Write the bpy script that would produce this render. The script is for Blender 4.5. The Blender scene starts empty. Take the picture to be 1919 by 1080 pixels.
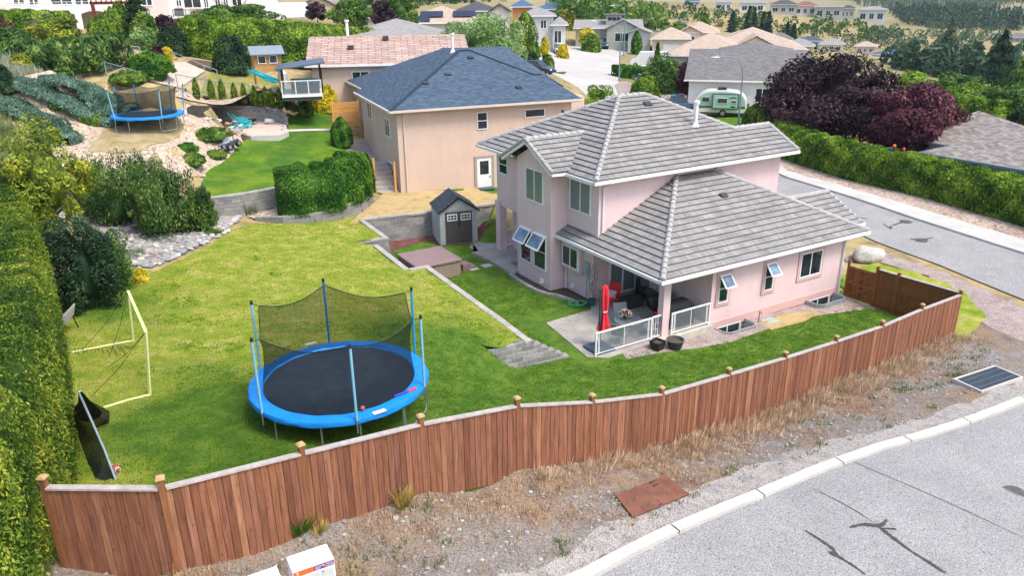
import bpy, bmesh, math, random
import numpy as np
from mathutils import Vector, Matrix
from mathutils.geometry import tessellate_polygon
random.seed(7); RN = np.random.RandomState(11)
SC = bpy.context.scene; COL = SC.collection
# ---------------------------------------------------------------- camera
CAMH = 13.4; F_PX = 1454.28; PITCH = math.radians(21.0743); ROLL = math.radians(-0.59747)
_c, _s = math.cos(PITCH), math.sin(PITCH)
FW = np.array([0, _c, -_s]); _U = np.array([0, _s, _c]); _R = np.array([1., 0, 0])
RT = _R*math.cos(ROLL)+_U*math.sin(ROLL); UP = -_R*math.sin(ROLL)+_U*math.cos(ROLL)
cam = bpy.data.cameras.new("camera"); camo = bpy.data.objects.new("camera", cam); COL.objects.link(camo)
cam.sensor_width = 36.0; cam.lens = F_PX/1919*36; cam.clip_start = 0.1; cam.clip_end = 9000
camo.matrix_world = Matrix(((RT[0], UP[0], -FW[0], 0), (RT[1], UP[1], -FW[1], 0), (RT[2], UP[2], -FW[2], CAMH), (0, 0, 0, 1)))
SC.camera = camo
# ---------------------------------------------------------------- light
SUN_EL = math.radians(58); SUN_AZ = math.radians(128)      # azimuth clockwise from +Y: sun to the right and a little behind the camera
W = bpy.data.worlds.new("World"); SC.world = W; W.use_nodes = True
_n = W.node_tree.nodes; _bg = _n['Background']; _sky = _n.new('ShaderNodeTexSky'); _sky.sky_type = 'NISHITA'; _sky.sun_disc = False
_sky.sun_elevation = SUN_EL; _sky.sun_rotation = SUN_AZ; _sky.dust_density = 3.0; _sky.ozone_density = 1.0
W.node_tree.links.new(_sky.outputs[0], _bg.inputs[0]); _bg.inputs[1].default_value = 0.15
_l = bpy.data.lights.new("sun", 'SUN'); _l.energy = 1.5; _l.angle = math.radians(18); _l.color = (1, .95, .87)
_lo = bpy.data.objects.new("sun", _l); COL.objects.link(_lo)
_d = Vector((math.sin(SUN_AZ)*math.cos(SUN_EL), math.cos(SUN_AZ)*math.cos(SUN_EL), math.sin(SUN_EL)))
_lo.rotation_euler = _d.to_track_quat('Z', 'Y').to_euler(); _lo.location = (30, -20, 60)
SC.view_settings.view_transform = 'Standard'; SC.view_settings.look = 'None'; SC.view_settings.gamma = 1
SC.view_settings.exposure = 1.06
SC.render.engine = 'CYCLES'; SC.cycles.max_bounces = 6; SC.cycles.transparent_max_bounces = 16
SC.cycles.volume_step_rate = 5
# ---------------------------------------------------------------- pixel rays of the photograph (1919 x 1080)
def ray(x, y):
    d = FW*F_PX+RT*(x-959.5)-UP*(y-540.); return d/math.hypot(d[0], d[1])
def gz(x, y, z):
    r = ray(x, y); t = (z-CAMH)/r[2]; return np.array([r[0]*t, r[1]*t])
def pD(x, y, D):
    r = ray(x, y); return np.array([r[0]*D, r[1]*D, CAMH+r[2]*D])
class Frame:
    def __init__(s, o, deg):
        s.o = np.array(o[:2], float); s.a = math.radians(deg); s.ex = np.array([math.cos(s.a), math.sin(s.a)]); s.ey = np.array([-math.sin(s.a), math.cos(s.a)])
    def w(s, x, y): return s.o+s.ex*x+s.ey*y
    def l(s, p): d = np.array(p[:2])-s.o; return np.array([d@s.ex, d@s.ey])
HF = Frame((6.07, 28.77), 30.62)       # pink house
BF = Frame(gz(752, 362, 1.4), 22)      # beige house
# ---------------------------------------------------------------- terrain
class TPS:
    def __init__(s, P):
        P = np.array(P, float); s.n = len(P); s.u = s.warp(P[:, 0], P[:, 1]); z = P[:, 2]
        K = s.k(s.u[:, None, :], s.u[None, :, :])+np.eye(s.n)*2e-4
        A = np.zeros((s.n+3, s.n+3)); A[:s.n, :s.n] = K; A[:s.n, s.n] = 1; A[:s.n, s.n+1:] = s.u
        A[s.n:, :s.n] = A[:s.n, s.n:].T; b = np.zeros(s.n+3); b[:s.n] = z; s.w = np.linalg.solve(A, b)
    @staticmethod
    def warp(x, y): return np.stack([np.arctan2(x, y)*3, np.log(np.maximum(np.hypot(x, y), 6.))*3], -1)
    @staticmethod
    def k(a, b): d = np.sqrt(((a-b)**2).sum(-1))+1e-9; return d*0.6
    def __call__(s, x, y):
        u = s.warp(np.asarray(x, float), np.asarray(y, float)); K = s.k(u[..., None, :], s.u)
        return K@s.w[:s.n]+s.w[s.n]+u@s.w[s.n+1:]
def Zp(L): return [(*gz(x, y, z), z) for x, y, z in L]
def Dp(L): return [tuple(pD(x, y, D)) for x, y, D in L]
POSTZ = [(124, 1062, 3.4), (334, 1065, 3.45), (582, 985, 2.95), (796, 920, 2.65), (970, 878, 2.35), (1106, 862, 1.6), (1233, 838, .8), (1356, 794, .3), (1460, 757, -.05), (1554, 722, -.3), (1639, 690, -.37), (1713, 655, -.4), (1785, 625, -.4)]
HIGHP = Zp(POSTZ)+Zp([(600, 1079, 2.35), (300, 1079, 3.1), (1080, 1079, 1.6), (1400, 930, 1.), (1650, 840, .55), (1919, 745, 0), (1919, 1079, .9), (1500, 1079, 1.3),
 (1850, 715, 0), (1225, 930, 1.25), (1500, 860, .75), (900, 930, 2.05), (1060, 960, 1.7),
 (400, 850, 2.95), (650, 770, 2.65), (300, 740, 2.75), (150, 640, 2.7), (300, 560, 2.4), (500, 560, 2.2), (650, 500, 1.75), (850, 600, 1.75), (880, 640, 1.6), (400, 470, 2.15), (560, 440, 1.75),
 (720, 430, 1.4), (996, 642, .95), (930, 658, 1.0), (850, 537, 1.07), (900, 573, 1.03), (950, 609, 1.0), (802, 500, 1.1), (765, 506, 1.1), (735, 486, 1.12), (728, 449, 1.3), (680, 415, 1.35), (794, 402, 1.3), (928, 384, 1.2), (840, 720, 2.0), (930, 720, 1.5),
 (935, 700, .62), (1000, 715, .45), (1060, 745, .7), (760, 700, 2.25),
 (850, 372, 1.25), (925, 362, 1.1), (752, 362, 1.4), (480, 414, 1.8), (600, 407, 1.6), (700, 383, 1.45), (400, 400, 2.1), (700, 350, 1.6),
 (1850, 600, -.4), (1919, 620, -.35), (1919, 565, -.3), (1660, 455, -.3), (1919, 470, -.3), (1460, 325, 0), (1919, 410, 0), (1700, 375, .1), (1410, 215, .2), (1383, 235, 0), (1290, 222, 0),
 (1450, 205, .4), (1800, 300, .3), (1919, 300, .3), (1130, 200, .1), (1640, 270, .3),
 (110, 545, 2.6), (250, 500, 2.3), (300, 430, 2.5), (130, 420, 3.3), (60, 400, 3.8), (200, 380, 3.0), (380, 330, 3.2),
 (60, 300, 5.0), (60, 240, 6.0), (130, 190, 6.6), (0, 150, 7.9), (200, 190, 6.2), (215, 235, 5.6), (290, 245, 5.5), (330, 240, 5.4), (330, 275, 5.0), (200, 275, 5.2), (130, 270, 5.2),
 (400, 300, 3.6), (330, 330, 3.7), (420, 240, 4.6), (460, 300, 3.3), (540, 215, 4.3), (600, 215, 4.3), (480, 190, 5.4), (380, 185, 5.8), (560, 200, 5.0), (350, 205, 5.5), (650, 210, 4.2), (600, 195, 4.6),
 (680, 260, 3.2)])+Dp([(505, 150, 64), (440, 135, 72), (350, 120, 75), (350, 165, 60), (250, 120, 66), (280, 150, 57), (100, 130, 58), (20, 110, 62), (450, 112, 80), (590, 112, 80), (240, 70, 85), (300, 62, 92), (150, 55, 88), (450, 50, 100), (60, 60, 84), (620, 45, 120), (700, 90, 95), (760, 60, 110),
 (1200, 128, 130), (1045, 97, 140), (1100, 85, 165), (1150, 80, 165), (985, 118, 120), (1120, 130, 122), (960, 60, 170), (1230, 75, 170), (900, 30, 200), (1050, 35, 230), (1400, 75, 260), (1250, 30, 320), (1500, 75, 300), (1400, 42, 330), (1600, 80, 300), (1250, 5, 420), (1000, 5, 420), (1450, 24, 380), (1600, 33, 390), (1680, 60, 360),
 (1700, 110, 260), (1900, 110, 260), (1800, 75, 420), (1900, 45, 600), (1750, 50, 560), (1700, 20, 900), (1900, 10, 1000), (1500, 5, 1000), (600, 0, 400), (300, 0, 180), (0, 0, 160), (1919, -16, 2600), (1500, -16, 2600), (1000, -12, 2200), (500, -10, 1600), (0, -8, 1200), (1750, 180, 150), (1650, 200, 110), (1550, 150, 150), (1900, 200, 110)])
for a in (-1.3, -.9): HIGHP += [(math.sin(a)*D, math.cos(a)*D, z) for D, z in ((8, 4), (25, 4.5), (60, 8), (150, 11), (1000, 12.5))]
for a in (.9, 1.3): HIGHP += [(math.sin(a)*D, math.cos(a)*D, z) for D, z in ((8, 1), (25, 0), (60, -.4), (150, -3), (1000, 5))]
T_HIGH = TPS(HIGHP)
def inpoly(P, x, y):
    P = np.array(P); c = np.zeros(np.shape(x), bool); j = len(P)-1
    for i in range(len(P)):
        (xi, yi), (xj, yj) = P[i], P[j]
        if yi != yj: c ^= ((yi > y) != (yj > y)) & (x < (xj-xi)*(y-yi)/(yj-yi)+xi)
        j = i
    return c
def segdist(a, b, x, y):
    ax, ay = a; bx, by = b; dx, dy = bx-ax, by-ay; L = dx*dx+dy*dy+1e-12
    t = np.clip(((x-ax)*dx+(y-ay)*dy)/L, 0, 1); return np.hypot(x-ax-t*dx, y-ay-t*dy)
class Region:   # a level of its own; hard edges are retaining walls, the others blend
    def __init__(s, P, hard, pins, soft=2.5):
        s.P = [tuple(p[:2]) for p in P]; s.hard = set(hard); s.T = TPS(pins); s.soft = soft
    def w(s, x, y):
        ins = inpoly(s.P, x, y); d = np.full(np.shape(x), 1e9); n = len(s.P)
        for i in range(n):
            if i not in s.hard: d = np.minimum(d, segdist(s.P[i], s.P[(i+1) % n], x, y))
        t = np.clip(d/s.soft, 0, 1); return np.where(ins, t*t*(3-2*t), 0.)
WALLA = [gz(928, 384, 1.2), gz(794, 402, 1.3), gz(680, 415, 1.35), gz(728, 449, 1.3), gz(668, 457, 1.3), gz(672, 464, 1.2), gz(707, 466, 1.15), gz(765, 506, 1.1), gz(802, 500, 1.1), gz(996, 642, .95)]
WALLA_END = gz(930, 657, .95)
WALLA_END2 = WALLA_END+(WALLA_END-WALLA[9])*.45
LOWR = Region([HF.w(1, 16)]+WALLA+[WALLA_END2, (-2.7, 23.6), (2.6, 20.8), (9, 20.6), (19, 26.8), HF.w(13, 2), HF.w(13, 16)], list(range(0, 11)),
 Zp([(1033, 697, .1), (1100, 690, .05), (1240, 640, 0), (1300, 650, -.15), (1450, 610, -.3), (1600, 590, -.4), (1785, 625, -.4), (1000, 537, 0), (880, 455, 0), (740, 465, 0), (900, 400, 0), (1200, 720, .1)])+[(*HF.w(13, 2), -.3), (*HF.w(13, 16), 0), (*HF.w(3, 10), 0)], 1.5)
def P_(L, z): return [gz(x, y, z) for x, y in L]
WALLB = P_([(392, 372), (455, 365), (525, 352)], 3.05)+[BF.w(-3.2, -.6)]
GARDR = Region([gz(330, 350, 3.3)]+WALLB+[BF.w(-1.3, 2.5), BF.w(-.6, 9.5), gz(640, 215, 4.3), gz(540, 215, 4.3), gz(455, 240, 4.3), gz(440, 285, 3.6), gz(385, 325, 3.3)], [1, 2, 3],
 Zp([(392, 372, 3.0), (525, 352, 3.0), (620, 290, 3.2), (570, 260, 3.7), (480, 260, 3.8), (640, 215, 4.1), (430, 330, 3.1), (670, 300, 2.6), (690, 340, 2.0)]), 1.2)
WALLC = [gz(x, y, z) for x, y, z in ((478, 411, 1.85), (530, 411, 1.95), (590, 404, 2.0), (640, 391, 2.05), (675, 377, 2.1), (697, 358, 2.1))]
BEDR = Region(WALLC+[WALLB[3], WALLB[2], WALLB[1], gz(440, 400, 2.0)], [0, 1, 2, 3, 4, 6, 7], Zp([(480, 409, 1.85), (530, 405, 1.95), (600, 400, 2.0), (697, 358, 2.1), (450, 392, 1.95)]), .8)
WALLD = [gz(x, y, z) for x, y, z in ((402, 219, 4.85), (385, 212, 5.0), (392, 203, 5.1), (420, 201, 5.2), (470, 201, 5.2), (500, 204, 5.1), (522, 213, 4.8), (534, 226, 4.4))]
PADR = Region(WALLD+[gz(540, 248, 4.1), gz(470, 255, 4.1), gz(430, 243, 4.2)], list(range(0, 7)), Zp([(480, 240, 4.1), (530, 240, 4.1), (430, 235, 4.15), (470, 254, 4.05)]), .6)
REGS = [LOWR, BEDR, GARDR, PADR]
def Hgt(x, y):
    x = np.asarray(x, float); y = np.asarray(y, float); z = T_HIGH(x, y)
    for r in REGS:
        w = r.w(x, y)
        if np.any(w > 0): z = z*(1-w)+r.T(x, y)*w
    return z
def Hz(x, y): return float(Hgt(np.array([x]), np.array([y]))[0])
_D = np.exp(np.linspace(math.log(9), math.log(3000), 700))
def G(px, py, off=0.):      # where the sight line of a photo pixel meets the ground
    r = ray(px, py); z = CAMH+r[2]*_D; h = Hgt(r[0]*_D, r[1]*_D)+off; k = np.nonzero(z < h)[0]
    if len(k) == 0: D = 2500.
    else:
        k = k[0]; a, b = (_D[max(k-1, 0)], _D[k])
        dd = np.linspace(a, b, 24); z = CAMH+r[2]*dd; h = Hgt(r[0]*dd, r[1]*dd)+off; q = np.nonzero(z < h)[0]; D = dd[q[0]] if len(q) else b
    return np.array([r[0]*D, r[1]*D, CAMH+r[2]*D-off])
_DF = np.exp(np.linspace(math.log(60), math.log(2600), 110))
def Gfar(px, py):
    r = ray(px, py); z = CAMH+r[2]*_DF; h = T_HIGH(r[0]*_DF, r[1]*_DF); k = np.nonzero(z < h)[0]
    if len(k) == 0: D = 2500.
    else:
        k = max(k[0], 1); a = z[k-1]-h[k-1]; b = z[k]-h[k]; D = _DF[k-1]+(_DF[k]-_DF[k-1])*a/(a-b+1e-9)
    return np.array([r[0]*D, r[1]*D, CAMH+r[2]*D])
def Gs(L): return [G(*p)[:2] for p in L]
# ---------------------------------------------------------------- materials
MATS = {}
def ND(nt, t, **kw):
    n = nt.nodes.new(t)
    for k, v in kw.items():
        if k.startswith('i_'):
            n.inputs[k[2:].replace('_', ' ')].default_value = v
        else: setattr(n, k, v)
    return n
def newmat(name):
    m = bpy.data.materials.new(name); m.use_nodes = True; nt = m.node_tree; p = nt.nodes['Principled BSDF']; return m, nt, p
def c4(c): return (c[0], c[1], c[2], 1)
def ramp(nt, src, stops):
    r = ND(nt, 'ShaderNodeValToRGB'); e = r.color_ramp.elements
    while len(e) < len(stops): e.new(.5)
    for i, (p, c) in enumerate(stops): e[i].position = p; e[i].color = c4(c)
    nt.links.new(src, r.inputs[0]); return r.outputs[0]
def coord(nt, scale=(1, 1, 1), kind='Object', rot=(0, 0, 0)):
    t = ND(nt, 'ShaderNodeTexCoord'); mp = ND(nt, 'ShaderNodeMapping'); mp.inputs['Scale'].default_value = scale; mp.inputs['Rotation'].default_value = rot
    nt.links.new(t.outputs[kind], mp.inputs[0]); return mp.outputs[0]
def noise(nt, vec, s, det=4, rough=.6):
    n = ND(nt, 'ShaderNodeTexNoise'); n.inputs['Scale'].default_value = s; n.inputs['Detail'].default_value = det; n.inputs['Roughness'].default_value = rough
    nt.links.new(vec, n.inputs['Vector']); return n.outputs['Fac']
def mix(nt, f, a, b, mode='MIX'):
    m = ND(nt, 'ShaderNodeMix'); m.data_type = 'RGBA'; m.blend_type = mode
    for s, i in ((f, 0), (a, 6), (b, 7)):
        if isinstance(s, (int, float)): m.inputs[i].default_value = s
        elif isinstance(s, tuple): m.inputs[i].default_value = c4(s)
        else: nt.links.new(s, m.inputs[i])
    return m.outputs[2]
def bump(nt, p, h, st=.3, dist=.02):
    b = ND(nt, 'ShaderNodeBump'); b.inputs['Strength'].default_value = st; b.inputs['Distance'].default_value = dist
    nt.links.new(h, b.inputs['Height']); nt.links.new(b.outputs[0], p.inputs['Normal'])
def M(name, col, rough=.7, var=.12, s=3., bumpst=0., bs=30., metal=0., spec=.3, s2=None, dist=.01):
    """plain surface with soft large-scale and fine colour variation"""
    if name in MATS: return MATS[name]
    m, nt, p = newmat(name); v = coord(nt)
    lo = tuple(c*(1-var) for c in col); hi = tuple(min(1, c*(1+var)) for c in col)
    n1 = noise(nt, v, s, 5); c = ramp(nt, n1, [(.3, lo), (.7, hi)])
    n2 = noise(nt, v, s2 or s*14, 3); c2 = ramp(nt, n2, [(.3, (1-var,)*3), (.7, (1, 1, 1))]); c = mix(nt, 1., c, c2, 'MULTIPLY')
    nt.links.new(c, p.inputs['Base Color']); p.inputs['Roughness'].default_value = rough; p.inputs['Metallic'].default_value = metal; p.inputs['Specular IOR Level'].default_value = spec
    if bumpst: bump(nt, p, noise(nt, v, bs, 4), bumpst, dist)
    MATS[name] = m; return m
def Mground(name, stops, s=1., fine=25., fine_amt=.5, rough=.9, stops2=None, s2=.3, bst=.6, bs=40., bd=.03, vor=None):
    """ground: coloured patches by noise, a second colour family by larger patches, fine grain"""
    if name in MATS: return MATS[name]
    m, nt, p = newmat(name); v = coord(nt)
    c = ramp(nt, noise(nt, v, s, 6, .65), stops)
    if stops2:
        cc = ramp(nt, noise(nt, v, s*1.7, 6, .65), stops2); f = ramp(nt, noise(nt, v, s2, 4, .6), [(.42, (0, 0, 0)), (.6, (1, 1, 1))]); c = mix(nt, f, c, cc)
    lo = 1-fine_amt
    if vor:
        vo = ND(nt, 'ShaderNodeTexVoronoi'); vo.inputs['Scale'].default_value = vor; nt.links.new(v, vo.inputs['Vector'])
        g = ramp(nt, vo.outputs['Color'], [(0, (lo,)*3), (.5, (1, 1, 1)), (1, (1.0+fine_amt*.5,)*3)])
        hgt = vo.outputs['Distance']
    else:
        hgt = noise(nt, v, fine, 5, .75); g = ramp(nt, hgt, [(.3, (lo,)*3), (.55, (1, 1, 1)), (.8, (1+fine_amt*.4,)*3)])
    c = mix(nt, 1., c, g, 'MULTIPLY'); nt.links.new(c, p.inputs['Base Color']); p.inputs['Roughness'].default_value = rough; p.inputs['Specular IOR Level'].default_value = .15
    bump(nt, p, hgt if vor else noise(nt, v, bs, 4, .8), bst, bd); MATS[name] = m; return m
def Mleaf(name, stops, trans=.25, rough=.55):
    if name in MATS: return MATS[name]
    m, nt, p = newmat(name); a = ND(nt, 'ShaderNodeAttribute'); a.attribute_name = 'rnd'
    c = ramp(nt, a.outputs['Fac'], stops); nt.links.new(c, p.inputs['Base Color']); p.inputs['Roughness'].default_value = rough; p.inputs['Specular IOR Level'].default_value = .2
    t = ND(nt, 'ShaderNodeBsdfTranslucent'); nt.links.new(c, t.inputs[0]); ms = ND(nt, 'ShaderNodeMixShader'); ms.inputs[0].default_value = trans
    nt.links.new(p.outputs[0], ms.inputs[1]); nt.links.new(t.outputs[0], ms.inputs[2]); nt.links.new(ms.outputs[0], nt.nodes['Material Output'].inputs[0]); MATS[name] = m; return m
def Mshingle(name, cols, w=.3, h=.14, mortar=.006, contrast=.5, rough=.85, wide=None):
    """roof covering in UV metres: rows of tabs of varied tone"""
    if name in MATS: return MATS[name]
    m, nt, p = newmat(name); v = coord(nt, kind='UV'); b = ND(nt, 'ShaderNodeTexBrick'); nt.links.new(v, b.inputs['Vector'])
    b.inputs['Scale'].default_value = 1; b.inputs['Brick Width'].default_value = w; b.inputs['Row Height'].default_value = h; b.inputs['Mortar Size'].default_value = mortar; b.inputs['Mortar Smooth'].default_value = .3
    b.inputs['Color1'].default_value = c4(cols[0]); b.inputs['Color2'].default_value = c4(cols[1]); b.inputs['Mortar'].default_value = c4(cols[2]); b.inputs['Bias'].default_value = 0
    n = ramp(nt, noise(nt, v, 1.1, 5), [(.3, (1-contrast*.4,)*3), (.7, (1, 1, 1))]); c = mix(nt, 1., b.outputs['Color'], n, 'MULTIPLY')
    sv = coord(nt, (9, .8, 1), 'UV'); n2 = ramp(nt, noise(nt, sv, 2.2, 4), [(.32, (1-contrast*.6,)*3), (.6, (1, 1, 1))]); c = mix(nt, .8, c, n2, 'MULTIPLY')
    nt.links.new(c, p.inputs['Base Color']); p.inputs['Roughness'].default_value = rough; p.inputs['Specular IOR Level'].default_value = .15
    bump(nt, p, b.outputs['Fac'], .4, -.01); MATS[name] = m; return m
def Mwood(name, cols, dark=.5, axis=2, scale=1., rough=.75):
    """boards: tone per board from the rnd attribute, grain along one axis, knots"""
    if name in MATS: return MATS[name]
    m, nt, p = newmat(name); a = ND(nt, 'ShaderNodeAttribute'); a.attribute_name = 'rnd'; c = ramp(nt, a.outputs['Fac'], [(i/(len(cols)-1), q) for i, q in enumerate(cols)])
    s = [14*scale]*3; s[axis] = .9*scale; v = coord(nt, tuple(s)); g = ramp(nt, noise(nt, v, 1.6, 6, .7), [(.3, (dark,)*3), (.6, (1, 1, 1)), (.8, (1.25,)*3)]); c = mix(nt, 1., c, g, 'MULTIPLY')
    k = [5*scale]*3; k[axis] = 2.2*scale; vo = ND(nt, 'ShaderNodeTexVoronoi'); vo.inputs['Scale'].default_value = 1.3; nt.links.new(coord(nt, tuple(k)), vo.inputs['Vector'])
    kk = ramp(nt, vo.outputs['Distance'], [(.04, (.3, .2, .15)), (.13, (1, 1, 1))]); c = mix(nt, .8, c, kk, 'MULTIPLY')
    nt.links.new(c, p.inputs['Base Color']); p.inputs['Roughness'].default_value = rough; p.inputs['Specular IOR Level'].default_value = .2; bump(nt, p, noise(nt, v, 1.6, 5), .25, .01); MATS[name] = m; return m
def Mblock(name, c1, c2):
    if name in MATS: return MATS[name]
    m, nt, p = newmat(name); a = ND(nt, 'ShaderNodeAttribute'); a.attribute_name = 'rnd'; c = ramp(nt, a.outputs['Fac'], [(0, c1), (1, c2)]); v = coord(nt)
    h = noise(nt, v, 16, 6, .75); g = ramp(nt, h, [(.3, (.55,)*3), (.6, (1, 1, 1)), (.8, (1.2,)*3)]); c = mix(nt, 1., c, g, 'MULTIPLY')
    nt.links.new(c, p.inputs['Base Color']); p.inputs['Roughness'].default_value = .95; bump(nt, p, h, 1., .04); MATS[name] = m; return m
def Mglass(name, col=(.02, .03, .035), rough=.04, spec=.9):
    if name in MATS: return MATS[name]
    m, nt, p = newmat(name); v = coord(nt); c = ramp(nt, noise(nt, v, 1.5, 3), [(.35, tuple(q*.5 for q in col)), (.7, tuple(q*1.7 for q in col))]); nt.links.new(c, p.inputs['Base Color'])
    p.inputs['Roughness'].default_value = rough; p.inputs['Specular IOR Level'].default_value = spec; MATS[name] = m; return m
def Mthru(name, col, alpha, rough=.2, spec=.5, grid=None):
    """see-through sheet: clear glazing, or netting woven on a fine grid"""
    if name in MATS: return MATS[name]
    m, nt, p = newmat(name); p.inputs['Base Color'].default_value = c4(col); p.inputs['Roughness'].default_value = rough; p.inputs['Specular IOR Level'].default_value = spec
    t = ND(nt, 'ShaderNodeBsdfTransparent'); ms = ND(nt, 'ShaderNodeMixShader'); ms.inputs[0].default_value = alpha
    if grid:
        n = noise(nt, coord(nt, kind='Object'), grid, 2); mr = ND(nt, 'ShaderNodeMapRange'); mr.inputs[3].default_value = alpha-.1; mr.inputs[4].default_value = alpha+.1; nt.links.new(n, mr.inputs[0]); nt.links.new(mr.outputs[0], ms.inputs[0])
    nt.links.new(t.outputs[0], ms.inputs[1]); nt.links.new(p.outputs[0], ms.inputs[2]); nt.links.new(ms.outputs[0], nt.nodes['Material Output'].inputs[0]); MATS[name] = m; return m
# ---------------------------------------------------------------- mesh builder
class MB:
    def __init__(s): s.v = []; s.f = []; s.uv = []; s.r = []; s.hasuv = False
    def quad(s, pts, uv=None, r=None):
        b = len(s.v); s.v += [tuple(map(float, p)) for p in pts]; s.f.append(tuple(range(b, b+len(pts)))); s.uv.append(uv or [(0, 0)]*len(pts)); s.r.append(random.random() if r is None else r)
        if uv: s.hasuv = True
        return s
    def add(s, V, Fc, r=None):
        b = len(s.v); s.v += [tuple(map(float, p)) for p in V]
        for f in Fc: s.f.append(tuple(b+i for i in f)); s.uv.append([(0, 0)]*len(f)); s.r.append(.5 if r is None else r)
        return s
    def box(s, x0, y0, z0, x1, y1, z1, r=None):
        return s.add([(x0, y0, z0), (x1, y0, z0), (x1, y1, z0), (x0, y1, z0), (x0, y0, z1), (x1, y0, z1), (x1, y1, z1), (x0, y1, z1)], [(3, 2, 1, 0), (4, 5, 6, 7), (0, 1, 5, 4), (1, 2, 6, 5), (2, 3, 7, 6), (3, 0, 4, 7)], r)
    def cbox(s, c, size, r=None, rz=0, ry=0, rx=0):
        M3 = Matrix.Rotation(rz, 3, 'Z')@Matrix.Rotation(ry, 3, 'Y')@Matrix.Rotation(rx, 3, 'X'); h = Vector(size)/2; c = Vector(c)
        V = [c+M3@Vector((sx*h.x, sy*h.y, sz*h.z)) for sz in (-1, 1) for sx, sy in ((-1, -1), (1, -1), (1, 1), (-1, 1))]
        return s.add(V, [(3, 2, 1, 0), (4, 5, 6, 7), (0, 1, 5, 4), (1, 2, 6, 5), (2, 3, 7, 6), (3, 0, 4, 7)], r)
    def beam(s, a, b, w, h, r=None, up=(0, 0, 1)):
        a = Vector(a); b = Vector(b); d = (b-a).normalized(); u = Vector(up); sd = d.cross(u)
        if sd.length < 1e-4: sd = Vector((1, 0, 0))
        sd.normalize(); u = sd.cross(d).normalized(); sd *= w/2; u *= h/2
        V = [a-sd-u, a+sd-u, a+sd+u, a-sd+u, b-sd-u, b+sd-u, b+sd+u, b-sd+u]
        return s.add(V, [(0, 1, 2, 3), (7, 6, 5, 4), (1, 0, 4, 5), (2, 1, 5, 6), (3, 2, 6, 7), (0, 3, 7, 4)], r)
    def cyl(s, a, b, r0, r1=None, n=12, cap=True, r=None):
        r1 = r0 if r1 is None else r1; a = Vector(a); b = Vector(b); d = (b-a).normalized(); u = d.orthogonal().normalized(); w = d.cross(u)
        V = []
        for q, rr in ((a, r0), (b, r1)):
            for i in range(n): t = 2*math.pi*i/n; V.append(q+u*(math.cos(t)*rr)+w*(math.sin(t)*rr))
        Fc = [(i, (i+1) % n, n+(i+1) % n, n+i) for i in range(n)]
        if cap: Fc += [tuple(range(n-1, -1, -1)), tuple(range(n, 2*n))]
        return s.add(V, Fc, r)
    def tube(s, path, rad, n=8, r=None, closed=False):
        P = [Vector(p) for p in path]; m = len(P); rad = rad if hasattr(rad, '__len__') else [rad]*m; V = []; pu = None
        for i, p in enumerate(P):
            d = (P[(i+1) % m]-P[i-1]) if closed else (P[min(i+1, m-1)]-P[max(i-1, 0)]); d.normalize()
            if pu is None: pu = d.orthogonal().normalized()
            pu = (pu-d*pu.dot(d)).normalized(); w = d.cross(pu)
            for k in range(n): t = 2*math.pi*k/n; V.append(p+pu*(math.cos(t)*rad[i])+w*(math.sin(t)*rad[i]))
        Fc = [(i*n+k, i*n+(k+1) % n, ((i+1) % m)*n+(k+1) % n, ((i+1) % m)*n+k) for i in range(m if closed else m-1) for k in range(n)]
        if not closed: Fc += [tuple(range(n-1, -1, -1)), tuple(range((m-1)*n, m*n))]
        return s.add(V, Fc, r)
    def lathe(s, prof, n=24, c=(0, 0, 0), r=None):
        V = [(c[0]+math.cos(2*math.pi*k/n)*q, c[1]+math.sin(2*math.pi*k/n)*q, c[2]+z) for q, z in prof for k in range(n)]
        return s.add(V, [(i*n+k, i*n+(k+1) % n, (i+1)*n+(k+1) % n, (i+1)*n+k) for i in range(len(prof)-1) for k in range(n)], r)
    def prism(s, poly, z0, z1, r=None):
        n = len(poly); V = [(x, y, z0) for x, y in poly]+[(x, y, z1) for x, y in poly]
        return s.add(V, [tuple(range(n-1, -1, -1)), tuple(range(n, 2*n))]+[(i, (i+1) % n, n+(i+1) % n, n+i) for i in range(n)], r)
    def extr(s, poly, axis, a, b, r=None):
        """2D outline extruded along x ('x': poly is y,z) or y ('y': poly is x,z)"""
        n = len(poly); mk = (lambda p, t: (t, p[0], p[1])) if axis == 'x' else (lambda p, t: (p[0], t, p[1]))
        V = [mk(p, a) for p in poly]+[mk(p, b) for p in poly]
        return s.add(V, [tuple(range(n-1, -1, -1)), tuple(range(n, 2*n))]+[(i, (i+1) % n, n+(i+1) % n, n+i) for i in range(n)], r)
    def ball(s, c, rx, ry=None, rz=None, n=12, m=8, r=None, jit=0.):
        ry = rx if ry is None else ry; rz = rx if rz is None else rz; V = []
        for i in range(m+1):
            t = math.pi*i/m
            for k in range(n):
                q = 1+(random.random()-.5)*jit; a = 2*math.pi*k/n; V.append((c[0]+rx*q*math.sin(t)*math.cos(a), c[1]+ry*q*math.sin(t)*math.sin(a), c[2]+rz*q*math.cos(t)))
        return s.add(V, [(i*n+k, (i+1)*n+k, (i+1)*n+(k+1) % n, i*n+(k+1) % n) for i in range(m) for k in range(n)], r)
    def build(s, name, mat, parent=None, smooth=False, bevel=0., loc=None, rz=0., fix=True):
        me = bpy.data.meshes.new(name); me.from_pydata(s.v, [], s.f)
        if s.hasuv:
            ul = me.uv_layers.new(name='UVMap'); flat = [c for u in s.uv for q in u for c in q]; ul.data.foreach_set('uv', flat)
        at = me.attributes.new('rnd', 'FLOAT', 'FACE'); at.data.foreach_set('value', s.r)
        if fix and not s.hasuv:
            bm = bmesh.new(); bm.from_mesh(me); bmesh.ops.remove_doubles(bm, verts=bm.verts, dist=1e-5); bmesh.ops.recalc_face_normals(bm, faces=bm.faces); bm.to_mesh(me); bm.free()
        me.materials.append(mat)
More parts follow.
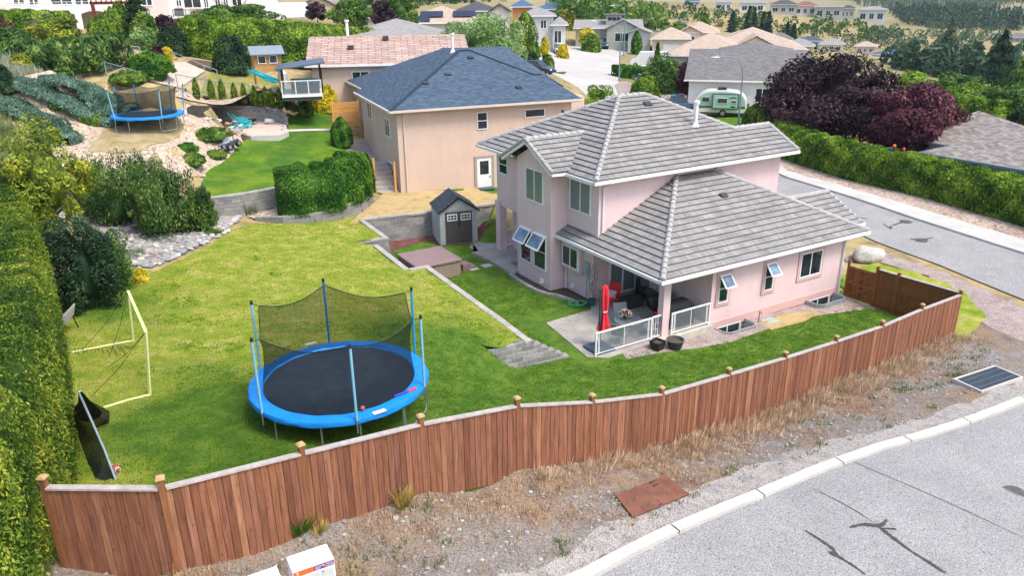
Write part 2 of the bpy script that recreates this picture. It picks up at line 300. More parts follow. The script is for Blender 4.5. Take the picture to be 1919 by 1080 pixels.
        if smooth:
            me.polygons.foreach_set('use_smooth', [True]*len(me.polygons))
            try: me.set_sharp_from_angle(angle=math.radians(40))
            except Exception: pass
        o = bpy.data.objects.new(name, me); COL.objects.link(o)
        if parent: o.parent = parent
        if loc is not None: o.location = loc
        o.rotation_euler[2] = rz
        if bevel: b = o.modifiers.new('bevel', 'BEVEL'); b.width = bevel; b.segments = 2; b.limit_method = 'ANGLE'
        return o
def T(name, label, cat, loc=(0, 0, 0), rz=0., group=None):
    o = bpy.data.objects.new(name, None); COL.objects.link(o); o.location = loc; o.rotation_euler[2] = rz; o.empty_display_size = .2
    return tag(o, label, cat, group)
def tag(o, label, cat, group=None, kind=None):
    o['label'] = label; o['category'] = cat
    if group: o['group'] = group
    if kind: o['kind'] = kind
    return o
def struct(o): o['kind'] = 'structure'; return o
KIDS = {}
def kids(o): return [c for c in bpy.data.objects if c.parent == o]
def copy_tree(o, loc, rz=0., label=None, group=None, scale=None, ktree=None):
    """copy a thing with its parts and sub-parts; ktree caches the children"""
    if o.name not in KIDS: KIDS[o.name] = [(c, kids(c)) for c in kids(o)]
    r = o.copy(); COL.objects.link(r); r.location = loc; r.rotation_euler[2] = rz
    if scale: r.scale = scale if hasattr(scale, '__len__') else (scale,)*3
    if label: r['label'] = label
    if group: r['group'] = group
    for c, gs in KIDS[o.name]:
        q = c.copy(); COL.objects.link(q); q.parent = r
        for g in gs: k = g.copy(); COL.objects.link(k); k.parent = q
    return r
def mesh_obj(name, V, Fq, mat, rnd=None, smooth=False, parent=None, uv=None):
    """numpy quads -> object"""
    me = bpy.data.meshes.new(name); nv = len(V); nf = len(Fq); me.vertices.add(nv); me.vertices.foreach_set('co', np.asarray(V, np.float32).ravel())
    k = Fq.shape[1]; me.loops.add(nf*k); me.loops.foreach_set('vertex_index', Fq.astype(np.int32).ravel()); me.polygons.add(nf)
    me.polygons.foreach_set('loop_start', np.arange(nf, dtype=np.int32)*k); me.polygons.foreach_set('loop_total', np.full(nf, k, np.int32)); me.update(calc_edges=True)
    if rnd is not None: at = me.attributes.new('rnd', 'FLOAT', 'FACE'); at.data.foreach_set('value', np.asarray(rnd, np.float32))
    if smooth: me.polygons.foreach_set('use_smooth', [True]*nf)
    me.materials.append(mat); o = bpy.data.objects.new(name, me); COL.objects.link(o)
    if parent: o.parent = parent
    return o
# ---------------------------------------------------------------- ground sheets
def edge_noise(P, amp, seg=.5):
    out = []; n = len(P)
    for i in range(n):
        a = np.array(P[i][:2]); b = np.array(P[(i+1) % n][:2]); L = np.hypot(*(b-a)); k = max(1, int(L/seg))
        for j in range(k):
            p = a+(b-a)*j/k; out.append(p+(RN.rand(2)-.5)*amp*2*(1 if j else .3))
    return out
_LC = [(*gz(x, y, 2.5), r, a) for x, y, r, a in ((440, 800, 1.6, .5), (520, 860, 1.8, .5), (680, 860, 1.5, .5), (640, 740, 2.4, .45), (170, 560, 1.6, .45), (250, 590, 1.5, .2), (340, 700, 1.2, .2), (300, 840, 1.3, .25), (470, 560, 1.6, .12), (830, 700, 1.5, .5), (900, 600, 1.3, .3), (700, 600, 1.3, .15), (760, 610, 1.2, .2), (960, 690, 1.5, .5), (980, 760, 2., .6), (880, 660, 1.2, .2), (1500, 500, 3, .0))]
def lushness(x, y):     # greener parts of the lawn, also under the trampoline
    v = np.full(np.shape(x), -.02)
    for cx_, cy_, r, a in _LC: v = v+a*np.exp(-((x-cx_)**2+(y-cy_)**2)/(2*r*r))
    w = LOWR.w(x, y); d = np.full(np.shape(x), 1e9)
    for i in range(11, 15): d = np.minimum(d, segdist(LOWR.P[i], LOWR.P[(i+1) % len(LOWR.P)], x, y))
    v = v+np.where(inpoly(LOWR.P, x, y), .6, .5*np.exp(-d/1.6)); return np.clip(v, -.1, .62)
def sheet(name, P, mat, off=.01, step=.8, jag=0., seg=.5, zf=None, raw=False):
    P = [np.array(p[:2]) for p in P]
    if jag: P = edge_noise(P, jag, seg)
    bm = bmesh.new(); vs = [bm.verts.new((p[0], p[1], 0)) for p in P]
    for tri in tessellate_polygon([[Vector((p[0], p[1], 0)) for p in P]]):
        if len(set(tri)) == 3:
            try: bm.faces.new([vs[k] for k in tri])
            except ValueError: pass
    xs = [p[0] for p in P]; ys = [p[1] for p in P]
    for ax, (a, b) in ((0, (min(xs), max(xs))), (1, (min(ys), max(ys)))):
        k = math.ceil(a/step)*step; nrm = (1, 0, 0) if ax == 0 else (0, 1, 0)
        while k < b:
            co = (k, 0, 0) if ax == 0 else (0, k, 0); bmesh.ops.bisect_plane(bm, geom=bm.verts[:]+bm.edges[:]+bm.faces[:], plane_co=co, plane_no=nrm, dist=1e-5); k += step
    c = np.array([v.co[:2] for v in bm.verts]); z = (zf or Hgt)(c[:, 0], c[:, 1])+off
    # sample just inside at region borders
    for v, q in zip(bm.verts, z): v.co.z = q
    for f in bm.faces:
        if f.normal.z < 0: f.normal_flip()
    bmesh.ops.recalc_face_normals(bm, faces=bm.faces)
    if sum(f.normal.z for f in bm.faces) < 0: bmesh.ops.reverse_faces(bm, faces=bm.faces)
    me = bpy.data.meshes.new(name); bm.to_mesh(me); bm.free(); me.polygons.foreach_set('use_smooth', [True]*len(me.polygons)); me.materials.append(mat)
    if mat.name == 'lawn':
        at = me.attributes.new('lush', 'FLOAT', 'POINT'); at.data.foreach_set('value', lushness(c[:, 0], c[:, 1]).astype(np.float32))
    o = bpy.data.objects.new(name, me); COL.objects.link(o); return o if raw else struct(o)
# ================================================================ GROUND
def base_ground():
    az = np.radians(np.concatenate([np.arange(-180, -60, 6), np.arange(-60, 60, .4), np.arange(60, 180.1, 6)])); dd = np.concatenate([[.5, 2, 4, 6, 7.5], np.exp(np.arange(math.log(8.5), math.log(6000), .0135))])
    A, D = np.meshgrid(az, dd); X = np.sin(A)*D; Y = np.cos(A)*D
    def hh(A, D):
        aa = np.clip(A, -1.25, 1.25); d2 = np.clip(D, 8, 2600); return Hgt(np.sin(aa)*d2, np.cos(aa)*d2)
    z = hh(A, D); n1, n2 = z.shape
    aa = np.clip(A, -1.25, 1.25); d2 = np.clip(D, 8, 2600); zb = T_HIGH(np.sin(aa)*d2, np.cos(aa)*d2); df = z-zb; dm = df.copy()
    for di in (-2, -1, 0, 1, 2):
        for dj in (-1, 0, 1): dm = np.minimum(dm, np.roll(np.roll(df, di, 0), dj, 1))
    z = zb+dm-np.where(D < 75, .05, .02)
    i = np.arange(n1-1)[:, None]; j = np.arange(n2-1)[None, :]; a = (i*n2+j).ravel(); F4 = np.stack([a, a+1, a+n2+1, a+n2], -1)
    lx = (X-HF.o[0])*HF.ex[0]+(Y-HF.o[1])*HF.ex[1]; ly = (X-HF.o[0])*HF.ey[0]+(Y-HF.o[1])*HF.ey[1]; hole = ((lx > 2.3) & (lx < 11) & (ly > -1.1) & (ly < 5)).ravel()
    F4 = F4[~hole[F4].any(1)]
    m = Mground('field_ground', [(.25, (.16, .15, .06)), (.42, (.34, .26, .12)), (.55, (.42, .33, .17)), (.7, (.22, .22, .08))], s=.02, fine=.9, fine_amt=.55, stops2=[(.3, (.13, .16, .05)), (.6, (.30, .26, .12)), (.8, (.1, .14, .05))], s2=.006, bst=.3, bs=3, bd=.2)
    o = mesh_obj('ground', np.stack([X, Y, z], -1).reshape(-1, 3), F4[:, ::-1], m, smooth=True); struct(o)
base_ground()
m_verge = Mground('verge', [(.28, (.18, .13, .10)), (.45, (.31, .225, .165)), (.56, (.40, .275, .175)), (.72, (.27, .225, .14))], s=1.5, fine=22, fine_amt=.85, stops2=[(.3, (.26, .24, .22)), (.6, (.38, .35, .32)), (.8, (.33, .27, .19))], s2=.35, bst=.9, bs=45, bd=.05)
m_gravel = Mground('grey_gravel', [(.3, (.27, .25, .23)), (.55, (.42, .39, .36)), (.75, (.36, .31, .26))], s=2, fine_amt=.65, vor=38, bst=.8, bd=.03)
m_purple = Mground('purple_gravel', [(.3, (.28, .22, .2)), (.6, (.42, .34, .31))], s=2, fine_amt=.6, vor=30, bst=.8, bd=.03)
m_redm = Mground('red_mulch', [(.3, (.12, .05, .045)), (.65, (.26, .11, .1))], s=3, fine_amt=.8, vor=22, bst=1, bd=.04)
m_rockm = Mground('rock_mulch', [(.3, (.42, .29, .20)), (.5, (.54, .42, .32)), (.7, (.47, .38, .30))], s=1.2, fine_amt=.7, vor=9, bst=1, bd=.07)
m_pinkg = Mground('pink_gravel', [(.3, (.50, .39, .32)), (.7, (.62, .50, .42))], s=.6, fine_amt=.4, vor=14, bst=.5, bd=.03)
m_strip = Mground('tan_gravel', [(.3, (.36, .27, .21)), (.7, (.50, .40, .33))], s=.5, fine_amt=.6, vor=6, bst=.8, bd=.05)
m_soil = Mground('soil', [(.3, (.1, .07, .05)), (.7, (.2, .14, .1))], s=3, fine=30, fine_amt=.6, bst=1, bd=.05)
m_blackm = Mground('black_mulch', [(.3, (.03, .028, .026)), (.7, (.09, .08, .075))], s=3, fine=20, fine_amt=.6, bst=1, bd=.05)
m_lawn2 = Mground('lush_lawn', [(.28, (.030, .11, .008)), (.5, (.055, .16, .012)), (.66, (.09, .20, .015)), (.85, (.16, .24, .03))], s=1.4, fine=26, fine_amt=.5, bst=.8, bs=60, bd=.04)
m_lawn3 = Mground('garden_lawn', [(.28, (.045, .13, .010)), (.45, (.09, .19, .012)), (.62, (.17, .26, .018)), (.8, (.24, .28, .03))], s=.8, fine=20, fine_amt=.45, stops2=[(.3, (.035, .11, .01)), (.7, (.1, .2, .02))], s2=.3, bst=.7, bs=50, bd=.04)
def lawn_mat():
    m, nt, p = newmat('lawn'); v = coord(nt); a = ND(nt, 'ShaderNodeAttribute'); a.attribute_name = 'lush'
    dry = ramp(nt, noise(nt, v, 1.1, 7, .72), [(.22, (.12, .23, .016)), (.38, (.22, .33, .028)), (.50, (.35, .41, .05)), (.62, (.52, .49, .13)), (.76, (.64, .54, .28))])
    lu = ramp(nt, noise(nt, v, 1.3, 7, .7), [(.26, (.05, .125, .014)), (.46, (.10, .20, .026)), (.62, (.17, .275, .035)), (.8, (.28, .34, .05))])
    n = noise(nt, v, .55, 5, .65); ad = ND(nt, 'ShaderNodeMath'); ad.operation = 'ADD'; nt.links.new(n, ad.inputs[0]); nt.links.new(a.outputs['Fac'], ad.inputs[1])
    f = ramp(nt, ad.outputs[0], [(.62, (0, 0, 0)), (.92, (1, 1, 1))]); c = mix(nt, f, dry, lu)
    fn = noise(nt, v, 24, 6, .8); g = ramp(nt, fn, [(.3, (.42,)*3), (.52, (1, 1, 1)), (.75, (1.35,)*3)]); c = mix(nt, 1., c, g, 'MULTIPLY')
    nt.links.new(c, p.inputs['Base Color']); p.inputs['Roughness'].default_value = .9; p.inputs['Specular IOR Level'].default_value = .1; bump(nt, p, noise(nt, v, 45, 5, .85), 1., .06); return m
m_lawn = lawn_mat()
m_hill = Mground('hill_lawn', [(.3, (.15, .18, .03)), (.5, (.27, .26, .07)), (.7, (.40, .31, .14))], s=.4, fine=10, fine_amt=.4, bst=.6, bs=30, bd=.04)
m_straw = Mground('dry_lawn', [(.3, (.42, .31, .14)), (.55, (.60, .45, .22)), (.75, (.50, .41, .2))], s=1.6, fine=22, fine_amt=.5, bst=.9, bs=50, bd=.05)
m_pad = Mground('dry_pad', [(.3, (.27, .22, .10)), (.5, (.42, .33, .17)), (.7, (.52, .43, .28))], s=1.2, fine=16, fine_amt=.45, bst=.8, bs=50, bd=.04)
m_asph = Mground('asphalt', [(.3, (.33, .325, .32)), (.7, (.42, .41, .40))], s=.5, fine=30, fine_amt=1.0, rough=.95, bst=.6, bs=90, bd=.015)
m_asph2 = Mground('pale_asphalt', [(.3, (.42, .40, .38)), (.7, (.52, .50, .47))], s=.25, fine=50, fine_amt=.3, rough=.95, bst=.4, bs=60, bd=.015)
m_conc = Mground('concrete', [(.3, (.46, .44, .41)), (.7, (.58, .56, .52))], s=.8, fine=35, fine_amt=.3, rough=.9, bst=.3, bs=60, bd=.01)
m_agg = Mground('aggregate', [(.3, (.29, .27, .24)), (.7, (.42, .39, .35))], s=1.1, fine_amt=.5, vor=40, bst=.4, bd=.01)
m_crack = Mground('crack_tar', [(.3, (.05, .05, .05)), (.7, (.11, .11, .11))], s=6, fine=30, fine_amt=.4)
FENCE = [G(x, y)[:2] if 0 else gz(x, y, z) for x, y, z in POSTZ]
# verge outside the fence down to the kerb
KERB = [gz(x, y, z) for x, y, z in ((800, 1225, 2.05), (1080, 1080, 1.6), (1230, 1008, 1.27), (1400, 930, 1.), (1650, 832, .5), (1919, 745, 0), (2150, 665, -.3))]
sheet('verge', FENCE+[gz(1850, 600, -.4), gz(1960, 640, -.4), gz(2150, 655, -.3)]+KERB[::-1]+[gz(300, 1230, 3.0), gz(-100, 1150, 3.8), gz(60, 1055, 3.7)], m_verge, .0, .5)
vg = [np.array(p) for p in KERB]; gin = [p+np.array([-.5, .9])*(.6+.5*RN.rand()) for p in vg]
sheet('verge_gravel', vg+[gz(2150, 640, -.3)]+gin[::-1][1:], m_gravel, .006, .5, jag=.22, seg=.5)
# near road, sloping gently; concrete kerb between it and the verge
def off_line(L, d):   # parallel line to the right of travel
    out = []
    for i, p in enumerate(L):
        a = np.array(L[max(i-1, 0)]); b = np.array(L[min(i+1, len(L)-1)]); t = (b-a)/np.hypot(*(b-a)); out.append(np.array(p)+np.array([t[1], -t[0]])*d)
    return out
def dense(L, s=.5):
    out = []
    for a, b in zip(L[:-1], L[1:]):
        a = np.array(a); b = np.array(b); n = max(1, int(np.hypot(*(b-a))/s)); out += [a+(b-a)*k/n for k in range(n)]
    return out+[np.array(L[-1])]
def smooth_line(L, it=3):
    L = [np.array(p[:2]) for p in L]
    for _ in range(it):
        o = [L[0]]
        for a, b in zip(L[:-1], L[1:]): o += [a*.75+b*.25, a*.25+b*.75]
        L = o+[L[-1]]
    return L
KERBS = smooth_line(KERB, 2)
def kerb(name, L, w=.28, h=.13, w2=.0, mat=None, joints=3.0):
    mb = MB(); L = dense(L, .5); O2 = off_line(L, w); acc = 0
    Z = [Hz(*p) for p in L]
    for i in range(len(L)-1):
        a, b, c, d = L[i], L[i+1], O2[i+1], O2[i]; za, zb = Z[i], Z[i+1]; acc += np.hypot(*(b-a)); g = 0
        if acc > joints: acc = 0; g = .035
        t = (b-a)/np.hypot(*(b-a))*g; b2 = b-t; c2 = c-t
        mb.quad([(*a, za+h), (*b2, zb+h), (*c2, zb+h-.02), (*d, za+h-.02)][::-1], r=.5); mb.quad([(*d, za+h-.02), (*c2, zb+h-.02), (*c2, zb-.1), (*d, za-.1)][::-1], r=.5); mb.quad([(*b2, zb+h), (*a, za+h), (*a, za-.1), (*b2, zb-.1)][::-1], r=.5)
    o = mb.build(name, mat or m_conc, smooth=False); return struct(o)
kerb('kerb', KERBS)
far_side = off_line(KERBS, 9.5)
sheet('road', off_line(KERBS, .27)+far_side[::-1], m_asph, .0, .8)
# side street in front of the pink house, on to the cul-de-sac
ST_L = [(1995, 600, -.35), (1919, 562, -.3), (1760, 495, -.3), (1640, 452, -.28), (1500, 392, -.1), (1330, 300, 0)]
sl = [gz(*p) for p in ST_L]+[gz(1200, 235, 0), gz(1145, 215, 0), G(1085, 165)[:2], G(1040, 140)[:2], G(1000, 122)[:2]]
sr = [gz(2150, 545, -.3), gz(1919, 477, -.3), gz(1700, 408, -.1), gz(1475, 335, 0), gz(1400, 303, 0), gz(1290, 258, 0), gz(1215, 232, 0), G(1160, 180)[:2], G(1160, 140)[:2], G(1160, 104)[:2]]
sheet('street', sl+[G(1030, 103)[:2], G(1050, 86)[:2], G(1160, 80)[:2], G(1195, 92)[:2]]+sr[::-1], m_asph2, -.0, 2.5)
sheet('driveways', [G(*p)[:2] for p in ((1000, 116), (1045, 128), (1045, 100), (1030, 84), (1005, 80), (985, 95))], m_asph2, .02, 2.5)
near_st = [gz(2150, 548, -.3), gz(1919, 477, -.3), gz(1700, 408, -.1), gz(1475, 335, 0)]
sheet('near_street', [gz(1995, 600, -.35), gz(1919, 562, -.3), gz(1760, 495, -.3), gz(1640, 452, -.28), gz(1500, 392, -.1)]+[gz(1410, 352, 0), gz(1400, 300, 0)]+near_st[::-1], m_asph, .012, 2.)
swk = [gz(2150, 526, -.3), gz(1919, 456, -.3), gz(1700, 391, -.1), gz(1475, 323, 0), gz(1400, 292, 0)]
sheet('pavement', swk+[gz(1400, 300, 0)]+near_st[::-1], m_conc, .13, 2.)
kerb('street_kerb', near_st+[gz(1400, 300, 0)], w=-.01, h=.135, joints=3)
hb = [gz(2150, 500, -.2), gz(1919, 428, -.1), gz(1741, 376, 0), gz(1600, 335, .1), gz(1460, 290, .1), gz(1420, 250, .1)]
sheet('gravel_strip', swk[:4]+[gz(1410, 292, 0)]+hb[::-1], m_strip, .05, 1.5)
# crack seals and manholes
def crack(name, px, w, mat=m_crack, off=.012):
    P = [G(x, y) for x, y in px]; L = smooth_line([p[:2] for p in P], 3); mb = MB(); n = len(L)
    ww = [w*(.25+.75*math.sin(math.pi*(i+.6)/(n+.2)))*(.6+.8*RN.rand()) for i in range(n)]
    for i in range(n-1):
        t = (L[i+1]-L[i]); t = np.array([-t[1], t[0]])/np.hypot(*t)
        a, b, c, d = L[i]-t*ww[i]/2, L[i+1]-t*ww[i+1]/2, L[i+1]+t*ww[i+1]/2, L[i]+t*ww[i]/2
        mb.quad([(*q, Hz(*q)+off) for q in (a, b, c, d)])
    return struct(mb.build(name, mat))
for px, w in (([(1508, 995), (1535, 1012), (1562, 1030), (1566, 1042), (1600, 1062), (1622, 1079)], .1), ([(1553, 1035), (1572, 1045)], .14), ([(1592, 990), (1620, 983), (1650, 989), (1662, 975)], .13), ([(1650, 990), (1665, 1003), (1708, 1035)], .12), ([(1655, 992), (1680, 993)], .07), ([(1708, 1035), (1745, 1058), (1772, 1076)], .1)): crack('crack_seal', px, w)
crack('road_seam', [(1535, 840), (1640, 885), (1760, 935), (1919, 1010)], .03, off=.006); crack('road_seam', [(1520, 915), (1600, 955), (1650, 990)], .03, off=.006)
for px, w in (([(1705, 448), (1722, 452), (1748, 446)], .16), ([(1655, 420), (1672, 432), (1668, 424)], .1), ([(1672, 424), (1690, 417), (1712, 417)], .14), ([(1608, 408), (1625, 411)], .1)): crack('crack_seal', px, w, off=.03)
def disc(name, px, r, mat, off, lab=None):
    p = G(*px); mb = MB(); mb.cyl((0, 0, -.02), (0, 0, off), r, n=28)
    for k in range(-3, 4): mb.beam((-r*.8, k*r*.22, off+.004), (r*.8, k*r*.22, off+.004), .03, .008)
    return mb.build(name, mat, loc=p)
m_iron = M('cast_iron', (.12, .115, .11), .7, .2, 8)
tag(disc('manhole_cover', (1901, 922), .27, m_iron, .012), 'dark round manhole cover in the near road at the right', 'manhole cover', 'manhole covers')
tag(disc('manhole_cover', (1697, 416), .35, m_iron, .035), 'round manhole cover in the side street beyond the fence', 'manhole cover', 'manhole covers')
tag(disc('manhole_cover', (1726, 451), .35, m_iron, .035), 'round manhole cover in the side street amid crack sealer, nearer the boulder', 'manhole cover', 'manhole covers')
tag(disc('manhole_cover', (1125, 160), .5, m_iron, .035), 'round manhole cover in the far pale street between the houses', 'manhole cover', 'manhole covers')
# lawns of the pink house
LW = [np.array(p) for p in WALLA]
up = [HF.w(0, 0)]
fence_in = [p for p in FENCE[1:]]
LSOFT = [LOWR.P[11], LOWR.P[12], LOWR.P[13]]
def zhigh(x, y): return T_HIGH(x, y)
def zlow(x, y):
    d = np.full(np.shape(x), 1e9); n = len(LOWR.P)
    for i in range(11, n): d = np.minimum(d, segdist(LOWR.P[i], LOWR.P[(i+1) % n], x, y))
    t = np.clip(d/LOWR.soft, 0, 1); w = t*t*(3-2*t); w = np.where(inpoly(LOWR.P, x+(6-x)*.006, y+(32-y)*.006) | inpoly(LOWR.P, x+(2-x)*.015, y+(24.2-y)*.015), w, 0.); return T_HIGH(x, y)*(1-w)+LOWR.T(x, y)*w
topedge = [gz(697, 385, 1.45), gz(640, 400, 1.55), gz(590, 411, 1.65), gz(530, 416, 1.8), gz(478, 416, 1.9), gz(440, 425, 2.05), gz(390, 460, 2.2), gz(290, 505, 2.35), gz(215, 490, 2.5), gz(90, 540, 2.8), gz(60, 700, 3.0), gz(60, 1000, 3.4)]
sheet('upper_lawn', [FENCE[i] for i in range(0, 7)]+[LOWR.P[13], LOWR.P[12], LOWR.P[11]]+LW[2:][::-1]+[gz(660, 408, 1.45)]+topedge, m_lawn, .0, .5, zf=zhigh)
FB = FENCE
lowpoly = [LOWR.P[11], LOWR.P[12]]+[LOWR.P[13], FB[6], FB[7], FB[8], FB[9], FB[10], FB[11], FB[12]]+[HF.w(11.1, -.4), HF.w(11.0, -1.05), HF.w(2.7, -1.05), HF.w(.8, 0), HF.w(.5, 13)]+[LW[0], LW[1], LW[2], LW[3], LW[6], LW[7], LW[8], LW[9]]
sheet('lower_lawn', lowpoly, m_lawn, .0, .5, zf=zlow)
def lows(name, P, mat, off=.012, **k): return sheet(name, P, mat, off, .5, zf=zlow, **k)
lows('gravel_beside_house', [HF.w(-.6, -1.0), HF.w(-2.4, -.75), HF.w(-2.2, -.2), HF.w(0, .2), HF.w(2.91, .2), HF.w(2.91, -.68), HF.w(3.15, -.84), HF.w(4.55, -.84), HF.w(4.74, -.6), HF.w(4.74, .2), HF.w(8.71, .2), HF.w(8.71, -.68), HF.w(8.95, -.84), HF.w(10.4, -.84), HF.w(10.59, -.6), HF.w(10.59, .2), HF.w(11, .2), HF.w(11.2, -2.2), HF.w(10.2, -1.7), HF.w(8, -1.15), HF.w(5, -1.15), HF.w(2.5, -1.4)], m_purple, .012)
lows('bare_soil_patch', [HF.w(5.2, -.5), HF.w(5.0, -1.35), HF.w(6.5, -1.35), HF.w(8.3, -1.25), HF.w(8.4, -.9), HF.w(6.5, -.4)], m_straw, .02, jag=.12)
lows('red_mulch_bed', [LW[1], LW[2], LW[3], gz(740, 468, 0), gz(800, 452, 0), gz(832, 462, 0), gz(895, 455, 0), gz(930, 445, 0), HF.w(.5, 15.8), LW[0]], m_redm, .012)
lows('garden_soil', [HF.w(0, 4.9), HF.w(0, 6.9), HF.w(-.85, 6.9), HF.w(-.85, 9.9), HF.w(-1.25, 9.9), HF.w(-1.4, 7.4), HF.w(-1.3, 6.5), HF.w(-.75, 6.1), HF.w(-.6, 4.9)], m_soil, .012)
# house side slabs
m_slabm = m_agg
mb = MB(); mb.prism([tuple(p) for p in (gz(1023, 606, .06), gz(1100, 670, .06), HF.w(-3.0, -.32), HF.w(2.6, -.1), HF.w(4.6, 4.7), HF.w(-.02, 4.9), gz(1108, 581, .06))], -.3, .085)
struct(mb.build('patio_slab', m_agg))
mb = MB(); mb.prism([tuple(p) for p in (gz(963, 513, .16), gz(905, 481, .16), HF.w(-1.45, 13.7), HF.w(3.2, 13.7), HF.w(3.2, 9.9), HF.w(-.85, 9.9))], -.3, .16)
struct(mb.build('porch_slab', m_agg)); 
mb = MB(); mb.prism([tuple(p) for p in (gz(905, 481, .07), gz(880, 463, .07), gz(886, 456, .07), gz(918, 448, .07), HF.w(2, 15.6), HF.w(2, 13.6), HF.w(-1.4, 13.6))], -.3, .07)
struct(mb.build('path_slab', m_agg))
# yards beyond
sheet('dry_yard', [LW[0], LW[1], LW[2], gz(650, 425, 1.4), gz(680, 395, 1.4), gz(700, 382, 1.45), gz(722, 358, 1.5), BF.w(-1.6, .5), BF.w(-.4, .3), BF.w(0, .1), BF.w(11.8, .1), BF.w(12.5, -3), (1.5, 46)], m_straw, .02, .6, zf=zhigh, jag=.15)
sheet('doorway_turf', [BF.w(6.0, -.1), BF.w(8, -.1), BF.w(8, -1.6), BF.w(5.6, -1.5), BF.w(5.2, -.5)], m_lawn3, .04, .6, zf=zhigh, jag=.1)
sheet('doorway_turf', [BF.w(2.6, -.1), BF.w(4.2, -.1), BF.w(4, -.5), BF.w(3, -.6)], m_lawn3, .04, .6, zf=zhigh, jag=.05)
gl = Region.w
def zgard(x, y): return GARDR.T(x, y)*1.
sheet('garden_lawn', Gs([(540, 212), (600, 212), (640, 222)])+[BF.w(-1.9, 8.5), BF.w(-2.2, 2.5)]+[WALLB[3], WALLB[2], WALLB[1], WALLB[0]]+Gs([(378, 345), (385, 325), (440, 285), (462, 262), (540, 250), (540, 232), (533, 220)]), m_lawn3, .03, .8)
sheet('garden_kerb', Gs([(536, 244.5), (630, 242), (632, 246), (536, 248.5)]), m_conc, .07, 1.)
sheet('garden_path', [BF.w(-1.9, 9.5), BF.w(0, 10), BF.w(0, 3.4), BF.w(-2.1, 3.2)], m_agg, .04, .8)
sheet('mulch_bed', WALLC+[WALLB[3], WALLB[2], WALLB[1], gz(452, 398, 2.0)], m_rockm, .02, .5, zf=lambda x, y: BEDR.T(x, y))
sheet('rock_slope', Gs([(330, 345), (378, 332), (425, 300), (455, 270), (452, 258), (428, 249), (400, 228), (378, 214), (360, 200), (350, 196), (335, 215), (330, 245), (300, 268), (250, 285), (150, 285), (60, 250), (0, 190), (0, 150), (60, 140), (200, 160), (215, 260), (180, 262), (170, 300), (250, 325), (300, 360)]), m_rockm, .03, .8, zf=zhigh)
sheet('lounge_mulch_rim', Gs([(330, 270), (262, 285), (190, 290), (100, 260), (30, 225), (0, 230), (0, 330), (80, 340), (150, 330), (330, 345), (380, 320)]), m_rockm, .035, .8)
sheet('trampoline_pad', Gs([(205, 236), (345, 232), (338, 250), (310, 270), (268, 284), (215, 290), (170, 288), (180, 262)]), m_pad, .06, .8, jag=.15)
_pp = [WALLD[-1], gz(541, 248, 4.1), gz(522, 254, 4.1), gz(470, 256, 4.1), gz(440, 249, 4.1), gz(425, 236, 4.15), gz(430, 222, 4.2), gz(470, 212, 4.2), gz(510, 216, 4.2)]; _pc = np.mean(_pp, 0)
mb = MB(); mb.prism([tuple(q) for q in _pp], 3.2, 4.13); struct(mb.build('pad_kerb', m_conc)); mb = MB(); mb.prism([tuple(_pc+(q-_pc)*.94) for q in _pp], 4.0, 4.145); struct(mb.build('pad_pavers', m_pinkg))
sheet('black_mulch', Gs([(350, 205), (362, 199), (400, 199), (392, 204), (380, 211), (385, 218), (400, 222), (375, 222), (352, 214)]), m_blackm, .08, .8, zf=zhigh)
sheet('hill_lawn', Gs([(338, 168), (395, 137), (440, 129), (480, 133), (520, 158), (560, 185), (540, 200), (470, 190), (380, 180), (338, 180)]), m_hill, .06, 1.5)
sheet('gravel_walk', Gs([(205, 143), (260, 128), (330, 117), (350, 118), (385, 134), (338, 166), (300, 158), (250, 150), (230, 158)]), m_pinkg, .06, 1.5)
sheet('dark_terrace', Gs([(150, 127), (235, 119), (270, 112), (255, 124), (205, 130), (160, 131)]), M('slate', (.2, .21, .23), .8), .1, 1.5)
sheet('garden_bed', Gs([(360, 112), (500, 125), (500, 135), (440, 128), (395, 134), (350, 118)]), m_soil, .07, 1.5)
sheet('beige_garden_bed', Gs([(330, 182), (470, 191), (590, 205)])+[gz(590, 214, 4.4), gz(545, 212, 4.75), gz(505, 200, 5.2), gz(470, 196.5, 5.3), gz(420, 196.5, 5.3), gz(350, 199, 5.5)], m_rockm, .07, 1.0, zf=zhigh)
sheet('trailer_lawn', Gs([(1300, 218), (1410, 213), (1425, 222), (1400, 250), (1340, 250)]), m_lawn3, .03, 2.)
sheet('driveway', Gs([(1215, 185), (1300, 200), (1418, 205), (1415, 214), (1290, 219), (1210, 200)]), m_agg, .06, 2.)
sheet('front_gravel', Gs([(1152, 160), (1165, 152), (1250, 165), (1300, 172), (1290, 196), (1215, 188), (1160, 178)]), m_purple, .06, 2.)
# turf corner outside the fence
sheet('corner_turf', [FENCE[12], FENCE[11], HF.w(10.9, -.4), HF.w(13.0, 1.5)]+[gz(*p) for p in ((1640, 490, -.3), (1700, 505, -.3), (1775, 530, -.35), (1815, 560, -.4), (1848, 600, -.4), (1815, 625, -.4), (1785, 645, -.35))], m_lawn, .012, .6, jag=.2)
sheet('corner_gravel', [gz(*p) for p in ((1575, 480, -.3), (1640, 468, -.3), (1780, 512, -.3), (1930, 580, -.3), (1919, 640, -.3), (1850, 610, -.4), (1770, 530, -.35), (1700, 505, -.3), (1640, 490, -.3), (1590, 492, -.3))], m_purple, .006, .6, jag=.2)
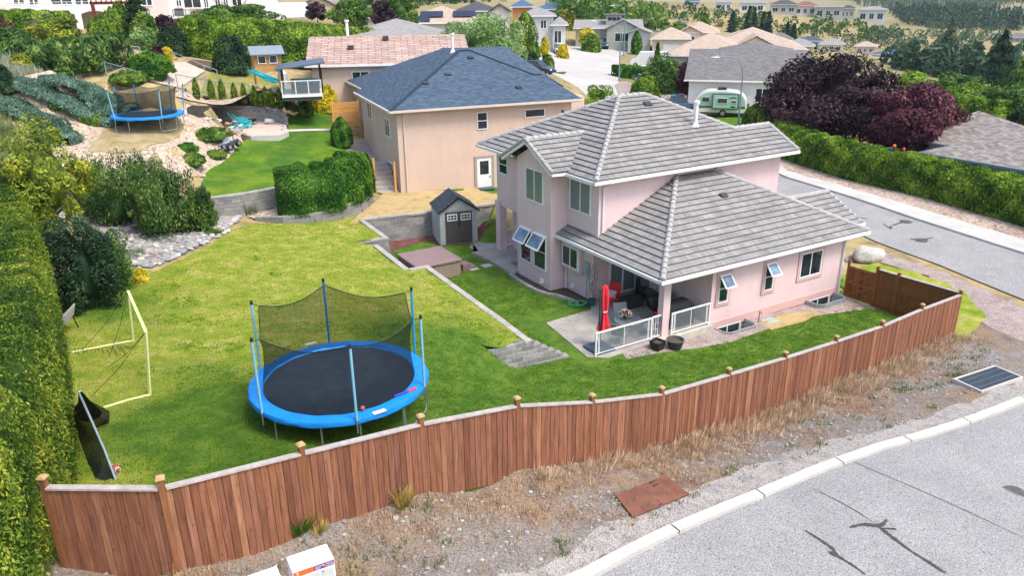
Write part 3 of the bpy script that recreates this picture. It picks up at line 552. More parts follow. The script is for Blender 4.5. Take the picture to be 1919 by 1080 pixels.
# ================================================================ BUILDING KIT
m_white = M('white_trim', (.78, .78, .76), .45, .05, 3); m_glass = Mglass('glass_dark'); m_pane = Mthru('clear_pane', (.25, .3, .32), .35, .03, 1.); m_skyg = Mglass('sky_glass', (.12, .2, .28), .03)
m_roofc = Mshingle('grey_tile', ((.31, .30, .29), (.39, .378, .365), (.17, .165, .16)), w=.3, h=.33, mortar=.005, contrast=.8)
m_cap = M('ridge_tile', (.40, .385, .37), .85, .18, 4)
def clip(P, ax, lim, keep):
    out = []; n = len(P)
    for i in range(n):
        a, b = P[i], P[(i+1) % n]; da = (a[ax]-lim)*keep; db = (b[ax]-lim)*keep
        if da >= 0: out.append(a)
        if da*db < 0: t = da/(da-db); out.append(tuple(a[k]+(b[k]-a[k])*t for k in range(len(a))))
    return out
def roofplane(mb, P, course=0., th=.052, thick=0.):
    """P: 3D convex polygon, first edge is the eave. course>0 lays stepped rows of tile"""
    P = [Vector(p) for p in P]; o = P[0]; u = (P[1]-P[0]).normalized(); n = None
    for k in range(2, len(P)):
        n = u.cross(P[k]-o)
        if n.length > 1e-4: break
    n.normalize()
    if n.z < 0: n = -n
    if abs(u.z) > .02:
        q = Vector((0, 0, 1)).cross(n)
        if q.length > 1e-3: u = q.normalized()
    v = n.cross(u)
    if v.z < 0: v = -v
    Q = [((p-o).dot(u), (p-o).dot(v)) for p in P]
    if not course:
        mb.quad([tuple(o+u*a+v*b) for a, b in Q], uv=[(a, b) for a, b in Q]); return
    v0 = 0.; vm = max(q[1] for q in Q); row = 0
    while v0 < vm-1e-6:
        S = clip(clip(Q, 1, v0, 1), 1, v0+course, -1)
        if len(S) >= 3:
            off = row*.37
            pts = []
            for a, b in S: h = th*(1-(b-v0)/course)+.004; pts.append(tuple(o+u*a+v*b+n*h))
            mb.quad(pts, uv=[(a+off, b) for a, b in S])
            lo = sorted([q for q in S if abs(q[1]-v0) < 1e-6])
            if len(lo) >= 2:
                a, b = lo[0], lo[-1]; A = o+u*a[0]+v*a[1]; B = o+u*b[0]+v*b[1]
                mb.quad([tuple(A-n*.01), tuple(B-n*.01), tuple(B+n*(th+.004)), tuple(A+n*(th+.004))], uv=[(a[0]+off, v0)]*4)
        v0 += course; row += 1
def caps(mb, a, b, r=.13, L=.34):
    a = Vector(a); b = Vector(b); n = max(1, int((b-a).length/L)); d = (b-a)/n
    for i in range(n):
        p = a+d*i; q = p+d*1.12; p = p+Vector((0, 0, .015)); mb.cyl(p, q+Vector((0, 0, -.01)), r, r*.82, n=10)
def capline(a, b, r=.13): q = MB(); caps(q, a, b, r); q.build('ridge_cap', m_cap, H, smooth=True)
class Face:
    """a vertical wall plane inside a thing: a = along, z, d = outwards"""
    def __init__(s, ax, p): s.ax = ax; s.p = p
    def __call__(s, a, z, d=0):
        return {'x-': (s.p-d, a, z), 'x+': (s.p+d, a, z), 'y-': (a, s.p-d, z), 'y+': (a, s.p+d, z)}[s.ax]
    def box(s, mb, a0, a1, z0, z1, d0, d1, r=None):
        p = s(a0, z0, d0); q = s(a1, z1, d1); return mb.box(min(p[0], q[0]), min(p[1], q[1]), min(p[2], q[2]), max(p[0], q[0]), max(p[1], q[1]), max(p[2], q[2]), r)
    def rect(s, mb, a0, a1, z0, z1, d): return mb.quad([s(a0, z0, d), s(a1, z0, d), s(a1, z1, d), s(a0, z1, d)])
def Mblind(name, c1, c2, sc=18., z=False):
    if name in MATS: return MATS[name]
    m, nt, p = newmat(name); w = ND(nt, 'ShaderNodeTexWave'); w.inputs['Scale'].default_value = sc; w.bands_direction = 'Z' if z else 'X'; w.inputs['Distortion'].default_value = .6
    t = ND(nt, 'ShaderNodeTexCoord'); sx = ND(nt, 'ShaderNodeSeparateXYZ'); nt.links.new(t.outputs['Object'], sx.inputs[0]); ad = ND(nt, 'ShaderNodeMath'); ad.operation = 'ADD'; nt.links.new(sx.outputs[0], ad.inputs[0]); nt.links.new(sx.outputs[1], ad.inputs[1])
    cb = ND(nt, 'ShaderNodeCombineXYZ'); nt.links.new(ad.outputs[0], cb.inputs[0]); nt.links.new(sx.outputs[2], cb.inputs[2]); nt.links.new(cb.outputs[0], w.inputs[0])
    nt.links.new(ramp(nt, w.outputs['Fac'], [(.25, c1), (.7, c2)]), p.inputs['Base Color']); p.inputs['Roughness'].default_value = .7; MATS[name] = m; return m
m_vblind = Mblind('vertical_blind', (.10, .12, .11), (.30, .34, .31), 4.); m_hblind = Mblind('slat_blind', (.09, .13, .06), (.26, .34, .17), 7., True)
m_trimp = M('pink_trim', (.62, .40, .37), .8, .06, 3, .3, 60)
def window(par, F, a0, a1, z0, z1, sash='v', trim=0., curtain=None, mtrim=None, fr=.055, sill=False, pane=None, name='window', splits=1):
    mb = MB()
    if trim:
        tb = MB(); F.box(tb, a0-trim, a1+trim, z1, z1+trim, -.02, .045); F.box(tb, a0-trim, a1+trim, z0-trim, z0, -.02, .055); F.box(tb, a0-trim, a0, z0, z1, -.02, .045); F.box(tb, a1, a1+trim, z0, z1, -.02, .045)
        tb.build('window_surround', mtrim or m_trimp, par)
    F.box(mb, a0, a1, z0, z0+fr, -.02, .06); F.box(mb, a0, a1, z1-fr, z1, -.02, .06); F.box(mb, a0, a0+fr, z0+fr, z1-fr, -.02, .058); F.box(mb, a1-fr, a1, z0+fr, z1-fr, -.02, .058)
    for k in range(1, splits+1):
        if sash == 'v': am = a0+(a1-a0)*k/(splits+1); F.box(mb, am-fr*.45, am+fr*.45, z0+fr, z1-fr, 0, .045)
        elif sash == 'h': zm = z0+(z1-z0)*k/(splits+1); F.box(mb, a0+fr, a1-fr, zm-fr*.45, zm+fr*.45, 0, .045)
    if sash == 'g':
        for k in (1, 2): am = a0+(a1-a0)*k/3; F.box(mb, am-.015, am+.015, z0+fr, z1-fr, 0, .04)
        zm = (z0+z1)/2; F.box(mb, a0+fr, a1-fr, zm-.015, zm+.015, 0, .038)
    w = mb.build(name, m_white, par)
    g = MB(); F.rect(g, a0+fr, a1-fr, z0+fr, z1-fr, .024); g.build('pane', pane or (m_pane if curtain else m_glass), w)
    if curtain: c = MB(); F.rect(c, a0+fr, a1-fr, z0+fr, z1-fr, .01); c.build('blind', curtain, w)
    return w
def open_sash(par, F, a0, a1, ztop, h, tilt=.5, out=.06):
    """top-hung sash standing open"""
    mb = MB(); g = MB(); dz = -h*math.cos(tilt); dd = h*math.sin(tilt)
    P = lambda a, t, o=0: F(a, ztop+dz*t+o*math.sin(tilt), out+dd*t+o*math.cos(tilt))
    for aa, bb, t0, t1 in ((a0, a1, 0, .1), (a0, a1, .9, 1), (a0, a0+.06, .1, .9), (a1-.06, a1, .1, .9)):
        V = [P(aa, t0), P(bb, t0), P(bb, t1), P(aa, t1), P(aa, t0, .04), P(bb, t0, .04), P(bb, t1, .04), P(aa, t1, .04)]; mb.add(V, [(0, 1, 2, 3), (7, 6, 5, 4), (1, 0, 4, 5), (2, 1, 5, 6), (3, 2, 6, 7), (0, 3, 7, 4)])
    g.quad([P(a0+.06, .1, .02), P(a1-.06, .1, .02), P(a1-.06, .9, .02), P(a0+.06, .9, .02)])
    s = mb.build('open_sash', m_white, par); g.build('pane', m_skyg, s)
def stucco(name, c):
    if name in MATS: return MATS[name]
    m, nt, p = newmat(name); v = coord(nt); col = ramp(nt, noise(nt, v, .7, 6, .65), [(.3, tuple(q*.9 for q in c)), (.65, c)]); st = ramp(nt, noise(nt, coord(nt, (2.2, 2.2, .25)), 1.3, 6, .7), [(.3, (.95, .94, .93)), (.55, (1, 1, 1))]); col = mix(nt, 1., col, st, 'MULTIPLY')
    g = noise(nt, v, 48, 4, .7); col = mix(nt, 1., col, ramp(nt, g, [(.3, (.86,)*3), (.6, (1.03,)*3)]), 'MULTIPLY'); nt.links.new(col, p.inputs['Base Color']); p.inputs['Roughness'].default_value = .93; p.inputs['Specular IOR Level'].default_value = .1; bump(nt, p, g, .6, .012); MATS[name] = m; return m
def downpipe(par, pts, mat, r=.045):
    mb = MB(); mb.tube(pts, r, n=6); mb.build('downpipe', mat, par)
# ================================================================ PINK HOUSE
m_pink = stucco('pink_stucco', (.76, .575, .565)); m_found = M('foundation', (.50, .47, .40), .95, .15, 2, .5, 40); m_gut = M('gutter_white', (.74, .73, .72), .5, .05, 3); m_soff = M('soffit', (.55, .5, .5), .8, .05)
H = T('pink_house', 'pink stucco two storey house with grey tiled hip roofs in the middle of the picture', 'house', (*HF.o, 0), HF.a)
E1, E2 = 5.80, 2.80
mb = MB(); mb.box(2.62, 0, .02, 11.0, 4.75, 2.66); mb.box(0.003, 4.75, .05, 11.0, 9.9, 2.66); mb.box(-.85, 6.93, .02, 0.1, 9.9, 5.95); mb.box(.8, 9.9, .1, 11, 13.1, 2.66)
mb.box(.1, 4.6, 2.63, 11.35, 13.54, 5.72)
mb.extr([(6.93, 5.94), (8.42, 6.72), (9.9, 5.94)], 'x', -.85, .8); mb.extr([(4.6, 5.7), (6.12, 6.55), (8.1, 5.7)], 'x', 9.6, 11.35)
mb.build('wall', m_pink, H)
mb = MB(); mb.box(-.04, 13.1, 2.62, .9, 13.56, 2.9); mb.box(0, 13.12, .16, .42, 13.54, 2.63); mb.build('column', m_pink, H); mb = MB(); mb.box(.0, 0.0, .1, .36, .31, 2.62); mb.build('column', m_pink, H)
mb = MB(); mb.box(.9, 12.62, .16, 1.3, 13.02, 2.63); mb.build('column', m_pink, H)
mb = MB(); mb.box(2.58, -.035, -.27, 11.03, .3, .09); mb.box(2.575, -.03, -.27, 2.9, 4.7, .05); mb.build('band', m_trimp, H)
mb = MB(); mb.box(2.66, .03, -1.3, 10.97, 4, -.26); mb.build('foundation', m_found, H)
mb = MB(); mb.box(-.22, -.3, -.75, 2.62, .02, .12); mb.box(-.22, .02, -.4, .5, .5, .1); mb.build('patio_kerb', m_found, H)
tiles = MB(); C = .33
AP1 = (4.71, 9.29, 8.405); AP2 = (6.3, 9.29, 8.405)
roofplane(tiles, [(-.5, 4.08, E1), (11.51, 4.08, E1), AP2, AP1], C)
roofplane(tiles, [(11.51, 4.08, E1), (11.95, 4.08, E1), (11.95, 6.12, 6.82), (9.47, 6.12, 6.82)], C)
roofplane(tiles, [(-.5, 14.5, E1), (-.5, 4.08, E1), AP1], C)
roofplane(tiles, [(11.51, 4.08, E1), (11.51, 14.5, E1), AP2], C); roofplane(tiles, [(11.51, 14.5, E1), (-.5, 14.5, E1), AP1, AP2], C)
roofplane(tiles, [(11.95, 8.16, E1), (11.51, 8.16, E1), (9.47, 6.12, 6.82), (11.95, 6.12, 6.82)], C)
roofplane(tiles, [(-1.28, 6.15, 5.86), (-.35, 6.15, 5.86), (1.9, 8.4, 7.03), (-1.28, 8.4, 7.03)], C); roofplane(tiles, [(-.35, 10.65, 5.86), (-1.28, 10.65, 5.86), (-1.28, 8.4, 7.03), (1.9, 8.4, 7.03)], C)
tiles.build('upper_roof', m_roofc, H, fix=False)
tiles = MB()
roofplane(tiles, [(-.55, -.45, E2), (11.9, -.45, E2), (6.87, 4.6, 5.325), (4.5, 4.6, 5.325)], C)
roofplane(tiles, [(-.55, 4.6, E2), (-.55, -.45, E2), (4.5, 4.6, 5.325)], C)
roofplane(tiles, [(-.55, 6.93, E2), (-.55, 4.6, E2), (.12, 4.6, 3.135), (.12, 6.93, 3.135)], C)
roofplane(tiles, [(11.9, -.45, E2), (11.9, 9, E2), (6.87, 9, 5.325), (6.87, 4.6, 5.325)], C)
roofplane(tiles, [(10.0, .65, 2.72), (13.05, .65, 2.72), (13.05, 2.87, 3.83), (9.7, 2.87, 3.83)], C); roofplane(tiles, [(13.05, 5.1, 2.72), (10, 5.1, 2.72), (9.7, 2.87, 3.83), (13.05, 2.87, 3.83)], C)
roofplane(tiles, [(11.3, 5.1, 2.9), (12.6, 5.1, 2.9), (12.6, 7.0, 3.85), (11.3, 7.0, 3.85)], C)
tiles.build('lower_roof', m_roofc, H, fix=False)
for a, b in (((-.5, 4.08, E1), AP1), (AP1, AP2), ((11.51, 4.08, E1) and (9.47, 6.12, 6.82), AP2), ((11.95, 6.12, 6.82), (9.47, 6.12, 6.82)), ((-.5, 14.5, E1), AP1), ((-1.28, 8.4, 7.03), (1.9, 8.4, 7.03)), ((11.97, 4.08, E1), (11.97, 6.12, 6.82))): capline(a, b)
for a, b in (((-.55, -.45, E2), (4.5, 4.6, 5.325)), ((11.9, -.45, E2), (6.87, 4.6, 5.325)), ((13.05, 2.87, 3.83), (9.3, 2.87, 3.83))): capline(a, b)
capline((-1.3, 6.13, 5.88), (-1.3, 8.4, 7.05), .1); capline((-1.3, 10.67, 5.88), (-1.3, 8.4, 7.05), .1)

mb = MB(); mb.box(-.45, 4.13, 5.6, 11.46, 14.4, 5.64); mb.box(11.4, 4.13, 5.6, 11.9, 8.1, 5.64); mb.box(-.5, -.4, 2.55, 11.85, 4.58, 2.59); mb.box(-.5, 4.58, 2.56, .05, 6.9, 2.60); mb.build('soffit', m_soff, H)
g = MB()
for a, b in (((-.56, 4.0, 5.72), (-.56, 6.2, 5.72)), ((-.56, 10.6, 5.72), (-.56, 14.5, 5.72)), ((-.62, 4.02, 5.72), (12.0, 4.02, 5.72)), ((-.61, -.5, 2.72), (-.61, 6.92, 2.72)), ((-.67, -.51, 2.72), (11.95, -.51, 2.72)), ((10.2, .6, 2.66), (13.1, .6, 2.66))): g.beam(a, b, .12, .13)
g.build('gutter', m_gut, H)
g = MB()
for sy in (-1, 1): g.beam((-1.3, 8.4-sy*2.22, 5.80), (-1.3, 8.4+sy*.02, 6.94), .05, .2)
for sy in (1,): g.beam((11.98, 4.1, 5.72), (11.98, 6.12, 6.74), .04, .16); g.beam((13.08, .65, 2.62), (13.08, 2.87, 3.75), .04, .18)
g.beam((-1.3, 6.2, 5.78), (-.5, 6.2, 5.74), .05, .14); g.beam((-1.3, 10.6, 5.78), (-.5, 10.6, 5.74), .05, .14)
g.build('bargeboard', m_white, H)
FL = Face('x-', .1); FB_ = Face('x-', -.85); FR = Face('y-', 0.0); FL0 = Face('x-', .003)
window(H, FL, 5.15, 6.77, 3.96, 5.40, curtain=m_vblind); window(H, FB_, 7.53, 9.07, 4.06, 5.62, curtain=m_hblind)
window(H, FL, 12.35, 13.24, 4.42, 5.42, 'h')
window(H, FB_, 8.54, 9.54, .9, 2.62, 'h', pane=m_glass); window(H, FB_, 7.26, 8.33, .88, 2.62, 'h', pane=m_glass)
open_sash(H, FB_, 8.54, 9.54, 2.6, .78, .62); open_sash(H, FB_, 7.26, 8.33, 2.6, .78, .62)
mb = MB(); mb.box(-.3, 5.4, 1.25, .02, 6.8, 2.45); mb.build('window_box', m_pink, H)
window(H, Face('x-', -.3), 5.46, 6.72, 1.36, 2.36)
window(H, FR, 2.98, 3.55, .92, 2.2, 'h', trim=.13, splits=1); window(H, FR, 5.72, 6.28, .90, 2.2, 'h', trim=.13); window(H, FR, 7.98, 9.4, 1.05, 2.24, 'v', trim=.14)
open_sash(H, FR, 2.95, 3.58, 2.18, .62, .7); open_sash(H, FR, 5.69, 6.31, 2.18, .62, .7)
# sliding door at the back of the patio and the porch door
window(H, Face('y-', 4.75), .9, 2.5, .12, 2.25, 'v', curtain=m_vblind, fr=.09, name='patio_door')
window(H, Face('x-', .8), 10.5, 12.3, .2, 2.3, 'v', fr=.09, name='porch_door')
downpipe(H, [(.35, 3.98, 5.68), (.35, 4.3, 5.5), (.3, 4.53, 5.35), (.3, 4.53, 3.3)], m_gut); downpipe(H, [(-.58, 6.7, 2.68), (-.2, 6.75, 2.5), (-.06, 6.78, 2.4), (-.06, 6.78, .05)], m_gut); downpipe(H, [(11.6, -.48, 2.68), (11.0, -.1, 2.45), (10.88, -.07, 2.3), (10.88, -.07, -.4)], m_gut)
# vents on the roof
mb = MB(); zz = E1+(6.35-4.08)*.5; mb.cyl((3.9, 0, 0) and (7.35, 6.6, 7.0), (7.35, 6.6, 8.15), .09, n=14); mb.cyl((7.35, 6.6, 8.15), (7.35, 6.6, 8.2), .14, n=14); mb.cyl((7.35, 6.6, 8.24), (7.35, 6.6, 8.3), .16, .1, n=14); mb.cyl((7.35, 6.6, 7.05), (7.35, 6.6, 7.25), .2, .1, n=14); mb.build('flue', m_white, H)
m_vent = M('roof_vent_black', (.05, .05, .055), .6)
for x, y, z, s in ((5.85, 8.45, 8.0, .2), (5.9, 2.95, 4.52, .17)):
    mb = MB(); mb.cbox((x, y, z+.06), (s*2.2, s*1.7, .1), rx=.46); mb.build('roof_vent', m_vent, H, bevel=.02)
mb = MB(); mb.box(-.13, 4.98, 1.15, .0, 5.28, 1.85); mb.cyl((-.13, 5.13, 1.5), (-.2, 5.13, 1.5), .1, n=16); mb.tube([(-.05, 5.13, 1.15), (-.05, 5.13, .1)], .02, 6); mb.build('meter_box', M('meter_grey', (.32, .38, .4), .5), H, bevel=.01)
for p in ((-.9, 7.6, .3), (-.06, 6.2, .35)):
    mb = MB(); mb.cbox(p, (.1, .2, .2)); mb.cbox((p[0]-.04, p[1], p[2]-.05), (.1, .24, .03)); mb.build('wall_vent', m_gut, H)
mb = MB(); mb.cbox((2.56, 1.6, 2.0), (.1, .14, .24)); mb.tube([(2.58, 1.6, 1.9), (2.58, 1.6, .9)], .012, 5); mb.build('wall_lamp', M('lamp_grey', (.4, .42, .42), .4), H)
# window wells
m_galv = M('galvanised', (.42, .48, .50), .35, .1, 6, metal=.6)
for i, (a0, a1, lb) in enumerate(((2.95, 4.5, 'corrugated steel window well nearer the patio, below the pink wall'), (8.75, 10.35, 'corrugated steel window well beside the side gate, below the pink wall'))):
    w = T('window_well', lb, 'window well', (*HF.w(0, 0), 0), HF.a, 'window wells along the pink wall'); mb = MB()
    path = [(a0-.06, -.02), (a0-.06, -.55), (a0+.02, -.72), (a0+.2, -.82), (a1+.0, -.82), (a1+.18, -.72), (a1+.26, -.55), (a1+.26, -.02)]
    for k in range(5):
        for (p, q) in zip(path[:-1], path[1:]): mb.beam((*p, -.95+.16*k), (*q, -.95+.16*k), .05+.03*(k % 2), .155)
    mb.build('well_wall', m_galv, w); mb = MB()
    for (p, q) in zip(path[:-1], path[1:]): mb.beam((*p, -.16), (*q, -.16), .08, .05)
    mb.build('rim', m_galv, w); mb = MB(); mb.prism([(a0-.04, -.0), (a0-.04, -.6), (a0+.2, -.8), (a1, -.8), (a1+.24, -.5), (a1+.24, -.0)], -1.02, -.98); mb.build('gravel_floor', m_gravel, w)
    window(w, Face('y-', .03), a0, a1, -.60, -.17-.02, 'v') if 0 else window(w, Face('y-', .02), a0, a1, -.95, -.2, 'v')
# ================================================================ BEIGE HOUSE
m_beige = stucco('beige_stucco', (.64, .49, .40)); m_navy = Mshingle('navy_shingle', ((.055, .085, .125), (.10, .145, .20), (.035, .055, .085)), w=.33, h=.14, mortar=.008, contrast=.35); m_bgut = M('beige_gutter', (.62, .53, .47), .5, .05)
B = T('beige_house', 'tall peach stucco house with navy shingle roof behind the grey garden shed', 'house', (*BF.o, 0), BF.a)
EB = 6.62; BW = 12.35; BD = 10.2
mb = MB(); mb.box(0, 0, .2, 11.9, BD, 6.45); mb.box(.9, BD-.1, .2, 11, 17.6, 6.45); mb.box(11.0, -.0+2.2, 0, 14, 16, 6.4); mb.build('wall', m_beige, B)
mb = MB(); mb.box(-.02, -.03, .1, 11.93, .2, 1.08) if 0 else mb.box(6.2, -.03, .1, 11.93, .3, 1.15); mb.build('foundation', m_found, B)
rf = MB(); s = .42
A1_ = (4.9, 4.9, EB+5.4*s); A2_ = (6.2, 6.2, EB+6.7*s)
roofplane(rf, [(-.5, -.5, EB), (BW+.1, -.5, EB), (BW-1.4, 2.6, EB+3.1*s), (10.4, 2.6, EB+3.1*s)]+[(6.9, 6.2, EB+6.7*s), (6.2, 6.2, EB+6.7*s), (4.9, 4.9, EB+5.4*s)][:1]+[(4.9, 4.9, EB+5.4*s)])
rf2 = MB()
def RP(*P): roofplane(rf2, list(P))
ZR = lambda h: EB+h*s
RP((-.5, -.5, EB), (7, -.5, EB), (7, 6.3, ZR(6.8)), (6.3, 6.3, ZR(6.8))) ; RP((7, -.5, EB), (BW+.1, -.5, EB), (10.9, 2.7, ZR(3.2)), (10.4, 2.7, ZR(3.2)), (7, 6.3, ZR(6.8)))
RP((-.5, BD-.2, EB), (-.5, -.5, EB), (6.3, 6.3, ZR(6.8)), (6.3, BD-.2, ZR(6.8)))
RP((.4, 17.8, EB), (.4, BD-.2, EB), (6.3, BD-.2, ZR(5.9)), (6.8, 11.5, ZR(6.4)))
RP((BW+.1, -.5, EB), (BW+.1, 6, EB), (10.9, 2.7, ZR(3.2))); RP((BW+2, 17, EB), (.4, 17.8, EB), (6.8, 11.5, ZR(6.4)), (9, 11.5, ZR(6.4)))
_pa, _pb, _pc, _pd = (7, 6.3, ZR(6.8)), (10.4, 2.7, ZR(3.2)), (14.3, 6.0, EB), (11.3, 10.2, ZR(6.5))
RP(_pa, _pb, _pc); RP(_pa, _pc, _pd); RP(_pb, (10.9, 2.7, ZR(3.2)), _pc); RP((10.9, 2.7, ZR(3.2)), (BW+.1, 6, EB), _pc); RP(_pc, (14.3, 14, EB), _pd); RP((6.3, 6.3, ZR(6.8)), _pa, _pd); RP((6.3, 6.3, ZR(6.8)), _pd, (6.8, 11.5, ZR(6.4)))
rf2.build('roof', m_navy, B, fix=False)
mb = MB(); mb.box(-.45, -.45, 6.42, BW, BD, 6.46); mb.box(.45, BD, 6.42, 13, 17.6, 6.46); mb.build('soffit', m_bgut, B)
mb = MB(); mb.beam((-.56, -.56, 6.55), (BW+.15, -.56, 6.55), .12, .13); mb.beam((-.56, -.5, 6.55), (-.56, BD-.2, 6.55), .12, .13); mb.beam((.35, BD, 6.55), (.35, 17.8, 6.55), .12, .13); mb.beam((.35, BD-.1, 6.55), (-.56, BD-.1, 6.55), .12, .13); mb.beam((BW+.12, -.5, 6.54), (BW+.12, 5, 6.54), .06, .13); mb.build('gutter', m_bgut, B)
mb = MB()
for a, b in (((-.5, -.5, EB), (6.3, 6.3, ZR(6.8))), ((7, 6.3, ZR(6.8)), (10.4, 2.7, ZR(3.2))), ((10.4, 2.7, ZR(3.2)), (10.9, 2.7, ZR(3.2))), ((6.3, 6.3, ZR(6.8)), (7, 6.3, ZR(6.8)))): mb.beam((a[0], a[1], a[2]+.015), (b[0], b[1], b[2]+.015), .24, .03)
mb.build('ridge_caps', m_navy, B)
BFr = Face('y-', 0.); BFl = Face('x-', 0.)
window(B, BFr, 5.2, 5.92, 5.02, 6.12, 'h', pane=m_glass); window(B, BFr, 8.52, 9.95, 5.55, 6.1, 'n')
window(B, BFl, 6.9, 8.3, 5.0, 6.15, 'v'); window(B, BFl, 1.9, 3.2, 4.55, 5.75, 'v'); window(B, BFl, 1.6, 2.9, 1.9, 2.95, 'v')
mb = MB(); BFr.box(mb, 4.95, 5.12, .9, 3.3, -.02, .07); BFr.box(mb, 6.12, 6.3, .9, 3.3, -.02, .07); BFr.box(mb, 4.95, 6.3, 3.18, 3.32, -.02, .08); mb.build('door_frame', M('frame_taupe', (.35, .31, .28), .7), B)
mb = MB(); BFr.box(mb, 5.12, 6.12, 1.0, 3.18, -.02, .05); d = mb.build('door', m_white, B); mb = MB(); BFr.rect(mb, 5.32, 5.92, 2.1, 2.98, .056); mb.build('pane', m_glass, d); mb = MB(); mb.ball(BFr(6.0, 1.95, .09), .045); mb.build('handle', M('brass', (.6, .4, .12), .3, metal=1), d)
downpipe(B, [(.35, -.55, 6.5), (.4, -.1, 6.25), (.4, -.08, 6.1), (.4, -.08, 1.45)], m_bgut)
mb = MB(); mb.box(11.2, -.08, 5.6, 11.3, 0, 5.9); mb.build('wall_light', m_vent, B)
for x, y, h in ((2.6, 2.3, 0), (4.4, 3.2, 0), (8.6, 1.2, 0), (6.7, 5.2, 0)):
    mb = MB(); z = EB+(min(x, y)+.5)*s; mb.cbox((x, y, z+.06), (.4, .3, .12), rx=.3); mb.build('roof_vent', m_vent, B, bevel=.03)
mb = MB(); mb.cyl((6.0, 6.9, 9.1), (6.0, 6.9, 10.5), .1, n=12); mb.cyl((6.0, 6.9, 10.5), (6.0, 6.9, 10.62), .16, n=12); mb.cyl((6.0, 6.9, 9.2), (6.0, 6.9, 9.5), .24, .12, n=12); mb.build('flue', m_white, B)
# ================================================================ RETAINING WALLS
m_blk = Mblock('grey_block', (.24, .24, .23), (.42, .41, .39)); m_capb = Mblock('cap_block', (.40, .38, .34), (.52, .49, .45))
def blockwall(label, P, ztop, zbot, outward, course=.2, L=.45, setb=.03, cap=True, capmat=None, group='block retaining walls', batter=None):
    """P: top line in plan; ztop, zbot per point; outward +1 when the face looks to the right of travel"""
    P = [np.array(p[:2]) for p in P]; w = T('retaining_wall', label, 'retaining wall', (0, 0, 0), 0, group)
    mb = MB(); cb = MB()
    for i in range(len(P)-1):
        a, b = P[i], P[i+1]; ln = np.hypot(*(b-a)); t = (b-a)/ln; n = np.array([t[1], -t[0]])*outward; k = 0
        za, zb_, ba, bb = ztop[i], ztop[i+1], zbot[i], zbot[i+1]
        nc = int(math.ceil(max(za-ba, zb_-bb)/course))
        for c in range(nc+1):
            x = -((c % 2)*.5)*L
            while x < ln:
                x0 = max(0, x)+.004; x1 = min(ln, x+L)-.004; x += L
                if x1-x0 < .04: continue
                f = (x0+x1)/2/ln; zt = za+(zb_-za)*f-(.09 if cap else 0)-c*course; zl = ba+(bb-ba)*f-.15
                if zt <= zl: continue
                zo = max(zl, zt-course+.018); o0 = setb*c+.008*random.random(); p0 = a+t*x0; p1 = a+t*x1
                V = []
                for z in (zo, zt):
                    for q, dd in ((p0, o0-.25-setb*c), (p1, o0-.25-setb*c), (p1, o0), (p0, o0)): V.append((*(q+n*(dd-(.012 if z == zo else 0))), z))
                r = random.random()*.6+.4*(.5+.5*math.sin(f*9+c)); mb.add(V, [(3, 2, 1, 0), (4, 5, 6, 7), (0, 1, 5, 4), (1, 2, 6, 5), (2, 3, 7, 6), (3, 0, 4, 7)], r)
        if cap:
            x = 0
            while x < ln:
                x0 = x+.003; x1 = min(ln+(.04 if i < len(P)-2 else 0), x+.45)-.003; x += .45
                if x1-x0 < .03: continue
                p0 = a+t*x0; p1 = a+t*x1; z0 = za+(zb_-za)*x0/ln; z1 = za+(zb_-za)*x1/ln
                V = [(*(p0-n*.24), z0-.09), (*(p1-n*.24), z1-.09), (*(p1+n*.03), z1-.09), (*(p0+n*.03), z0-.09), (*(p0-n*.24), z0), (*(p1-n*.24), z1), (*(p1+n*.03), z1), (*(p0+n*.03), z0)]
                cb.add(V, [(3, 2, 1, 0), (4, 5, 6, 7), (0, 1, 5, 4), (1, 2, 6, 5), (2, 3, 7, 6), (3, 0, 4, 7)], random.random())
    mb.build('block_courses', m_blk, w, fix=False)
    if cap: cb.build('capstones', capmat or m_capb, w, fix=False)
    return w
def ext(P): return [T_HIGH(*p)*1. if 0 else float(T_HIGH(np.array([p[0]]), np.array([p[1]]))[0]) for p in P]
zt = [z+.06 for z in ext(WALLA)]
blockwall('tall straight grey block wall behind the grey shed', WALLA[0:3], [1.3, 1.42, 1.48], [0, 0, 0], -1)
blockwall('stepped grey block wall between the hot tub and the upper lawn', WALLA[2:7], [1.48, 1.4, 1.36, 1.3, 1.24], [0, 0, .7, .4, .0], -1)
_lw = WALLA[6:9]+[WALLA[8]+(WALLA[9]-WALLA[8])*k/4 for k in (1, 2, 3, 4)]; blockwall('long low block wall from hot tub to the lawn steps, pale capstones', _lw, [z+.07 for z in ext(_lw)], [0]*7, -1)
we = T('retaining_wall', 'short grey block wall end with stepped courses in the middle of the lawn', 'retaining wall', (0, 0, 0), 0, 'block retaining walls')
_t = (WALLA[9]-WALLA_END); _L = float(np.hypot(*_t)); _t = _t/_L; _n = np.array([_t[1], -_t[0]]); mb = MB()
for k in range(6):
    zt_ = 1.0-.17*k; x = (-1.4 if k < 2 else -1.0)+.22*(k % 2); xe = _L+.12+.28*k; fo = .05*k
    while x < xe-.05:
        x1 = min(xe, x+.45); p0 = WALLA_END+_t*(x+.006)+_n*fo; p1 = WALLA_END+_t*(x1-.006)+_n*fo; q1 = p1-_n*.32; q0 = p0-_n*.32
        mb.add([(*p, z) for z in (zt_-.158, zt_) for p in (q0, q1, p1, p0)], [(3, 2, 1, 0), (4, 5, 6, 7), (0, 1, 5, 4), (1, 2, 6, 5), (2, 3, 7, 6), (3, 0, 4, 7)], random.random()); x = x1
mb.build('block_courses', m_blk, we, fix=False)
blockwall('grey block wall above the pine shrubs, holding up the garden lawn', WALLB, [3.1, 3.12, 3.12, 3.1], [2.0, 1.9, 1.85, 1.9], 1)
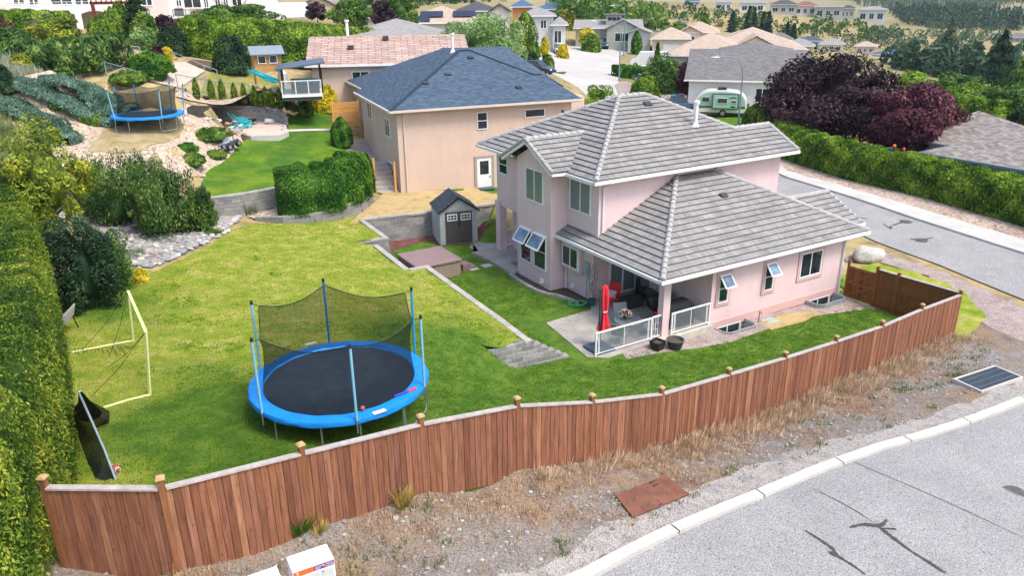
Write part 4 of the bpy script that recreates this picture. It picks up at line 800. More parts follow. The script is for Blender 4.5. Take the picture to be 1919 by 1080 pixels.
blockwall('curved low block wall round the rounded cedar hedge', WALLC, [1.95, 2.08, 2.12, 2.16, 2.2, 2.2], [1.8, 1.65, 1.5, 1.4, 1.4, 1.4], 1, cap=False)
dw = smooth_line(WALLD, 2); nn = len(dw); zt = np.interp(np.linspace(0, 1, nn), np.linspace(0, 1, 8), [4.55, 4.9, 5.15, 5.3, 5.3, 5.25, 5.0, 4.5])
blockwall('curved weathered block wall round the sunken paved fire pit corner', dw, list(zt), [4.0]*nn, 1, course=.18, L=.5, capmat=m_blk)
# ================================================================ TIMBER FENCE
m_fence = Mwood('fence_boards', [(.19, .075, .042), (.33, .14, .075), (.24, .10, .065), (.42, .20, .11)], .40); m_fpost = Mwood('fence_post', [(.24, .10, .045), (.29, .125, .06)], .6); m_fcap = M('fence_cap', (.44, .39, .36), .8, .2, 6); m_pcap = M('post_cap', (.5, .34, .17), .7, .15, 5)
m_inner = Mwood('fence_inner', [(.17, .062, .018), (.27, .11, .035), (.22, .08, .025)], .5)
FT = T('timber_fence', 'long red-brown board fence with pale cap rail along the verge', 'fence', (0, 0, 0))
def fence_run(par, a, b, za, zb_, h, inside=1, mat=None, seed=0, backrails=True):
    """boards lapped board-on-board between two posts, top rail level with the slope"""
    a = Vector((*a, za)); b = Vector((*b, zb_)); d = b-a; L = Vector((d.x, d.y)).length; t = Vector((d.x, d.y, 0)).normalized(); n = Vector((t.y, -t.x, 0)); sl = d.z/L
    mb = MB(); k = int(L/.142); w = L/k
    for i in range(k):
        x0 = i*w; x1 = x0+w-.011; o = .022+.006*(i % 2); x0 = max(x0, .03); x1 = min(x1, L-.03); j = random.uniform(-.015, .015)
        V = [a+t*x+n*(o+dn)+Vector((0, 0, sl*x+z)) for z in (-.25+j, h-.06) for x, dn in ((x0, 0), (x1, 0), (x1, .02), (x0, .02))]
        mb.add(V, [(3, 2, 1, 0), (4, 5, 6, 7), (0, 1, 5, 4), (1, 2, 6, 5), (2, 3, 7, 6), (3, 0, 4, 7)], random.random())
    bk = a+t*.03; be_ = b-t*.03; mb.beam(bk+n*.012+Vector((0, 0, h*.5-.12)), be_+n*.012+Vector((0, 0, h*.5-.12)), .02, h+.14, r=.35)
    if backrails:
        for z in (.25, h*.55, h-.15): mb.beam(a-n*.025+Vector((0, 0, z)), b-n*.025+Vector((0, 0, z)), .04, .09, r=.3)
    mb.build('panel', mat or m_fence, par, fix=False)
    mb = MB(); mb.beam(a+t*.05+n*.012+Vector((0, 0, h-.02+sl*.05)), b-t*.05+n*.012+Vector((0, 0, h-.02-sl*.05)), .14, .04); mb.build('cap_rail', m_fcap, par)
FZ = [z for *_, z in POSTZ]; FH = 1.78
for i in range(12): fence_run(FT, FENCE[i], FENCE[i+1], FZ[i], FZ[i+1], FH)
for i in range(13):
    mb = MB(); x, y = FENCE[i]; a_ = math.atan2(*(np.array(FENCE[min(i+1, 12)])-np.array(FENCE[max(i-1, 0)]))[::-1]); mb.cbox((0, 0, .95), (.11, .11, 2.0), rz=a_, r=random.random()); p = mb.build('post', m_fpost, FT, loc=(x, y, FZ[i]))
    mb = MB(); mb.cbox((0, 0, 1.965), (.16, .16, .035), rz=a_); mb.cbox((0, 0, 1.99), (.12, .12, .03), rz=a_); mb.build('post_cap', m_pcap, p, bevel=.008)
SF = T('side_fence', 'dark stained timber side fence running from the corner post to the gate', 'fence', (0, 0, 0), 0)
g0 = HF.w(11.02, -.35); g1 = HF.w(11.15, -1.75); g2 = HF.w(11.2, -2.75)
fence_run(SF, FENCE[12], g2, -.4, -.4, 1.85, mat=m_inner); fence_run(SF, g2, g1, -.4, -.4, 1.85, mat=m_inner)
for q in (g1, g2): mb = MB(); mb.cbox((0, 0, .97), (.12, .12, 2.0), rz=HF.a); mb.build('post', m_inner, SF, loc=(*q, -.42))
GT = T('timber_gate', 'dark brown timber gate with diagonal brace beside the pink house', 'gate', (*g0, -.4), 0)
dl = np.array(g1)-np.array(g0); L = float(np.hypot(*dl))-.08; GT.rotation_euler[2] = math.atan2(dl[1], dl[0])
mb = MB(); k = 9
for i in range(k): mb.box(.05+i*L/k, -.02+.012*(i % 2), .08, .05+(i+.97)*L/k, .012*(i % 2), 1.62, random.random())
mb.build('board_panel', m_inner, GT); mb = MB()
for sgn in (-1,):
    for z in (.15, .85, 1.55): mb.box(.05, .02*0-.06, z-.05, L, -.02, z+.05)
    mb.beam((.1, -.045, .2), (L-.05, -.045, .85), .1, .04, up=(0, 1, 0)); mb.beam((.1, -.045, .85), (L-.05, -.045, 1.5), .1, .04, up=(0, 1, 0))
mb.build('brace', m_inner, GT); mb = MB(); mb.cbox((0, 0, .95), (.1, .1, 1.95)); mb.build('post', m_inner, GT)
# ================================================================ TRAMPOLINES
m_blue = M('blue_pad', (.012, .24, .72), .45, .12, 3, .4, 12, dist=.03); m_mat = M('jump_mat', (.035, .05, .075), .7, .25, 2.5); m_steel = M('steel', (.38, .42, .44), .35, .1, 8, metal=.7); m_foam = M('pole_foam', (.25, .55, .72), .6, .35, 60); m_foamb = M('pole_foam_blue', (.02, .3, .62), .6, .2, 30); m_black = M('black_plastic', (.02, .02, .022), .5); m_net = Mthru('net', (.012, .016, .016), .54, .9, .1, grid=90)
def trampoline(label, loc, R, rim, pole_az, poleh, legs, far_sag=.25, netlow=(), lean=.06):
    t = T('trampoline', label, 'trampoline', loc); n = 64
    mb = MB(); mb.lathe([(0, rim-.015), (R*.35, rim-.03), (R*.7, rim-.02), (R-.32, rim)], 64); mb.build('jump_mat', m_mat, t, smooth=True)
    mb = MB(); prof = [(R-.36, rim+.0), (R-.34, rim+.035), (R-.1, rim+.05), (R+.02, rim+.03), (R+.05, rim-.04), (R+.04, rim-.10)]
    V = []
    for q, z in prof:
        for k in range(96): a = 2*math.pi*k/96; w = math.sin(a*16)*.006+random.uniform(-.006, .006); V.append((math.cos(a)*(q+w), math.sin(a)*(q+w), z+w*(2.5 if z < rim else 1)))
    mb.add(V, [(i*96+k, i*96+(k+1) % 96, (i+1)*96+(k+1) % 96, (i+1)*96+k) for i in range(len(prof)-1) for k in range(96)]); mb.build('safety_pad', m_blue, t, smooth=True)
    mb = MB(); mb.tube([(math.cos(2*math.pi*k/48)*(R-.03), math.sin(2*math.pi*k/48)*(R-.03), rim-.04) for k in range(48)], .025, 6, closed=True); mb.build('rim', m_steel, t)
    for i, a0 in enumerate(legs):
        mb = MB(); da = .28
        def P(a, r, z): return (math.cos(a)*r, math.sin(a)*r, z)
        a0 = math.radians(a0); mb.tube([P(a0-da, R-.04, rim-.06), P(a0-da, R-.02, .16), P(a0-da*.92, R-.02, .05), P(a0-da*.75, R-.02, .02), P(a0, R-.04, .02), P(a0+da*.75, R-.02, .02), P(a0+da*.92, R-.02, .05), P(a0+da, R-.02, .16), P(a0+da, R-.04, rim-.06)], .022, 8); mb.build('leg', m_steel, t, smooth=True)
    tops = []
    for az in pole_az:
        a = math.radians(az); b0 = Vector((math.cos(a)*(R+.05), math.sin(a)*(R+.05), rim-.35)); b1 = Vector((math.cos(a)*(R+.05+lean), math.sin(a)*(R+.05+lean), rim+poleh)); mb = MB(); bs = Vector((b0.x, b0.y, rim+.0)); mb.cyl(b0, bs, .022, n=8); pl = mb.build('pole', m_steel, t)
        mb = MB(); mb.cyl(bs, b1, .034, n=12); mb.build('foam_sleeve', m_foam if math.sin(a) < .3 else m_foamb, pl, smooth=True); mb = MB(); mb.cyl(b1, b1+Vector((0, 0, .1)), .045, .03, n=10); mb.build('cap', m_black, pl); tops.append((a, b1))
    # net: hangs from the poles, edges sag between them and pull inwards
    A = sorted([(a % (2*math.pi)) for a, _ in tops]); m = 120; K = 10; V = []; edge = []
    for j in range(m):
        a = 2*math.pi*j/m; i = 0
        for q in range(len(A)):
            a0, a1 = A[q], A[(q+1) % len(A)]+(2*math.pi if q == len(A)-1 else 0); aa = a if a >= A[0] else a+2*math.pi
            if a0 <= aa <= a1+1e-9: break
        f = (aa-a0)/(a1-a0); chord = math.cos((a1-a0)/2)/math.cos((f-.5)*(a1-a0)); sag = 4*f*(1-f)
        low = netlow[q] if netlow else far_sag
        for k in range(K+1):
            u = k/K; rr = (R-.33)*(1-u)+((R-.06)*(chord*.96))*u; rr -= math.sin(math.pi*u)*.10*(1-.4*sag); z = rim+.01+(poleh-.04-low*sag)*u
            V.append((math.cos(a)*rr, math.sin(a)*rr, z))
        edge.append(V[-1])
    mb = MB(); mb.add(V, [(j*(K+1)+k, ((j+1) % m)*(K+1)+k, ((j+1) % m)*(K+1)+k+1, j*(K+1)+k+1) for j in range(m) for k in range(K)]); nt = mb.build('safety_net', m_net, t, smooth=True, fix=False)
    mb = MB(); mb.tube(edge, .014, 5, closed=True)
    for a, b1 in tops:
        e = min(edge, key=lambda p: (p[0]-b1.x)**2+(p[1]-b1.y)**2); mb.tube([e, tuple(b1)], .008, 4)
    mb.build('net_cord', m_black, nt); return t
c1 = gz(637, 710, 3.53); zt1 = 2.66
# measured pole tops (photo): azimuth seen from the centre
def az_of(c, px, z): p = gz(*px, z); return math.degrees(math.atan2(p[1]-c[1], p[0]-c[0]))
PA = [az_of(c1, q, 3.55) for q in ((503, 768), (673, 799), (797, 724), (760, 668), (616, 637), (489, 692))]
R1 = 2.36
TR = trampoline('large round trampoline with bright blue pad and black mat in the near yard', (*c1, zt1), R1, .87, PA, 1.98, [(PA[0]+PA[5])/2+0, PA[0]+25, PA[1]+18, PA[2]-8, PA[3]+10, PA[4]][:5], netlow=(), lean=.0)
mb = MB(); mb.cbox((0, 0, 0), (.32, .14, .006)); q = pD(711, 772, 0)*0; 
def on_tramp(px, z=.93): p = gz(*px, zt1+z); return (p[0]-c1[0], p[1]-c1[1], z)
for px in ((711, 772), (582, 644)):
    p = on_tramp(px, .925); mb = MB(); mb.cbox((0, 0, 0), (.34, .15, .004), rz=math.atan2(p[1], p[0])+math.pi/2); mb.build('warning_label', m_white, TR, loc=p)
bat = T('foam_bat', 'blue and red foam bat lying on the right edge of the near trampoline mat', 'toy', (c1[0]+on_tramp((757, 737))[0], c1[1]+on_tramp((757, 737))[1], zt1+.9), math.radians(38))
mb = MB(); mb.cyl((-.3, 0, .03), (.12, 0, .04), .035, n=10); mb.build('handle', M('toy_blue', (.02, .06, .5), .5), bat, smooth=True); mb = MB(); mb.cyl((.12, 0, .04), (.36, 0, .04), .04, n=10); mb.build('tip', M('toy_red', (.7, .05, .08), .5), bat, smooth=True)
p = on_tramp((680, 770)); bl = T('small_ball', 'small red and white ball near the front pole on the trampoline pad', 'ball', (c1[0]+p[0], c1[1]+p[1], zt1+.95)); mb = MB(); mb.ball((0, 0, .05), .06); mb.build('ball_body', M('ball_red', (.6, .12, .08), .5, .4, 20), bl, smooth=True)
p = on_tramp((667, 768)); bl = T('toy_ring', 'tiny green toy beside the front pole on the trampoline mat', 'toy', (c1[0]+p[0], c1[1]+p[1], zt1+.9)); mb = MB(); mb.tube([(math.cos(k)*.06, math.sin(k)*.06, .02) for k in np.linspace(0, 5.8, 10)], .018, 6); mb.build('ring', M('toy_green', (.02, .4, .2), .5), bl, smooth=True)
c2 = gz(276, 213, 6.42)
PA2 = [az_of(c2, q, 6.42) for q in ((233, 219), (302, 219), (342, 209), (322, 204), (255, 204), (213, 210))]
trampoline('smaller round trampoline with blue pad on the hillside garden pad', (*c2, 5.55), 2.06, .86, PA2, 1.6, [PA2[0]+10, PA2[1]+12, PA2[2]+10, PA2[3]+10, PA2[4]+12, PA2[5]-10], far_sag=.18, lean=.16)
# ================================================================ LAWN GAMES
m_yel = M('hi_vis_yellow', (.66, .70, .30), .5, .12, 5)
gp = [G(447, 640), G(250, 640)[:3]]
gA = G(281, 742); gB = G(250, 640); peak_px = (239, 545)
g = T('folding_goal', 'pale yellow fabric football goal with thin black net standing on the lawn', 'goal', tuple(gA)); L3 = lambda p: tuple(np.array(p)-gA)
topp = pD(239, 546, float(np.hypot(*G(246, 700)[:2]))-.0); g1_ = G(195, 766); g2_ = G(135, 662)
kink = pD(273, 622, float(np.hypot(*G(281, 742)[:2]))+.15); topz = pD(240, 546, float(np.hypot(*G(250, 642)[:2]))-.35)
def flat(path, w, name, par, mat, th=.03):
    mb = MB()
    for a, b in zip(path[:-1], path[1:]): mb.beam(a, b, w, th)
    return mb.build(name, mat, par, bevel=.006)
flat([L3(gA), L3(kink), L3(topz)], .085, 'front_pole', g, m_yel, .05); flat([L3(topz), L3(gB)], .07, 'back_pole', g, m_yel, .05)
flat([L3(gA+[0, 0, .03]), L3(G(240, 752)+[0, 0, .03]), L3(g1_+[0, 0, .03])], .1, 'base_strip', g, m_yel); flat([L3(gB+[0, 0, .03]), L3(g2_+[0, 0, .03])], .1, 'base_strip', g, m_yel)
mb = MB()
for a, b in ((topz, G(150, 660)), (topz, G(205, 668)), (kink, G(170, 745)), (G(150, 660)+[0, 0, .05], G(245, 640)+[0, 0, .05]), (kink, G(200, 690))):
    mb.tube([L3(a), L3((np.array(a)+b)/2-[0, 0, .12]), L3(b)], .009, 4)
for k in range(14):
    p = G(140+k*7+RN.rand()*4, 664-k*1.3+RN.rand()*4); q = G(140+k*8, 655+RN.rand()*14); mb.tube([L3(p+[0, 0, .03]), L3(q+[0, 0, .06])], .01, 4)
mb.build('net', m_black, g)
# pop-up net with curved pole, leaning by the hedge
b0 = G(217, 900); b1 = G(150, 742); n_ = T('rebound_net', 'black rebound net on a curved pale pole leaning beside the cedar hedge', 'sports net', tuple(b0)); L4 = lambda p: tuple(np.array(p)-b0)
Db = float(np.hypot(*b0[:2])); arc = [pD(217, 900, Db), pD(195, 842, Db+.45), pD(172, 790, Db+.75), pD(153, 748, Db+.75), pD(147, 735, Db+.7), pD(152, 733, Db+.72), pD(170, 752, Db+1.2), pD(192, 775, Db+1.5)]
mb = MB(); mb.tube([L4(p) for p in smooth_line_3(arc)] if 0 else [L4(p) for p in arc[:6]], .025, 8); mb.build('pole', M('pole_pale', (.28, .36, .42), .4), n_, smooth=True)
m_net2 = Mthru('dense_net', (.012, .014, .018), .88, .9, .1, grid=40)
mb = MB(); GB = [G(x, y)+[0, 0, .03] for x, y in ((205, 905), (180, 900), (165, 870), (150, 830), (140, 800), (133, 772), (136, 760), (150, 790))]
A_ = arc[:6]+arc[6:]; m = min(len(A_), len(GB))
rows = 6; V = []
for i in range(m):
    for k in range(rows+1): u = k/rows; p = np.array(A_[i])*(1-u)+GB[i]*u; p = p+[0, 0, -.12*math.sin(math.pi*u)+.03*math.sin(i*3+k*2)]; V.append(L4(p))
mb.add(V, [(i*(rows+1)+k, (i+1)*(rows+1)+k, (i+1)*(rows+1)+k+1, i*(rows+1)+k+1) for i in range(m-1) for k in range(rows)])
tri = [arc[3], arc[4], pD(152, 734, Db+.75), arc[6], G(207, 778)+[0, 0, .1], G(205, 795)+[0, 0, .04], G(178, 808)+[0, 0, .05]]
c_ = sum(np.array(p) for p in tri)/len(tri)+[0, 0, -.1]
for p, q in zip(tri, tri[1:]+tri[:1]): mb.quad([L4(p), L4(q), L4(c_)])
mb.build('net', m_net2, n_, smooth=True, fix=False)
p = G(217, 885); fb = T('football', 'brown and white american football lying beside the black net pole', 'ball', tuple(p), 1.0); mb = MB(); mb.lathe([(0.001, -.16), (.05, -.12), (.085, -.05), (.09, 0), (.085, .05), (.05, .12), (.001, .16)], 14); o = mb.build('ball_body', M('leather', (.32, .09, .06), .6, .2, 20), fb, smooth=True); o.rotation_euler = (math.pi/2, 0, 0); o.location = (0, 0, .09)
for s_ in (-.1, .1): mb = MB(); mb.cyl((0, s_-.01, .09), (0, s_+.01, .09), .068, n=14); mb.build('stripe', m_white, fb)
# garden bench by the hedge
m_iron2 = M('bench_iron', (.02, .02, .025), .4, metal=.5); m_slat = M('bench_slat', (.42, .38, .34), .8, .15, 10)
bp = G(118, 628); be = T('garden_bench', 'weathered slatted garden bench with black iron ends beside the cedar hedge', 'bench', tuple(bp), math.radians(-80))
mb = MB()
for k in range(5): mb.box(-.55, -.22+k*.09, .42, .55, -.15+k*.09, .445)
mb.build('seat', m_slat, be); mb = MB()
for k in range(4): mb.box(-.55, .26+.03*k, .52+k*.1, .55, .28+.03*k, .6+k*.1)
mb.build('backrest', m_slat, be)
for sx in (-.58, .58): mb = MB(); mb.tube([(sx, -.25, 0), (sx, -.2, .25), (sx, -.24, .42), (sx, .2, .42), (sx, .3, .9)], .02, 6); mb.tube([(sx, .3, 0), (sx, .2, .42)], .02, 6); mb.tube([(sx, .25, .65), (sx, 0, .66), (sx, -.22, .62), (sx, -.27, .55), (sx, -.22, .45)], .02, 6); mb.build('iron_end', m_iron2, be, smooth=True)
# ================================================================ SHED AND HOT TUB
m_shed = M('shed_vinyl', (.47, .48, .48), .6, .08, 3); m_shdoor = M('shed_door', (.085, .072, .062), .6, .12, 4); m_shroof = Mshingle('shed_roof', ((.04, .055, .075), (.06, .08, .105), (.03, .04, .05)), w=.6, h=.16, mortar=.006, contrast=.3)
s0 = gz(826, 461, .02); SH = T('garden_shed', 'grey plastic garden shed with dark gable roof and brown double doors', 'shed', (*s0, .02), math.radians(17))
sw, sd, sh, pk = 2.15, 2.15, 1.95, 2.72
mb = MB()
mb.extr([(0, 0), (sw, 0), (sw, sh), (sw/2, pk-.1), (0, sh)], 'y', 0.02, .06); mb.box(0, .06, 0, .06, sd, sh); mb.box(sw-.06, .06, 0, sw, sd, sh); mb.extr([(0, 0), (sw, 0), (sw, sh), (sw/2, pk-.1), (0, sh)], 'y', sd, sd+.04)
for k in range(13):
    z = .06+k*.145; mb.cbox((-.006, sd/2+.04, z+.07), (.035, sd-.1, .125), ry=.12)
    if z > 0: mb.cbox((.16, .0, z+.07), (.27, .03, .125), rx=.12) ; mb.cbox((sw-.16, .0, z+.07), (.27, .03, .125), rx=.12)
for k in range(4): hw = (sw/2-.12)*(1-k/4.6); mb.cbox((sw/2, .0, sh+.1+k*.14), (hw*2, .03, .12), rx=.12)
mb.build('wall', m_shed, SH, fix=False)
mb = MB()
for sx in (0, 1):
    x0, x1 = (.32, sw/2-.01) if sx == 0 else (sw/2+.01, sw-.32); mb.box(x0, -.045, .06, x1, .02, 1.9)
mb.build('door', m_shdoor, SH, bevel=.012)
mb = MB()
for sx in (0, 1):
    x0, x1 = (.32, sw/2-.01) if sx == 0 else (sw/2+.01, sw-.32); mb.box(x0+.1, -.055, .15, x1-.1, -.04, .55); mb.box(x0+.1, -.055, .62, x1-.1, -.04, 1.3)
mb.build('door_panel', m_shdoor, SH, bevel=.01)
Fs = Face('y-', -.046)
for x0 in (.42, sw/2+.11): window(SH, Fs, x0, x0+.56, 1.40, 1.78, 'g', fr=.05)
mb = MB(); mb.ball((sw/2, -.09, 1.15), .05); mb.cbox((sw/2, -.08, 1.25), (.05, .04, .18)); mb.build('handle', m_black, SH)
rf = MB(); ov = .12
roofplane(rf, [(-ov, sd+ov, sh-.04), (-ov, -ov, sh-.04), (sw/2, -ov, pk), (sw/2, sd+ov, pk)]); roofplane(rf, [(sw+ov, -ov, sh-.04), (sw+ov, sd+ov, sh-.04), (sw/2, sd+ov, pk), (sw/2, -ov, pk)])
o = rf.build('roof', m_shroof, SH, fix=False); so = o.modifiers.new('solid', 'SOLIDIFY'); so.thickness = .06; so.offset = -1
mb = MB()
for y0 in (-ov-.01,): mb.beam((-ov, y0, sh-.07), (sw/2, y0, pk-.03), .03, .09); mb.beam((sw+ov, y0, sh-.07), (sw/2, y0, pk-.03), .03, .09)
mb.build('roof_trim', m_black, SH)
m_cov = M('spa_cover', (.26, .18, .175), .6, .1, 2, .3, 30); m_spa = Mwood('spa_cabinet', [(.28, .22, .16), (.33, .26, .2)], .75)
tb = T('hot_tub', 'square hot tub with plum brown folding cover sunk beside the retaining wall', 'hot tub', (*gz(800, 497, .9), 0), HF.a)
tc = np.mean([gz(*q, .9) for q in ((746, 475.5), (825.7, 461.5), (864.8, 486), (778.8, 503))], 0); tb.location = (*tc, 0)
mb = MB(); mb.box(-1.17, -1.17, .02, 1.17, 1.17, .78)
for k in range(26):
    for q in (-1, 1): mb.box(-1.16+k*.09, q*1.17-.01, .04, -1.09+k*.09, q*1.17+.01, .76, random.random()); mb.box(q*1.17-.01, -1.16+k*.09, .04, q*1.17+.01, -1.09+k*.09, .76, random.random())
mb.build('cabinet', m_spa, tb)
mb = MB(); mb.box(-1.24, -1.24, .78, 1.24, -.006, .93); o = mb.build('cover_half', m_cov, tb, bevel=.05); mb = MB(); mb.box(-1.24, .006, .78, 1.24, 1.24, .93); mb.build('cover_half', m_cov, tb, bevel=.05)
mb = MB()
for x, y in ((1.25, -.5), (-1.25, -.5), (-.3, -1.25)): mb.tube([(x, y, .8), (x*1.02, y*1.02, .6), (x*1.01, y*1.01, .45)], .015, 5)
mb.build('strap', m_black, tb)
st = T('spa_step', 'brown plastic steps at the far side of the hot tub', 'steps', (*gz(866, 505, .0), 0), HF.a); mb = MB(); mb.box(-.1, -.3, 0, .35, .3, .35); mb.box(.35, -.3, 0, .65, .3, .18); mb.build('tread', m_cov, st, bevel=.02); mb = MB(); mb.box(-.09, -.32, 0.01, .64, -.3, .16); mb.box(-.09, .3, .01, .64, .32, .16); mb.build('side', m_cov, st)
for i, q in enumerate(((887, 505), (912, 499))):
    p = gz(*q, .0); o = MB(); o.cbox((0, 0, .03), (.5, .42, .05)); tag(o.build('stepping_stone', m_conc, loc=(*p, .0), rz=HF.a+.1*i, bevel=.01), ('square paving stone on the lawn beside the hot tub steps', 'square paving stone on the lawn nearer the porch slab')[i], 'paving stone', 'stepping stones')
# ================================================================ MAILBOXES, GRATE, PLATE, BOULDER, LAMPS
def text(par, s_, loc, size, mat, rot=(math.pi/2, 0, 0), name='lettering'):
    cu = bpy.data.curves.new(name, 'FONT'); cu.body = s_; cu.size = size; cu.extrude = .002; cu.align_x = 'LEFT'; cu.materials.append(mat); to = bpy.data.objects.new('tmp', cu); COL.objects.link(to)
    dg = bpy.context.evaluated_depsgraph_get(); me = bpy.data.meshes.new_from_object(to.evaluated_get(dg)); bpy.data.objects.remove(to); me.materials.clear(); me.materials.append(mat)
    o = bpy.data.objects.new(name, me); COL.objects.link(o); o.parent = par; o.location = loc; o.rotation_euler = rot; return o
m_mb = M('mailbox_white', (.80, .81, .82), .4, .04, 3); m_mg = M('mailbox_grey', (.52, .55, .56), .45, .05); m_or = M('mailbox_orange', (.85, .13, .04), .5, .05); m_bl = M('mailbox_blue', (.03, .05, .3), .5, .05)
def mailbox(label, c, ang, num=True):
    b = T('community_mailbox', label, 'mailbox', c, ang, 'community mailboxes at the verge'); w, d, h = .74, .46, 1.35
    mb = MB(); mb.box(-w/2, -d/2, .25, w/2, d/2, .25+h); mb.build('cabinet', m_mb, b, bevel=.015)
    mb = MB(); mb.box(-w/2+.012, -d/2-.006, h+.125, w/2-.012, -d/2+.01, h+.235); mb.build('band', m_or, b)
    mb = MB(); mb.box(w/2-.37, -d/2-.009, h+.135, w/2-.02, -d/2, h+.225); mb.build('name_plate', m_bl, b)
    text(b, 'CANADA', (w/2-.35, -d/2-.011, h+.185), .04, m_mb); text(b, 'POST', (w/2-.35, -d/2-.011, h+.145), .04, m_mb); text(b, 'POSTES', (w/2-.155, -d/2-.011, h+.185), .036, m_mb); text(b, 'CANADA', (w/2-.155, -d/2-.011, h+.145), .036, m_mb)
    mb = MB(); mb.cyl((w/2-.185, -d/2-.012, h+.18), (w/2-.185, -d/2-.008, h+.18), .026, n=16); mb.build('round_mark', m_or, b)
    if num: text(b, '2', (-w/2+.05, -d/2-.009, h+.14), .11, m_mb)
    for i in range(2):
        for k in range(8):
            mb = MB(); x0 = -w/2+.03+i*.45; x1 = x0+(.43 if i == 0 else .22); z1 = h+.10-k*.13; mb.box(x0, -d/2-.012, z1-.12, x1, -d/2, z1); q = mb.build('compartment_door', m_mg, b, bevel=.004); mb = MB(); mb.cyl((x0+.04, -d/2-.02, z1-.04), (x0+.04, -d/2-.01, z1-.04), .012, n=10); mb.build('lock', m_black, q)
    mb = MB(); mb.box(-.1, -.1, 0, .1, .1, .26); mb.box(-.25, -.2, 0, .25, .2, .03); mb.build('pedestal', m_mg, b); return b
mt = [gz(*q, 4.0) for q in ((535.5, 1046.7), (612.6, 1020.6), (626, 1045.6), (548, 1072.8))]; mc = np.mean(mt, 0); ma = math.atan2(*((mt[2]-mt[3])[::-1]))
mailbox('white community mailbox with orange band and numeral two, right one of the pair', (*mc, 2.4), ma)
mt2 = [gz(*q, 3.97) for q in ((440, 1079), (520, 1050)) ]; m2 = mc+np.array([math.cos(ma), math.sin(ma)])*-.93+np.array([math.sin(ma), -math.cos(ma)])*.1
mailbox('white community mailbox partly out of frame, left one of the pair', (*m2, 2.37), ma, False)
gr = [G(*q) for q in ((1788, 717), (1865, 694), (1913, 715), (1835, 739))]; gc = np.mean(gr, 0); ga = math.atan2(*((gr[1]-gr[0])[:2][::-1])); lw = float(np.hypot(*(gr[1]-gr[0])[:2])); dw_ = float(np.hypot(*(gr[2]-gr[1])[:2]))
g = T('storm_grate', 'rectangular steel storm grate with concrete rim in the verge', 'drain grate', (gc[0], gc[1], gc[2]+.07), ga); mb = MB()
for x0, y0, x1, y1 in ((-lw/2, -dw_/2, lw/2, -dw_/2+.07), (-lw/2, dw_/2-.07, lw/2, dw_/2), (-lw/2, -dw_/2+.07, -lw/2+.07, dw_/2-.07), (lw/2-.07, -dw_/2+.07, lw/2, dw_/2-.07)): mb.box(x0, y0, -.1, x1, y1, .09)
mb.build('concrete_rim', m_conc, g); mb = MB(); m_gs = M('grate_steel', (.13, .16, .19), .5, .15, 6, metal=.4)
n_ = 46
for k in range(n_): x = -lw/2+.08+(lw-.16)*k/(n_-1); mb.box(x-.011, -dw_/2+.07, .03, x+.011, dw_/2-.07, .07)
for k in range(1, 4): y = -dw_/2+dw_*k/4; mb.box(-lw/2+.07, y-.015, .04, lw/2-.07, y+.015, .078)
mb.build('bars', m_gs, g); mb = MB(); mb.box(-lw/2+.05, -dw_/2+.05, .0, lw/2-.05, dw_/2-.05, .02); mb.build('pit_shade', M('pit', (.03, .035, .04), .9), g)  # flat dark plate; the shade below the bars is put into its colour
pl = [G(*q) for q in ((1153, 933), (1247, 895), (1292, 930), (1186, 974))]; m_rust = Mground('rusty_steel', [(.3, (.15, .062, .042)), (.6, (.23, .10, .07)), (.8, (.19, .085, .06))], s=2.2, fine=40, fine_amt=.3, rough=.7, bst=.2)
mb = MB(); pc = np.mean(pl, 0); V = [tuple(p-pc+[0, 0, z]) for z in (.03, .07) for p in pl]; mb.add(V, [(3, 2, 1, 0), (4, 5, 6, 7), (0, 1, 5, 4), (1, 2, 6, 5), (2, 3, 7, 6), (3, 0, 4, 7)])
sp = T('steel_plate', 'rust brown rectangular steel plate lying in the dry weeds', 'steel plate', tuple(pc)); mb.build('sheet', m_rust, sp)
mb = MB()
for q in ((1222, 912), (1228, 918), (1234, 953) if 0 else (1228, 947), (1234, 952)): p = G(*q)-pc; mb.beam((p[0]-.09, p[1]-.05, .078), (p[0]+.09, p[1]+.05, .078), .025, .004)
mb.build('lifting_slot', m_black, sp)
m_rock = Mground('granite', [(.3, (.38, .36, .33)), (.6, (.58, .56, .52)), (.8, (.46, .44, .42))], s=2.5, fine=18, fine_amt=.4, bst=.7, bs=14, bd=.06)
def rockmesh(name, seed, mat, sub=3, amp=.28, flat_=.7):
    bm = bmesh.new(); bmesh.ops.create_icosphere(bm, subdivisions=sub, radius=.5); rs = np.random.RandomState(seed); D = rs.randn(9, 3); D /= np.linalg.norm(D, axis=1)[:, None]; h = .30+.2*rs.rand(9)
    for v in bm.verts:
        c = np.array(v.co)
        for d, hh in zip(D, h):
            q = c@d
            if q > hh: c = c-d*(q-hh)*.85
        c = c*(1+.05*math.sin(c[0]*9+seed)*math.cos(c[1]*11)); v.co = Vector((c[0], c[1], c[2]*flat_))
    me = bpy.data.meshes.new(name); bm.to_mesh(me); bm.free(); me.materials.append(mat); return me
p = G(1636, 494); me = rockmesh('boulder', 5, m_rock, 4, flat_=.62); o = bpy.data.objects.new('boulder', me); COL.objects.link(o); o.location = (p[0], p[1]+.6, p[2]+.3); o.scale = (2.0, 1.4, 1.5); o.rotation_euler[2] = .5; tag(o, 'large pale granite boulder near the kerb of the side street', 'boulder')
m_lamp = M('lamp_steel', (.20, .30, .34), .5, .1, 5, metal=.3)
